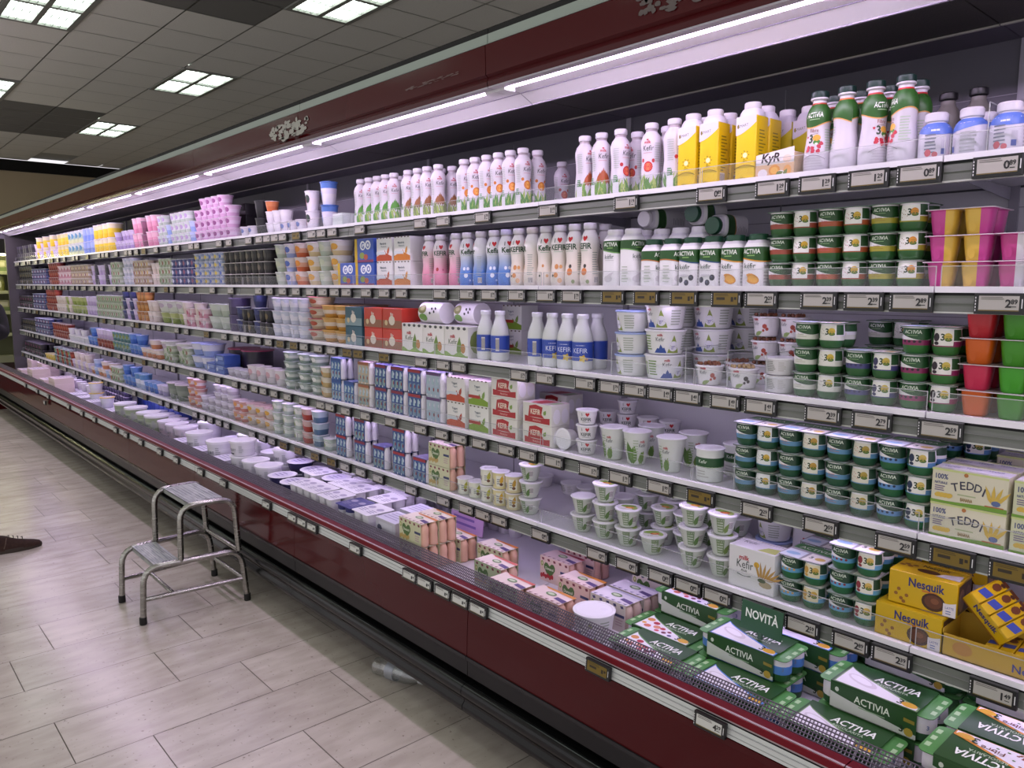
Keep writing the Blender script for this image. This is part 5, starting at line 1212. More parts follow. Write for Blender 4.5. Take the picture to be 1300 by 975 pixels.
# ================================================================== filling the shelves
SHN = {1: 'top shelf', 2: 'second shelf', 3: 'third shelf', 4: 'fourth shelf', 5: 'fifth shelf', 0: 'bottom tray'}
COLS = []           # columns of products waiting to be set down: shelf, X, Y, keys bottom-up, labels ...
YF = 1.846
def level_word(k, n):
    if n == 1: return ''
    if k == n-1: return 'top of '
    if k == 0: return 'bottom of '
    if n == 3: return 'middle of '
    return '%s up in ' % ORD[k]
def run(sh, keys, px, desc, stack=1, Y=None, row=0, rows=1, z0=0.0, rz=None, fixed=False, jig=.05, pitch=None):
    """keys: one kind, or a list (cycled along the run), or a list of lists (each column bottom-up)"""
    base = (SZ[sh]+.0102 if sh else DZ-.0015) + z0
    k1 = keys if isinstance(keys, str) else (keys[0] if isinstance(keys[0], str) else keys[0][0])
    kw, kd = K[k1]['w'], K[k1]['d']
    Yc = Y if Y is not None else YF + kd/2
    if isinstance(px, tuple):
        xa, xb = xat(px[0], Yc, base+.03), xat(px[1], Yc, base+.03); w = pitch or kw+.006
        n = max(1, int((xb-xa+.4*w)/w)); sp = (xb-xa)/n
        xs = [xa+sp*(i+.5) for i in range(n)]
    else: xs = [xat(p, Yc, base+.03) for p in px]
    for r_ in range(rows):
        rw = row + r_
        for i, X in enumerate(xs):
            ks = keys if isinstance(keys, str) else keys[i % len(keys)]
            st = stack[i % len(stack)] if isinstance(stack, (list, tuple)) else stack
            lv = [ks]*st if isinstance(ks, str) else list(ks)
            COLS.append(dict(sh=sh, X=X, Y=Yc+r_*(kd+.006), keys=lv, i=i, n=len(xs), row=rw, desc=desc, base=base, rz=rz, fixed=fixed or z0 > 0, jig=jig, grp=desc, z0=z0, auto=(r_ if Y is None else None)))
def settle():
    for sh in range(6):
        cs = [c for c in COLS if c['sh'] == sh]
        for c in cs:
            c['w'] = max(K[k]['w'] for k in c['keys']); c['d'] = max(K[k]['d'] for k in c['keys'])
            if c['auto'] is not None: c['Y'] = YF + c['d']*(c['auto']+.5) + .006*c['auto']
            room = (SZ[sh-1]-.0393 if sh > 1 else (ZU-.03 if sh == 1 else (SZ[5]-.042 if c['Y']+c['d']/2 > 1.81 else 9))) - c['base']
            while len(c['keys']) > 1 and sum(K[k]['step'] for k in c['keys'][:-1]) + K[c['keys'][-1]]['h'] > room: c['keys'].pop()
            c['h'] = sum(K[k]['step'] for k in c['keys'])
            if c['rz'] and not all(abs(K[k]['w']-K[k]['d']) < .001 for k in c['keys']):
                a = abs(c['rz']); c['w'], c['d'] = c['w']*math.cos(a)+c['d']*math.sin(a), c['d']*math.cos(a)+c['w']*math.sin(a)
        for c in [c for c in cs if c['X']-c['w']/2 < XE-.620]: COLS.remove(c); cs.remove(c)
        for it in range(420):
            moved = False
            cs.sort(key=lambda c: c['X'])
            for a in range(len(cs)):
                for b in range(a+1, min(a+14, len(cs))):
                    p, q = cs[a], cs[b]
                    if p['fixed'] and q['fixed']: continue
                    if p['z0'] != q['z0'] and (p['base'] >= q['base']+q['h']-.002 or q['base'] >= p['base']+p['h']-.002): continue
                    ox = (p['w']+q['w'])/2 + .002 - (q['X']-p['X'])
                    oy = (p['d']+q['d'])/2 + .0005 - abs(q['Y']-p['Y'])
                    if ox > 0 and oy > 0:
                        moved = True
                        if oy < ox*.6 and sh == 0:
                            s = 1 if q['Y'] >= p['Y'] else -1
                            q['Y'] += s*oy*.5*(not q['fixed']); p['Y'] -= s*oy*.5*(not p['fixed'])
                        else:
                            fp, fq = (0, 1) if p['fixed'] else ((1, 0) if q['fixed'] else (.5, .5))
                            p['X'] -= ox*fp; q['X'] += ox*fq
            for c in cs:
                if sh == 0: c['Y'] = min(max(c['Y'], (1.590 if c['h'] < .06 else 1.600)+c['d']/2), YB-.013-c['d']/2)
            for c in cs: c['X'] = max(c['X'], XE-.625+c['w']/2)
            if not moved: break
    rj = random.Random(11)
    long_ = []
    for c in COLS:
        z = c['base']; n = len(c['keys'])
        for k, key in enumerate(c['keys']):
            w = [c['desc']]
            loc = level_word(k, n) + ('%s%s from left' % (ORD[c['i']], ' stack' if n > 1 else '') if c['n'] > 1 else ('stack' if n > 1 else ''))
            if c['row']: loc += ' ' + ['front', 'back', 'rearmost', 'rearmost'][c['row']] + ' row'
            lab = ', '.join(q for q in (c['desc'], loc.strip(), SHN[c['sh']]) if q)
            if len(lab.replace('-', '-').split()) > 16: long_.append(lab)
            kd = K[key]; sh0 = min(.3, 1)
            rz = (c['rz'] if c['rz'] is not None else 0) + rj.uniform(-1, 1)*c['jig']*(.25 if kd['w'] > .11 or n > 1 else 1)
            jx, jy = (rj.uniform(-.0009, .0009), rj.uniform(-.0009, .0009)) if k else (0, 0)
            put(key, c['X']+jx, c['Y']+jy, z, lab, c['grp'] + ', ' + SHN[c['sh']], rz=rz)
            z += kd['step']
    if long_: print('LONG', len(long_), long_[:12])
    dup = [l for l, n in _seen.items() if n > 1]
    if dup: print('DUP', len(dup), dup[:20])
def lay(key, X, Y, Z, label, group=None, **kw): return put(key, X, Y, Z, label, group, **kw)

# ---------------------------------------------------------------- top shelf
Y2 = lambda d, r: YF + d*(r+.5) + .006*r
run(1, ['bb_c', 'bb_b', 'bb_a'], [1197, 1226, 1271], 'short white drink bottle with blue shoulder')
run(1, ['bb_a', 'bb_b'], [1248, 1301], 'short blue-shouldered drink bottle standing behind', Y=Y2(.069, 1), row=1)
run(1, 'dark_cap', [1205, 1230], 'grey drink bottle with black cap', Y=2.13, row=2)
run(1, ['ad_a', 'ad_b', 'ad_c', 'ad_d'], [1041, 1074, 1107, 1141], 'waisted white drink bottle with green shoulder', rows=2, rz=0.1)
run(1, 'kyr', [992], 'cream yogurt sleeve with orange slices beside yellow cartons', jig=.0)
run(1, 'yel', [876, 906, 953], 'square yellow carton with round white cap', rows=2, jig=.02)
run(1, 'yel_t', [1003, 1018], 'duller yellow carton behind the orange-slice sleeve', Y=2.03, row=1)
run(1, ['mk_cinn', 'mk_cinn2', 'mk_side', 'mk_red', 'mk_side'], [742, 763, 787, 826, 857], 'white kefir bottle with grass and fruit print', rz=0.35)
run(1, ['mk_red', 'mk_side'], [808, 846], 'white kefir bottle with red fruit', Y=Y2(.066, 1), row=1)
run(1, 'mk_side', [713], 'lone white kefir bottle far back in shadow', Y=2.2)
run(1, ['mk_oside', 'mk_orange', 'mk_oside', 'mk_orange', 'mk_orange', 'mk_oside'], [590, 603, 618, 633, 648, 664], 'white kefir bottle with orange print', rows=2, rz=0.55)
run(1, 'mk_wood', [519, 531, 543, 557], 'white kefir bottle with brown print', rows=2, rz=0.6)
run(1, 'mk_aloe', [459, 469.5, 480, 490.5, 501], 'white kefir bottle with green leaf print', rows=2, rz=0.65)
run(1, [['g_bluetall']*2], [419], 'tall blue and white yogurt cup', jig=.3)
run(1, ['g_clearlow'], [437], 'clear low yogurt box beside the leaf bottles', stack=1)
run(1, 'g_cherry', [398], 'white cup printed with cherries', stack=2)
run(1, ['g_print'], (366, 391), 'white cup with small print', stack=[1, 1, 2])
run(1, [['g_white', 'g_white', 'g_orangecup'], ['g_white', 'g_white'], ['g_print', 'g_white']], [347, 356, 365], 'small white yogurt cup near the orange cup')
run(1, 'g_blackpro', [334], 'black protein yogurt cup with white lettering', stack=2)
run(1, 'g_print', (309, 328), 'small pale printed cup', stack=[1, 1, 1])
run(1, 'g_blackbox', (296, 324), 'dark pudding pack behind pale cups', stack=3, Y=2.06, row=1)
run(1, 'g_pinkflower', (254, 300), 'pink flowered yogurt cup', stack=[3, 4, 4, 4, 4])
run(1, ['g_greenpale', 'g_greenpale', 'g_bluepale', 'g_greenpale', 'g_greenpale'], (206, 254), 'pale green or blue yogurt cup', stack=[3, 3, 2, 3, 3])
run(1, ['g_pinktall', 'g_pinktall', 'g_darkpink'], (175, 206), 'tall pink yogurt cup', stack=2)
run(1, 'g_violet', (152, 175), 'violet and white yogurt cup', stack=[2, 1, 2, 2])
run(1, 'g_yellow', (127, 151), 'tall yellow yogurt tub', stack=2)
run(1, 'g_bluetub', (113, 127), 'light blue yogurt tub', stack=2)
run(1, 'g_greentub', (94, 113), 'white yogurt tub with green print', stack=2)
run(1, 'g_yellowtub', (78, 94), 'broad yellow yogurt tub', stack=2)
run(1, ['g_lilac', 'g_yellow', 'g_lilac'], (51, 78), 'lilac or yellow yogurt cup', stack=[2, 2, 1])
run(1, 'g_dark', (23, 51), 'dark violet dessert cup', stack=[2, 1, 2])
run(1, 'g_yellow', (17, 22), 'yellow tub at the far end', stack=2)

# ---------------------------------------------------------------- second shelf
run(2, 'pinky', [1222], 'pink and yellow dessert pack', stack=3, jig=.02)
run(2, 'pinkw', [1318], 'pink and white dessert pack', stack=2, jig=.02)
run(2, [['a_red']*3, ['a_pink']*3, ['a_olive']*3], [1007, 1068, 1138], 'dark green four-cup yogurt pack', jig=.02)
run(2, ['ak_berry', 'ak_berry', 'ak_mango', 'ak_mango'], [880, 907, 934, 962], 'white kefir bottle, green cap, fruit print', jig=.04)
run(2, 'ak_side', [838, 858], 'green-capped kefir bottle turned sideways', jig=.03)
run(2, ['ak_white', 'ak_white2'], [781, 803], 'white-capped kefir bottle with green band', jig=.03)
run(2, 'ak_white', [829, 845, 861, 877], 'tall white-capped kefir bottle behind green caps', Y=Y2(.069, 1), row=1)
run(2, 'ak_mango', [910, 938, 966], 'green-capped kefir bottle behind the fruit prints', Y=Y2(.069, 1), row=1)
run(2, ['hg_a', 'hg_b', 'hg_d', 'hg_a', 'hg_c', 'hg_c'], [659, 677, 694, 711, 729, 747], 'beige kefir bottle with red heart', rz=0.5)
run(2, 'hg_c', [768], 'beige heart kefir bottle behind the white caps', Y=Y2(.069, 1), row=1)
run(2, ['hb_a', 'hb_b', 'hb_a', 'hb_c'], [594, 611, 628, 643], 'blue and white kefir bottle with heart', rz=0.7)
run(2, ['hp_b', 'hp_a', 'hp_b'], [546, 560, 580], 'pink and white kefir bottle with heart', rows=2, rz=0.75)
run(2, ['alm_r', 'alm_o'], [499, 522], 'white almond carton, red or orange base', stack=2, jig=.02)
run(2, [['blueyel'], ['blueyel', 'blueyel']], [446, 472], 'blue yogurt carton with yellow edge', jig=.02)
run(2, ['g_fr_green', 'g_fr_bow', 'g_fr_red', 'g_fr_or', 'g_fr_green', 'g_fr_or'], [362, 374, 387, 403, 421, 436], 'clear fruit dessert cup', stack=3)
run(2, 'g_blackpk', (300, 355), 'black pudding pack with pale foil', stack=3)
run(2, 'g_bypk', (259, 299), 'yellow and blue multipack', stack=[4, 5, 5, 4])
run(2, 'g_navypk', (229, 258), 'navy blue yogurt pack', stack=[3, 4, 4])
run(2, 'g_gpk', (213, 229), 'greenish yogurt pack', stack=3)
run(2, 'g_cream', (200, 213), 'cream dessert cup', stack=3)
run(2, 'g_bpk', (178, 200), 'brownish yogurt pack', stack=3)
run(2, 'g_wb', (163, 178), 'white cup with blue print', stack=3)
run(2, 'g_gpk', (150, 163), 'grey-green yogurt pack', stack=3)
run(2, ['g_lilac', 'g_dark', 'g_lilac'], (122, 149), 'lilac or dark cup', stack=[3, 2, 3])
run(2, 'g_bpk', (97, 122), 'orange-brown multipack', stack=3)
run(2, ['g_ppk'], (82, 97), 'pink and white pack', stack=3)
run(2, 'g_redpk', (68, 82), 'dark red pudding cup', stack=3)
run(2, 'g_navypk', (50, 68), 'violet-blue pack', stack=3)
run(2, 'g_black', (27, 50), 'black dessert pack', stack=3)
run(2, 'g_cream', (18, 26), 'pinkish cup at the far end', stack=2)

# ---------------------------------------------------------------- third shelf
run(3, [['jelly_o', 'jelly_p', 'jelly_o', 'jelly_r'], ['jelly_o', 'jelly_o', 'jelly_p', 'jelly_o']], [1268, 1370], 'bright red, orange or green jelly pack', jig=.02, rz=0)
run(3, [['a_plain']*3, ['a_blue']*2, ['a_prune']*3], [1044, 1113, 1185], 'dark green four-cup yogurt pack', jig=.02)
run(3, [['a_plain']*4], [1136], 'dark green yogurt pack behind the blueberry packs', Y=2.12, row=1)
run(3, 'wc', [991], 'white cup with grey print', stack=2)
run(3, ['ce_a', 'ce_b'], [901, 944], 'kefir cup topped with cereal', rz=0.4)
run(3, 'ce_a', [932, 958, 984], 'kefir cup topped with brown flakes', stack=[1, 3, 3], Y=2.02, row=1)
run(3, [['mt_c', 'mt_a', 'mt_b']], [842], 'wide white kefir tub with blue mountain', rz=0.35)
run(3, 'mt_b', [884, 913], 'kefir tub with green hill', stack=3, Y=2.045, row=1, rz=0.35)
run(3, 'mt_b', [948], 'white kefir tub at the rear wall', stack=4, Y=2.19, row=2)
run(3, 'mt_s', [804], 'narrow white kefir tub with blue lid', stack=3)
run(3, ['kb_s', 'kb_b', 'kb_a', 'kb_a'], [682, 703, 720, 737], 'milk-white kefir bottle with blue label', rz=0.5)
run(3, 'kb_s', [758], 'blue-labelled kefir bottle standing behind', Y=Y2(.07, 1), row=1)
run(3, 'kb_s', [617, 635], 'blue-labelled kefir bottle beside the kefir cartons', rz=0.6)
run(3, 'gw', [660], 'yogurt carton deep in the shadow', stack=2, Y=2.12, row=1)
run(3, 'milk3', [537, 562, 588], 'white kefir carton with green leaf print', jig=.02)
run(3, [['tealbox']*2, ['redbox']*2, ['redbox']*2], [461, 486, 512], 'red or teal dessert carton', jig=.02)
run(3, [['g_dish']*4, ['g_amberdish']*4, ['g_amberdish']*3], [397, 420, 438], 'wide dessert cup')
run(3, 'g_brownpk', (424, 482), 'brown dessert pack behind the cartons', stack=3, Y=2.1, row=1)
run(3, 'g_wb', (345, 386), 'white cup with blue print', stack=3)
run(3, 'g_black', (325, 345), 'black dessert pack', stack=2)
run(3, ['g_navy', 'g_black', 'g_navy'], (300, 325), 'dark dessert cup', stack=[2, 2, 3])
run(3, 'g_purplebig', (283, 300), 'large purple yogurt tub', stack=2)
run(3, 'g_palebig', (261, 283), 'large pale green tub', stack=3)
run(3, ['g_cream', 'g_ppk'], (236, 261), 'cream and pink pack', stack=[2, 2, 3])
run(3, [['g_ygtub', 'g_whitebig'], ['g_ygtub', 'g_whitebig']], (208, 236), 'large tub, white over yellow-green')
run(3, 'g_cream', (197, 208), 'pale pink cup', stack=2)
run(3, 'g_amber', (183, 197), 'amber dessert cup', stack=3)
run(3, ['g_navy', 'g_lilac'], (165, 183), 'navy or white cup', stack=3)
run(3, 'g_gpk', (149, 165), 'grey-green multipack', stack=3)
run(3, 'g_gpk', (134, 149), 'dull green pack', stack=3)
run(3, 'g_lilac', (119, 134), 'lilac cup', stack=2)
run(3, 'g_ygtub', (94, 119), 'yellow-green tub', stack=2)
run(3, 'g_cream', (80, 94), 'cream cup', stack=3)
run(3, 'g_redpk', (67, 80), 'dark red pudding cup', stack=3)
run(3, 'g_navypk', (51, 67), 'violet-blue pack', stack=3)
run(3, 'g_black4', (28, 51), 'black four-pack', stack=2)
run(3, 'g_cream', (19, 27), 'pinkish cup at the far end', stack=2)

# ---------------------------------------------------------------- fourth shelf
run(4, [['teddi']*2, ['teddi_b']*2], [1233, 1341], 'cream dessert carton with arched lettering', rows=2, jig=.02)
run(4, 'teddi', [1312], 'cream dessert carton high at the back', stack=3, Y=2.13, row=2)
run(4, [['l_white']*3, ['l_fibre']*3, ['l_oat']*3, ['l_prune']*3], [968, 1025, 1087, 1152], 'blue-banded green yogurt pack', jig=.03)
run(4, 'l_prune', [1224], 'green yogurt pack in shadow behind the cartons', stack=3, Y=2.16, row=1)
run(4, 'grt', [901], 'tall white kefir tub with dark green band')
run(4, 'grt', [936], 'tall green-banded tub behind the other', Y=2.0, row=1)
run(4, ['tall_b', 'tall_a', 'tall_b'], [779, 808, 852], 'tall tapered kefir cup with green leaves', jig=.3, rz=0.45)
run(4, ['tall_a', 'tall_a'], [827, 880], 'tall tapered kefir cup standing behind', Y=2.0, row=1, jig=.3)
run(4, 'hc', [745], 'white kefir cup with red heart', stack=3, rz=0.6)
run(4, 'hc', [772, 796, 822, 850], 'heart kefir cup at the back', stack=[2, 3, 2, 2], Y=2.15, row=1, rz=0.6)
run(4, [['kbox']*3, ['kbox']*2], [651, 693], 'kefir carton with red banner', jig=.03)
run(4, 'kbox', [712], 'red-banner kefir carton at the back', stack=2, Y=2.1, row=1)
run(4, [['rw']*2, ['gw']*2], [590, 619], 'white yogurt carton with red or green base', jig=.02)
run(4, [['am_c', 'am_c'], ['am_c'], ['am_w', 'am_w'], ['am_b', 'am_b'], ['am_b', 'am_b'], ['am_r', 'am_r'], ['am_k', 'am_k']], [437, 453, 472, 494, 515, 537, 561], 'blue sleeve of little yogurt drinks', jig=.02)
run(4, ['g_smallg', 'g_smallg', 'g_smallg', 'g_smally'], [374, 392, 408, 421], 'small green and white cup', stack=[5, 5, 5, 3])
run(4, 'g_redwhite', (342, 366), 'white cup with dark red print', stack=1)
run(4, 'g_redwhite', (320, 341), 'cup with red fruit print', stack=1)
run(4, 'g_darkbucket', (293, 336), 'dark purple bucket with red lid', Y=2.06, row=1)
run(4, 'g_whitestack', (290, 319), 'low white cup before the dark buckets', stack=1)
run(4, 'g_blueb', (268, 290), 'blue yogurt carton', stack=[1, 2])
run(4, 'g_bluewhite', (247, 268), 'blue and white tub', stack=2)
run(4, [['g_gpk', 'g_whitebig'], ['g_gpk', 'g_gpk']], (216, 247), 'grey-green pack under the wide white tub')
run(4, 'g_orw', (188, 216), 'orange and white cup', stack=[1, 1, 2, 1])
run(4, 'g_bluecup', (172, 188), 'blue cup', stack=[2, 1])
run(4, 'g_teal', (149, 172), 'teal cup', stack=2)
run(4, [['g_redpk', 'g_lilac']], (128, 149), 'red cup under lilac cup')
run(4, 'g_bluecup', (116, 128), 'bright blue cup', stack=[1, 2])
run(4, 'g_white', (92, 116), 'low white cup', stack=[2, 1, 1])
run(4, 'g_redpk', (72, 92), 'dark red pudding cup', stack=2)
run(4, 'g_navypk', (54, 72), 'navy pack', stack=3)
run(4, 'g_black', (28, 54), 'black dessert pack', stack=2)
run(4, 'g_ppk', (20, 27), 'pink pack at the far end', stack=2)

# ---------------------------------------------------------------- fifth shelf
run(5, 'nesq', [1163], 'yellow chocolate pudding carton standing on the shelf', jig=.02)
run(5, 'nesq', [1215], 'yellow chocolate pudding carton at the back', stack=2, Y=2.10, row=1)
run(5, 'ctray', [1300], 'cardboard display tray of snack boxes', jig=0)
run(5, [['l_peach']*2, ['l_berry']*3], [1023, 1092], 'green four-cup yogurt pack', rows=2, jig=.03)
run(5, 'milkk', [966], 'white kefir carton with grain picture', jig=.02)
run(5, 'milkk', [1037], 'white kefir carton standing at the rear', Y=2.16, row=1)
run(5, 'mt_s', [985], 'white tub with blue rim at the rear', stack=2, Y=2.12, row=1)
run(5, ['sc_p', 'sc_o', 'sc_o'], [740, 768, 797], 'small kefir cup with fruit lid', stack=[2, 3, 2], jig=.4, rz=0.5)
run(5, 'sc_r', [829], 'single kefir cup with orange and green lid', jig=.4, rz=0.5)
run(5, [['sc_p', 'sc_p', 'sc_o'], ['sc_p', 'sc_r', 'sc_r']], [879, 916], 'kefir cup beside the grain carton', jig=.4, rz=0.4)
run(5, ['sc_p', 'sc_o', 'sc_p'], [790, 846, 868], 'kefir cup in second row', stack=[2, 2, 2], Y=1.985, row=1, jig=.4)
run(5, 'sc_p', [822, 856, 902, 938], 'kefir cup in third row', stack=[3, 3, 3, 2], Y=2.08, row=2, jig=.4)
run(5, [['sc_p', 'sc_p', 'sc_o']], [669], 'kefir cup at the section joint')
run(5, ['jar_g', 'jar_g', 'jar_g', 'jar_y', 'jar_b'], [592, 605, 619, 635, 650], 'pale yogurt jar with green or yellow leaf', stack=[1, 1, 2, 2, 2], jig=.2, rz=0.7)
run(5, 'wc', [690, 728, 742], 'white jar against the rear wall', Y=2.2, row=1)
run(5, [['dn_o', 'dn_o']], [574], 'cream heart sleeve of little drinks', jig=.02)
run(5, [['am_r']*2, ['am_b']*2, ['am_b'], ['am_r']*2, ['am_r']], [443, 467, 491, 517, 546], 'red and blue sleeve of little drinks', jig=.02)
run(5, ['g_pc', 'g_pc', 'g_pc', 'g_pcr', 'g_pcb', 'g_pc'], [357, 370, 384, 395, 408, 422], 'small printed square cup', stack=[3, 3, 3, 3, 3, 1])
run(5, 'g_fruity', (320, 352), 'fruit-print cup, red and yellow', stack=[2, 2, 2])
run(5, 'g_redcup', (303, 320), 'pink and red cup', stack=2)
run(5, 'g_whitestack', (278, 303), 'low white cup', stack=[4, 5, 4])
run(5, 'g_whitestack', (260, 278), 'white cup with dark label', stack=2)
run(5, 'g_redcup', (244, 260), 'red and white cup', stack=3)
run(5, 'g_greytub', (220, 244), 'grey-green tub with pink lid', stack=1)
run(5, 'g_vcup', (205, 220), 'violet cup', stack=1)
run(5, 'g_bluecup', (189, 205), 'blue cup', stack=1)
run(5, 'g_bwtall', (177, 189), 'tall blue and white cup', stack=1)
run(5, 'g_bluecup', (162, 177), 'deep blue cup', stack=[2, 1])
run(5, 'g_gpk', (150, 162), 'grey pack', stack=2)
run(5, ['g_orw', 'g_bluepale', 'g_orw'], (121, 150), 'orange or pale blue cup', stack=[1, 2, 1, 2])
run(5, ['g_lilac', 'g_cream'], (97, 121), 'lilac or cream cup', stack=[1, 2])
run(5, ['g_teal', 'g_redpk'], (74, 97), 'green or red cup', stack=[2, 2])
run(5, 'g_yel', (62, 74), 'low yellow cup', stack=1)
run(5, 'g_black4', (31, 62), 'black pudding four-pack', stack=2)
run(5, 'g_yel', (24, 30), 'yellow cup at the far end', stack=2)

# ---------------------------------------------------------------- bottom tray
def tray(keys, px, Y, desc, stack=1, rz=None, jig=.04, **kw): run(0, keys, px if isinstance(px, (list, tuple)) else [px], desc, stack=stack, Y=Y, rz=rz, jig=jig, **kw)
tray('e_plain', [1118], 1.790, 'plain green eight-cup pack in the tall pair', stack=2, jig=.02)
tray('e_plain', [1062], 1.660, 'plain green eight-cup pack lying at front', jig=.02)
tray('e_fibre', [1262], 1.66, 'green fibre eight-cup pack with upside-down lettering', stack=2, jig=.02)
tray('e_fibre', [1290], 1.80, 'green fibre eight-cup pack behind the other', stack=2, jig=.02)
tray('e_plain', [1150], 1.925, 'green eight-cup pack behind the tall pair', stack=1)
tray('e_plain', [1172, 1255], 2.060, 'green eight-cup pack in the last row', stack=2)
tray('e_fibre', [1330], 1.940, 'green fibre pack in third row', stack=1)
tray('e_blue', [1062], 2.060, 'blue-edged eight-cup pack against the wall', stack=2)
tray('e_blue', [935], 1.660, 'blue-edged eight-cup pack lying at front', jig=.02)
tray('e_blue', [953], 1.792, 'blue-edged eight-cup pack in the middle pair', stack=2, jig=.02)
tray('e_blue', [1020], 1.925, 'blue-edged eight-cup pack at the rear', stack=2, jig=.02)
tray('e_fruit', [832], 1.660, 'fruit-print eight-cup pack lying at front', jig=.02)
tray('e_fruit', [852], 1.792, 'fruit-print eight-cup pack lying in the middle', jig=.02)
tray('e_fruit', [888], 1.925, 'fruit-print eight-cup pack in the rear pair', stack=2, jig=.02)
tray('dn_v', [772], 1.81, 'pale violet heart sleeve, middle row', jig=.02)
tray([['dn_v', 'dn_v']], [808], 1.90, 'pale violet heart sleeve in the tall pair', jig=.02)
tray('dn_v', [836], 2.06, 'pale violet heart sleeve at the rear', jig=.02)
tray('mt_deck', 754, 1.690, 'white round kefir tub with blue mountain lid', fixed=True, rz=.3)
tray([['dn_p', 'dn_p']], [753], 1.83, 'pink heart sleeve with orange fruit', jig=.02)
tray('dn_p', 722, 1.66, 'pink heart sleeve behind the wire guard', jig=.02)
tray([['dn_r', 'dn_r']], [716], 1.93, 'pink heart sleeve with red berries', jig=.02)
tray('dn_r', 748, 2.05, 'pink heart sleeve against the wall', stack=2, jig=.02)
tray('dn_g', [652], 1.625, 'green heart sleeve at front', jig=.02)
tray('dn_g', [632], 1.72, 'green heart sleeve in second row', jig=.02)
tray([['dn_o', 'dn_o']], [531], 1.63, 'cream heart sleeve with orange edge, front pair', jig=.02)
tray([['dn_o', 'dn_o']], [556], 1.72, 'cream heart sleeve with orange edge, second pair', jig=.02)
tray([['dn_o', 'dn_o']], [583], 1.81, 'cream heart sleeve with orange edge, third pair', jig=.02)
tray('dn_o', [634], 1.84, 'low cream heart sleeve beside the pairs', jig=.02)
tray('d_wsq', [560, 578, 608, 628, 648], 2.18, 'white twin cups at the wall', stack=[2, 3, 2, 2, 2])
tray([['d_wsq', 'd_sleeve']], [502], 1.66, 'grey-violet yogurt sleeve or pack at front', jig=.02)
tray([['d_wsq', 'd_sleeve']], [528], 1.78, 'grey-violet yogurt sleeve or pack, second row', jig=.02)
tray('d_wsq', [378, 401, 428, 474], 1.67, 'white square cup pack at front', stack=2, jig=.1)
tray('d_wsq', [402, 425, 448, 492], 1.81, 'white square cup pack in second row', stack=[2, 2, 2, 2], jig=.1)
tray('d_wsq', [448, 470, 500, 520], 1.95, 'white square cup pack in third row', stack=[3, 3, 2, 3], jig=.1)
tray('d_wsq', [470, 500, 535], 2.12, 'white square cup pack near the wall', stack=[3, 3, 3], jig=.1)
tray([['d_wsq', 'd_navysq']], [450], 1.66, 'white cup pack, navy foil on upper one')
tray([['d_base', 'd_navy'], ['d_base', 'd_navy']], [352, 366], 1.69, 'navy quark tub or its tray')
tray([['d_navy', 'd_navy'], ['d_base', 'd_navy'], ['d_navy', 'd_navy']], [385, 402, 425], 1.87, 'navy quark tub in second row')
tray([['d_base', 'd_bucket_s', 'd_bucket_s'], ['d_base', 'd_bucket_s'], ['d_base', 'd_bucket_s']], [316, 330, 343], 1.69, 'low white yogurt bucket or tray')
tray([['d_bucket_s', 'd_bucket_s'], ['d_base', 'd_bucket_s'], ['d_bucket_s', 'd_bucket_s']], [340, 356, 372], 1.86, 'low white yogurt bucket, second row')
tray([['d_base', 'd_bucket']], [250, 283], 1.69, 'white printed yogurt bucket or tray')
tray([['d_base', 'd_bucket'], ['d_bucket', 'd_bucket_s'], ['d_bucket_s', 'd_bucket_s']], [268, 300, 318], 1.88, 'white yogurt bucket in second row')
tray('d_lowtray', [232, 266, 300], 1.66, 'low pale cheese tray', stack=2)
tray([['d_base', 'd_greenb']], [157, 174, 190, 204], 1.69, 'grey-green yogurt bucket or tray')
tray([['d_base', 'd_palebk']], [217, 229, 239], 1.72, 'pinkish yogurt bucket or tray')
tray('d_cube', (182, 236), 2.06, 'bright blue quark carton', stack=[3, 3, 2, 3, 2, 3, 2, 3])
tray([['d_bucket_s', 'd_palebk']], (196, 262), 1.90, 'lilac yogurt bucket in second row')
tray([['d_base', 'd_yelcup', 'd_yelcup'], ['d_base', 'd_yelcup']], [126, 136], 1.72, 'white tub with yellow lid')
tray('d_dkcup', (138, 165), 1.90, 'dark small cup', stack=3)
tray('d_lowtray', [150, 118, 108, 98], 1.66, 'pale cheese tray near the far end', stack=2)
tray([['d_lowtray', 'd_wcup', 'd_wcup']], (84, 120), 1.84, 'white square cup or tray')
tray('d_wcup', (62, 100), 2.10, 'white square cup far back', stack=2)
tray('d_dkcup', (100, 150), 2.10, 'dark small cup at the wall', stack=3)
tray('d_bag', [36, 50, 66, 80], 1.70, 'pink and white cheese bag', stack=[2, 3, 2, 3])
tray('d_bag', [48, 62], 1.92, 'pink cheese bag in second row', stack=3)
settle()

# things that lie or lean on others
def lying(key, px, Y, z, label, group, rz=0, rx=PI/2, **kw): return put(key, xat(px, Y, z), Y, z, label, group, rx=rx, rz=rz, **kw)
zt = SZ[2]+.0105
lying('ak_white', 860, 2.13, zt+.177+.0345, 'white-capped kefir bottle lying on the tall white caps', None)
lying('ak_berry', 912, 2.07, zt+.1795+.0345, 'green-capped kefir bottle lying on green caps, first from left', None)
lying('ak_mango', 938, 2.07, zt+.1405+.0345, 'green-capped kefir bottle lying on green caps, second from left', None)
z3 = SZ[3]+.0105+.1228
put('pouch', xat(553, 1.90, z3), 1.90, z3, 'white kefir pouch lying on the cartons, left of two', 'kefir pouches', rz=.05)
put('pouch', xat(598, 1.95, z3), 1.95, z3, 'white kefir pouch lying on the cartons, right of two', 'kefir pouches', rz=-.06)
z4 = SZ[4]+.0105
lying('hc', 727, 1.913, z4+.0375, 'white kefir cup lying with its lid to the front', None, rx=PI/2-.0)
z5 = SZ[5]+.0105
put('nesq', xat(1180, 1.915, z5+.12), 1.915, z5+.0825, 'yellow chocolate pudding carton resting on another carton', 'pudding cartons', rz=.03)
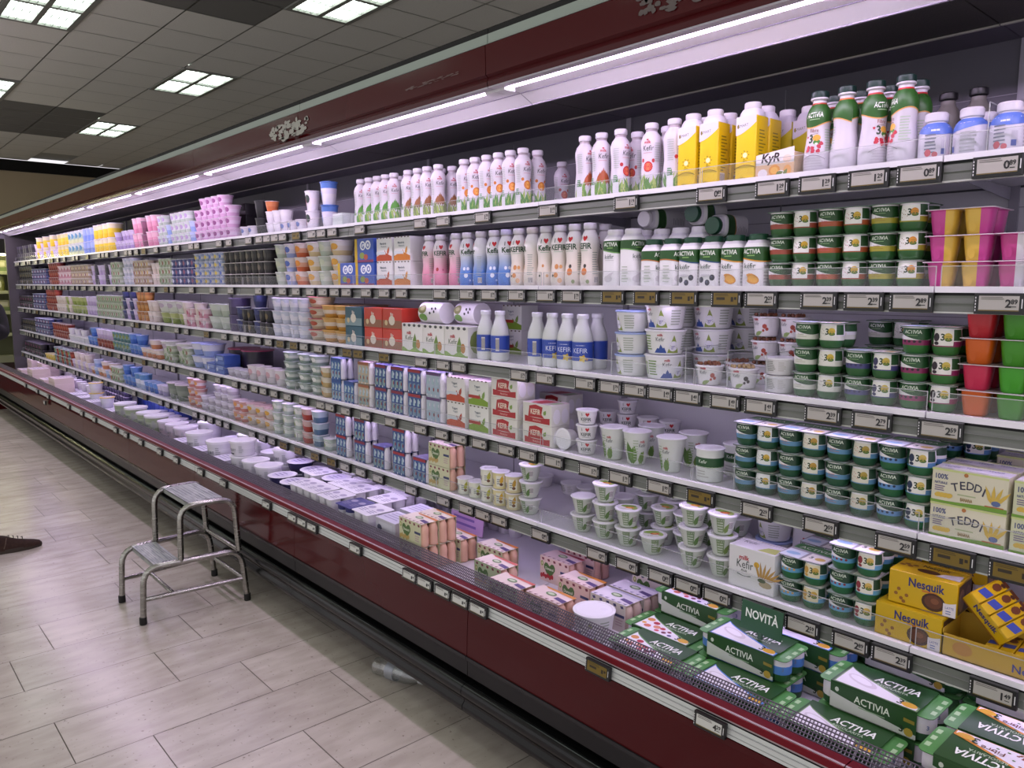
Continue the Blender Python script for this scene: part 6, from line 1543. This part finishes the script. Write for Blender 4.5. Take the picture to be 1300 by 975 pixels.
put('snack', xat(1256, 1.90, z5+.05), 1.915, z5+.098, 'yellow snack bar box leaning over the tray edge', 'snack bar boxes', rx=.35, ry=.75, rz=-.15)
put('snack', xat(1292, 1.90, z5+.004), 1.90, z5+.004, 'yellow snack bar box lying flat in the display tray', 'snack bar boxes', rz=.05)
put('snack', xat(1330, 2.04, z5), 2.05, z5, 'yellow snack bar box behind the display tray, lower one', 'snack bar boxes', rz=.02)
put('snack', xat(1330, 2.04, z5+.049), 2.05, z5+.049, 'yellow snack bar box behind the display tray, upper one', 'snack bar boxes', rz=.1)
put('novita', xat(966, 1.79, .64), 1.788, DZ+.1375+.0135, 'green NOVITÀ card standing among the eight-cup packs', None, rz=-.05, rx=-.08)
put('pinkcard', xat(592, 2.02, .60), 2.02, DZ, 'pink shelf card behind the cream heart sleeves', None, rx=-.1, s=2.2)

put('d_redmark', xat(405, 2.04, .60), 2.04, DZ+.118, 'navy quark tub tipped up, red round mark on its lid', None, rx=PI/2-.45, rz=.55)
# ================================================================== price tags
TAGB = M('#0c0c0d', .35); SCR = M('#aaa7a0', .35); SCRY = M('#6f5a14', .35); SCRW = M('#c6c7c2', .35); MARK = M('#d8d8d8', .4)
_tg = {}
def tag_meshes(price, yel, w=.092, h=.043, white=False):
    if w < .09: h = .0375
    key = (price, yel, w, white)
    if key in _tg: return _tg[key]
    m = MB(); m.rbox(-w/2, w/2, -.006, .006, 0, h, .002, TAGB, n=1)
    f = front(-.006)
    for k in range(5): m.band(f, -w*.475, -w*.455, h*(.14+.15*k), h*(.23+.15*k), MARK, 1)
    m.band(f, w*.445, w*.465, h*.3, h*.74, MARK, 1)
    fr = m.mesh('tag_frame', False)
    m = MB(); s = SCRY if yel else (SCRW if white else SCR)
    f = front(-.006, .0004); g = front(-.006, .0008)
    x0, x1, z0, z1 = -w*.40, w*.40, h*.16, h*.88
    m.band(f, x0, x1, z0, z1, s, 1)
    ink = '#241a08' if yel else '#1c1c1e'
    m.lines(g, x0+.004, x1*.3, z1-.002, 2, .0035, .0016, '#6a6662' if not yel else '#4a3a0c', .3, 7); m.band(g, x0, x1, z0, z0+.0022, '#6a5a2a', 1)
    if price:
        a, b = price.split(',')
        m.text(g, w*.19, h*.34, a, h*.38, ink, .03); m.text(g, w*.305, h*.50, b, h*.22, ink, .03, maxw=w*.13); m.band(g, w*.25, w*.35, h*.35, h*.39, ink, 1)
    else:
        m.band(g, w*.18, w*.26, h*.36, h*.64, ink, 1); m.band(g, w*.29, w*.36, h*.48, h*.64, ink, 1)
    if yel:
        m.band(g, -w*.30, -w*.02, h*.46, h*.62, '#2a200c', 3)
    _tg[key] = (fr, m.mesh('tag_display', False)); return _tg[key]
ndup = {}
def ptag(X, Y, Z, price, yel, label, group, w=.092, rx=0.0, white=False, rz=0.0):
    fr, ds = tag_meshes(price, yel, w, white=white)
    o = link('price_tag', None); o.empty_display_size = .02; o.location = (X, Y, Z); o.rotation_euler = (rx, 0, rz)
    link('tag_frame', fr, o); link('tag_display', ds, o)
    tag(o, label, 'price tag', group)
T1 = [(1268, '0,89'), (1168, '0,89'), (1104, '1,29'), (1039, '1,29'), (982, '1,29'), (905, '0,89'), (797, '1,19'), (698, '1,19'), (615, '1,79'), (565, '1,79'), (536, '1,79'), (459, ''), (424, ''), (410, ''), (399, ''), (378, 'y'), (361, ''), (352, ''), (341, ''), (331, '')]
T2 = [(1270, '2,89'), (1158, '2,89'), (1098, '2,39'), (1041, '2,39'), (968, '2,29'), (924, 'y'), (870, 'y'), (822, 'y'), (780, 'y'), (728, '1,79'), (695, '1,79'), (658, '1,79'), (623, '1,79'), (595, '1,79'), (561, '1,79'), (512, ''), (490, ''), (467, ''), (442, ''), (427, ''), (412, ''), (396, ''), (378, ''), (361, ''), (344, '')]
T3 = [(1195, '2,59'), (1108, '2,79'), (1046, '2,39'), (967, '1,49'), (922, '1,49'), (875, '1,49'), (841, '1,49'), (808, '1,29'), (777, '1,79'), (745, '1,79'), (694, '1,79'), (661, '1,79'), (585, '1,19'), (565, ''), (537, ''), (490, 'y'), (457, 'y'), (443, 'y'), (423, ''), (406, ''), (388, ''), (375, 'y'), (358, 'y'), (343, '')]
T4 = [(1288, 'y'), (1210, 'y'), (1138, '2,59'), (1043, '2,59'), (962, '2,29'), (891, 'y'), (839, '1,99'), (789, '1,79'), (750, '1,79'), (705, '1,99'), (672, '1,79'), (645, ''), (611, ''), (586, ''), (563, ''), (536, ''), (498, ''), (466, ''), (441, ''), (421, ''), (409, ''), (387, ''), (367, ''), (350, '')]
T5 = [(1262, '1,49'), (1133, '2,39'), (1081, '2,89'), (1020, '2,59'), (963, '2,59'), (912, '0,99'), (875, '0,99'), (840, '0,89'), (798, '0,89'), (760, '0,99'), (688, '0,89'), (636, ''), (620, ''), (594, ''), (565, ''), (524, ''), (482, ''), (460, ''), (440, ''), (423, 'y'), (402, 'y'), (381, 'y'), (362, 'y'), (347, ''), (335, '')]
EDGE = {1: 'top shelf edge', 2: 'second shelf edge', 3: 'third shelf edge', 4: 'fourth shelf edge', 5: 'fifth shelf edge', 0: 'front rail of the tray'}
rg = random.Random(21)
for sh, T_ in ((1, T1), (2, T2), (3, T3), (4, T4), (5, T5)):
    z = SZ[sh]-.0435
    lastx = 9
    for i, (px, p) in enumerate(T_):
        X = min(xat(px, 1.816, z+.02), lastx-.0955); lastx = X
        y = p == 'y'; pr = '' if y else p
        what = ('dark yellow promotional price tag' if y else ('price tag reading %s' % pr if pr else 'grey price tag'))
        ptag(X, 1.8105, z, pr, y, 'black-framed %s, %s from right on %s' % (what, ORD[i], EDGE[sh]), 'price tags on the ' + EDGE[sh])
    x = lastx-.14; i = 0
    while x > XE-.5:
        ptag(x, 1.8105, z, '', rg.random() < .1, 'small unreadable price tag, %s leftward of the larger tags on %s' % (ORD[i], EDGE[sh]), 'far price tags on the ' + EDGE[sh])
        x -= rg.choice((.105, .12, .16, .26, .36)) + .03*rg.random(); i += 1
TD = [(903, '4,29'), (761, 'y'), (609, ''), (586, ''), (564, ''), (541, ''), (527, ''), (453, ''), (398, ''), (386, ''), (374, ''), (340, ''), (285, ''), (256, ''), (225, ''), (204, ''), (180, ''), (161, ''), (148, ''), (121, ''), (105, ''), (88, ''), (62, ''), (48, ''), (33, '')]
lastx = 9
for i, (px, p) in enumerate(TD):
    X = min(xat(px, 1.505, .505), lastx-.093); lastx = X
    y = p == 'y'; pr = '' if y else p
    what = 'yellow promotional price tag' if y else ('price tag reading 4,29' if pr else 'white price tag')
    ptag(X, 1.4985, .4875, pr, y, 'black-framed %s, %s from right on %s' % (what, ORD[i], EDGE[0]), 'price tags on the ' + EDGE[0], w=.088, white=not y, rx=-.10)
ptag(xat(57, 1.485, .44), 1.485, .425, '', False, 'loose white price tag hanging below the tray rail', None, w=.08, white=True)

# clear dividers standing on the shelves
def divider(X, sh, label):
    m = MB(); m.box(-.0008, .0008, 0, .30, 0, .105, GLASS)
    for q in ((0, .0016, 0, .105), (0, .30, .1035, .105)): m.box(-.001, .001, q[0], q[1], q[2], q[3], GEDGE)
    k = link('shelf_divider', m.mesh('shelf_divider', False)); k.location = (X, 1.842, SZ[sh]+.0103); tag(k, label, 'divider', 'clear dividers')
for px, sh, w in ((776, 3, 'left of the narrow tub stack'), (870, 3, 'between the wide tubs and the cereal cups'), (923, 3, 'between the two cereal cups'), (972, 3, 'beside the grey-print cups')):
    divider(xat(px, 1.842, SZ[sh]+.05), sh, 'clear plastic divider on third shelf, ' + w)
divider(xat(1262, 1.842, SZ[1]+.05)-.012, 1, 'clear plastic divider on top shelf between the blue-shouldered bottles')
divider(xat(944, 1.842, SZ[4]+.05)-.03, 4, 'clear plastic divider on fourth shelf beside the green-banded tub')

# ================================================================== step stool
ST = noisy('brushed_steel', '#8f8d88', '#a8a6a0', 18, rough=.26, metal=1.0, stretch=(1, 1, 6), rvar=.06)
PL = noisy('worn_tread', '#8b918f', '#b4b8b4', 14, rough=.42, metal=.55, stretch=(1, 6, 1), rvar=.1)
st = link('step_stool', None); st.location = (-3.81, 1.212, 0); st.empty_display_size = .1
tag(st, 'tubular steel two-step stool standing on the tiles before the cooler', 'step stool')
def arc(pts, r, n=5):
    P = [Vector(p) for p in pts]; out = [P[0]]
    for i in range(1, len(P)-1):
        a = (P[i-1]-P[i]).normalized(); b = (P[i+1]-P[i]).normalized()
        s, e = P[i]+a*r, P[i]+b*r
        for k in range(n+1):
            t = k/n; out.append(s*(1-t)**2 + P[i]*2*t*(1-t) + e*t*t)
    return out+[P[-1]]
R_ = .0135
for s in (-1, 1):
    xf, xb = s*.168, s*.215
    def X_(y): return xf+(xb-xf)*(y+.235)/.47
    m = MB(); m.tube(arc([(X_(-.235), -.235, .016), (X_(-.225), -.222, .262), (X_(.215), .215, .262), (X_(.235), .235, .016)], .075), R_, ST, 14); link('lower_frame', m.mesh('lower_frame', True, .9), st)
    m = MB(); m.tube(arc([(X_(-.06), -.06, .262), (X_(-.055), -.052, .525), (X_(.19), .192, .525), (X_(.205), .205, .262)], .07), R_, ST, 14); link('upper_frame', m.mesh('upper_frame', True, .9), st)
    m = MB(); m.tube([(X_(-.228), -.228, .115), (X_(.228), .228, .115)], .010, ST, 12); link('side_rail', m.mesh('side_rail', True, .9), st)
    for y in (-.2355, .2355):
        m = MB(); m.lathe([(.0150, 0), (.0165, .004), (.0160, .034), (.0142, .036)], M('#0d0d0d', .6), 14, cx=X_(y), cy=y); link('rubber_foot', m.mesh('rubber_foot', True, .7), st)
for y, w in ((.205, .21), (.222, .212), (-.10, .17)):
    z = .262 if y == .205 else .115
    m = MB(); m.tube([(-w, y, z), (w, y, z)], .010, ST, 12); link('cross_bar', m.mesh('cross_bar', True, .9), st)
def tread(y0, y1, z, w):
    m = MB(); m.box(-w, w, y0, y1, z-.003, z+.002, PL); m.box(-w, w, y0, y0+.002, z-.022, z, PL); m.box(-w, w, y1-.002, y1, z-.022, z, PL)
    for k in range(9):
        y = y0+.012+(y1-y0-.024)*k/8; m.box(-w+.01, w-.01, y-.0022, y+.0022, z+.002, z+.0038, PL)
    for s in (-1, 1):
        for k in range(3): m.lathe([(.004, z+.006), (.0025, z+.009)], M('#77787a', .3, 1), 8, cx=s*(w+.006), cy=y0+.04+(y1-y0-.08)*k/2)
    link('tread', m.mesh('tread', False), st)
tread(-.175, -.065, .268, .164); tread(-.01, .15, .531, .176)

# ================================================================== empty water bottle on the floor
CLR = clear('bottle_plastic', (.90, .92, .91), .16, .10, .05)
WP = [(.022, 0), (.030, .004), (.0310, .012)] + [(.0310-.0022*(k % 2), .018+.0085*k) for k in range(12)] + [(.0300, .125), (.030, .140), (.024, .168), (.0135, .190), (.0125, .200)]
wb = link('water_bottle', None); wb.empty_display_size = .05
tag(wb, 'crushed clear plastic water bottle lying on the floor under the cooler', 'bottle')
m = MB(); m.lathe(WP, CLR, 18, cap=False); link('bottle_body', m.mesh('bottle_body', True, 1.2), wb)
m = MB(); m.lathe([(.0318, .062), (.0318, .098)], clear('bottle_label_film', (.42, .52, .72), .12, .2, .25), 18, cap=False); link('label_band', m.mesh('label_band'), wb)
m = MB(); m.lathe([(.0140, .196), (.0150, .198), (.0150, .212), (.013, .214)], M('#a9adac', .4), 14); link('bottle_cap', m.mesh('bottle_cap'), wb)
wb.location = (xat(476, 1.53, .03), 1.535, .036); wb.rotation_euler = (0, PI/2, .30); wb.scale = (1.12, 1.12, 1.12)

# ================================================================== shopper at the picture's left edge
def skin(name, verts, edges, radii, mat, root=0, sub=2, parent=None, loc=(0, 0, 0)):
    me = bpy.data.meshes.new(name); me.from_pydata(verts, edges, []); me.update()
    o = link(name, me, parent, loc)
    sk = o.modifiers.new('skin', 'SKIN'); sk.use_smooth_shade = True
    for i, r in enumerate(radii):
        d = me.skin_vertices[0].data[i]; d.radius = (r, r) if not isinstance(r, tuple) else r
        d.use_root = (i == root)
    ss = o.modifiers.new('subd', 'SUBSURF'); ss.levels = sub; ss.render_levels = sub
    me.materials.append(mat); return o
JK = noisy('dark_jacket', '#0c0c0f', '#15151a', 40, rough=.75); TR = noisy('dark_trousers', '#121216', '#1a1a20', 60, rough=.85); SKN = M('#b98d74', .5)
pr = link('person', None); PX, PY = -5.235, .60
pr.location = (PX, PY, 0); pr.empty_display_size = .2
tag(pr, 'person in dark jacket and brown suede shoes, cut by the left edge', 'person')
bv = [(0, -.02, .93), (0, -.03, 1.10), (0, -.05, 1.30), (0, -.045, 1.42), (0, -.03, 1.52), (0, -.015, 1.60),
      (-.10, -.02, .90), (-.11, -.03, .50), (-.11, -.06, .10), (.10, -.02, .90), (.105, -.03, .50), (.105, -.06, .10),
      (-.18, -.045, 1.40), (-.24, -.12, 1.13), (-.21, -.03, .90), (.18, -.045, 1.40), (.05, .135, 1.25), (-.02, .125, 1.47)]
be = [(0, 1), (1, 2), (2, 3), (3, 4), (4, 5), (0, 6), (6, 7), (7, 8), (0, 9), (9, 10), (10, 11), (3, 12), (12, 13), (13, 14), (3, 15), (15, 16), (16, 17)]
body = skin('body', bv, be, [(.15, .11), (.15, .11), (.17, .115), (.13, .09), .055, .05, .085, .058, .042, .085, .058, .042, .062, .045, .030, .062, .045, .030], SKN, 0, 2, pr)
jv = [(0, -.02, .86), (0, -.03, 1.10), (0, -.05, 1.30), (0, -.045, 1.43), (-.19, -.045, 1.40), (-.25, -.12, 1.13), (-.215, -.035, .91), (.19, -.045, 1.40), (.05, .145, 1.25), (-.015, .128, 1.45)]
skin('jacket', jv, [(0, 1), (1, 2), (2, 3), (3, 4), (4, 5), (5, 6), (3, 7), (7, 8), (8, 9)], [(.17, .125), (.17, .13), (.19, .135), (.14, .10), .078, .062, .045, .078, .062, .045], JK, 0, 2, pr)
for s in (-1, 1):
    skin('trouser_leg', [(s*.08, -.02, .92), (s*.108, -.03, .50), (s*.11, -.055, .085)], [(0, 1), (1, 2)], [.105, .075, .060], TR, 0, 2, pr)
m = MB()
for i in range(13):
    pass
hp = [(.002, 1.565), (.045, 1.575), (.066, 1.60), (.076, 1.65), (.080, 1.70), (.076, 1.745), (.058, 1.785), (.028, 1.803), (.002, 1.806)]
m.lathe(hp, SKN, 20); 
for j, (x, y, z) in enumerate(m.v): m.v[j] = (x*.92, y*1.12+.01+(.012 if z < 1.62 and y > 0 else 0), z)
for s in (-1, 1):
    m.lathe([(.004, 1.665), (.012, 1.675), (.014, 1.695), (.008, 1.715)], SKN, 8, cx=s*.076, cy=-.004)
    m.lathe([(.002, 1.690), (.010, 1.694), (.011, 1.699), (.002, 1.704)], M('#1c1614', .3), 8, cx=s*.028, cy=.088)
m.lathe([(.010, 1.655), (.013, 1.662), (.006, 1.690), (.003, 1.705)], SKN, 8, cx=0, cy=.100)
m.box(-.022, .022, .088, .0955, 1.630, 1.638, M('#8a4a44', .5))
link('head', m.mesh('head', True, 1.0), pr)
m = MB(); m.lathe([(.079, 1.665), (.088, 1.70), (.086, 1.75), (.066, 1.795), (.030, 1.818), (.002, 1.822)], M('#1d1512', .7), 20)
for j, (x, y, z) in enumerate(m.v): m.v[j] = (x*.95, (y*1.15-.010) if y < .02 else min(y*1.1, .062), z)
link('hair', m.mesh('hair', True, 1.0), pr)
def hand(s, wx, wy, wz):
    v = [(0, 0, 0), (0, .045, -.005), (0, .085, -.010)]; e = [(0, 1), (1, 2)]; r = [(.022, .015), (.034, .014), (.036, .012)]
    for k, (dx, ln) in enumerate(((-.027, .068), (-.009, .078), (.009, .073), (.026, .058))):
        b = len(v); v += [(dx, .092, -.011), (dx*1.05, .092+ln*.45, -.020), (dx*1.05, .092+ln*.8, -.042), (dx, .092+ln*.85, -.060)]
        e += [(2, b), (b, b+1), (b+1, b+2), (b+2, b+3)]; r += [.0095, .009, .0085, .007]
    b = len(v); v += [(-s*.030, .030, -.010), (-s*.052, .058, -.022), (-s*.050, .085, -.036)]; e += [(1, b), (b, b+1), (b+1, b+2)]; r += [.012, .010, .008]
    o = skin('hand', v, e, r, SKN, 0, 2, pr, (wx, wy, wz)); o.rotation_euler = (1.9 if s > 0 else -1.5, 0, 0); return o
hand(-1, -.21, -.03, .905); hand(1, -.02, .118, 1.465)
def shoe(s, dx, dy):
    SU = noisy('brown_suede', '#2c1a12', '#3a241a', 60, rough=.9)
    P_ = [(-.135, .028, .075), (-.12, .034, .098), (-.07, .037, .100), (-.02, .040, .088), (.03, .044, .066), (.08, .047, .052), (.115, .040, .044), (.138, .022, .036), (.145, .004, .030)]
    m = MB(); n = 12; vs = []
    for y, hw, hz in P_:
        for k in range(n):
            a = PI*k/(n-1); vs.append((hw*math.cos(a), y, .018+max(math.sin(a), 0)**.7*(hz-.018)))
    m.add(vs, [(i*n+k, i*n+k+1, (i+1)*n+k+1, (i+1)*n+k) for i in range(len(P_)-1) for k in range(n-1)] + [tuple(range(n))], SU)
    up = m.mesh('shoe_upper', True, .9)
    m = MB(); ring = [(.040*math.cos(a)*(1.0 if math.sin(a) < 0 else 1.15), .005+.145*math.sin(a)) for a in [2*PI*k/24 for k in range(24)]]
    vs = [(x, y, 0) for x, y in ring] + [(x*1.05, y*1.02, .008) for x, y in ring] + [(x*1.02, y*1.01, .024) for x, y in ring]
    m.add(vs, [(r_*24+k, r_*24+(k+1) % 24, (r_+1)*24+(k+1) % 24, (r_+1)*24+k) for r_ in (0, 1) for k in range(24)] + [tuple(range(24))[::-1], tuple(range(48, 72))], M('#3a3129', .8))
    so = m.mesh('shoe_sole', True, .8)
    m = MB()
    for k in range(4): m.tube([(-.022, -.015+.022*k, .089-.007*k), (0, -.012+.022*k, .096-.007*k), (.022, -.015+.022*k, .089-.007*k)], .0022, M('#1c120e', .8), 6)
    la = m.mesh('shoelace')
    m = MB(); m.tube([(s*.037, -.045, .03), (s*.034, -.035, .06), (s*.022, -.028, .088)], .003, M('#5a4a3e', .8), 6); sti = m.mesh('shoe_stripe')
    o = link('shoe', up, pr, (dx, dy, 0)); o['label'] = 'brown suede shoe'
    link('shoe_sole', so, o); link('shoelace', la, o); link('shoe_stripe', sti, o)
shoe(1, .035, .110); shoe(-1, -.16, -.02)

# ================================================================== another lit cooler past the end of the row
ec = link('end_cooler', None); ec.location = (-13.6, .9, 0); ec.empty_display_size = .2
tag(ec, 'greenish lit wall cooler beyond the far end of the row', 'refrigerated display')
GC = M('#8b8a5c', .5)
m = MB(); m.box(-.5, -.44, -1.8, 1.5, .0, 2.05, M('#8d8f66', .6)); m.box(-.5, .35, 1.46, 1.5, 0, 2.05, M('#4a4840', .6)); m.box(-.5, .35, -1.8, -1.76, 0, 2.05, M('#4a4840', .6)); link('cooler_back', m.mesh('cooler_back', False), ec)
m = MB(); m.box(-.44, .40, -1.76, 1.46, 0, .42, M('#2c1512', .4)); m.box(.33, .42, -1.76, 1.46, .42, .52, M('#8a8a70', .4)); link('cooler_base', m.mesh('cooler_base', False), ec)
m = MB(); m.box(-.5, .40, -1.8, 1.5, 1.98, 2.2, M('#2a2522', .5)); link('cooler_canopy', m.mesh('cooler_canopy', False), ec)
for z in (.80, 1.12, 1.42, 1.70):
    m = MB(); m.box(-.44, .12, -1.76, 1.46, z, z+.03, GC); m.box(.12, .13, -1.76, 1.46, z-.015, z+.032, M('#b4b48c', .4)); link('cooler_shelf', m.mesh('cooler_shelf', False), ec)
m = MB(); m.tube([(.30, -1.7, 1.965), (.30, 1.4, 1.965)], .014, emit('end_cooler_lamp', (1.0, .95, .55), LED_W*.55), 8); link('lamp_tube', m.mesh('lamp_tube'), ec)
gk('o_jar', 'oil_bottle', .09, .22, ['#7a7a3c', '#8a8a50'], '#5a5a38', 'jar', ['#c9c9a8'], 'bottle'); gk('o_box', 'food_box', .14, .16, ['#a8a47c', '#6a7a4a', '#c9c4a4'], '#b4b08c', 'box', None, 'food')
for si, z in enumerate((.8301, 1.1501, 1.4501, 1.7301)):
    for k in range(4):
        put('o_jar' if (si+k) % 2 else 'o_box', -13.62+.02*k, 1.22+.26*k, z, '%s on the end cooler, %s from left on its %s shelf' % ('greenish bottle' if (si+k) % 2 else 'pale food box', ORD[k], ['lowest', 'second', 'third', 'top'][si]), 'goods on the end cooler', rz=PI/2)

# ================================================================== camera, world, render
cd_ = bpy.data.cameras.new('camera'); cam = bpy.data.objects.new('camera', cd_); col.objects.link(cam)
cd_.sensor_width = 36.0; cd_.sensor_fit = 'HORIZONTAL'; cd_.lens = FPX/1300*36.0; cd_.clip_start = .05; cd_.clip_end = 60
z_ = (-CF).normalized(); x_ = CR.normalized(); y_ = z_.cross(x_).normalized(); x_ = y_.cross(z_).normalized()
cam.matrix_world = Matrix(((x_.x, y_.x, z_.x, 0), (x_.y, y_.y, z_.y, 0), (x_.z, y_.z, z_.z, CAMH), (0, 0, 0, 1)))
scene.camera = cam
wd = bpy.data.worlds.new('shop_air'); scene.world = wd; wd.use_nodes = True
wd.node_tree.nodes['Background'].inputs[0].default_value = (.80, .78, .80, 1); wd.node_tree.nodes['Background'].inputs[1].default_value = WORLD_W
vs_ = scene.view_settings; vs_.view_transform = 'Standard'; vs_.look = 'None'; vs_.exposure = EXPO; vs_.gamma = 1.0; vs_.use_curve_mapping = False
cy = scene.cycles
cy.use_denoising = True; cy.max_bounces = 7; cy.diffuse_bounces = 4; cy.glossy_bounces = 3; cy.transmission_bounces = 3; cy.transparent_max_bounces = 14
cy.caustics_reflective = False; cy.caustics_refractive = False; cy.sample_clamp_indirect = 5.0; cy.sample_clamp_direct = 12.0; cy.use_light_tree = True
n_obj = len(scene.objects); print('OBJECTS', n_obj, 'TOP', sum(1 for o in scene.objects if o.parent is None))
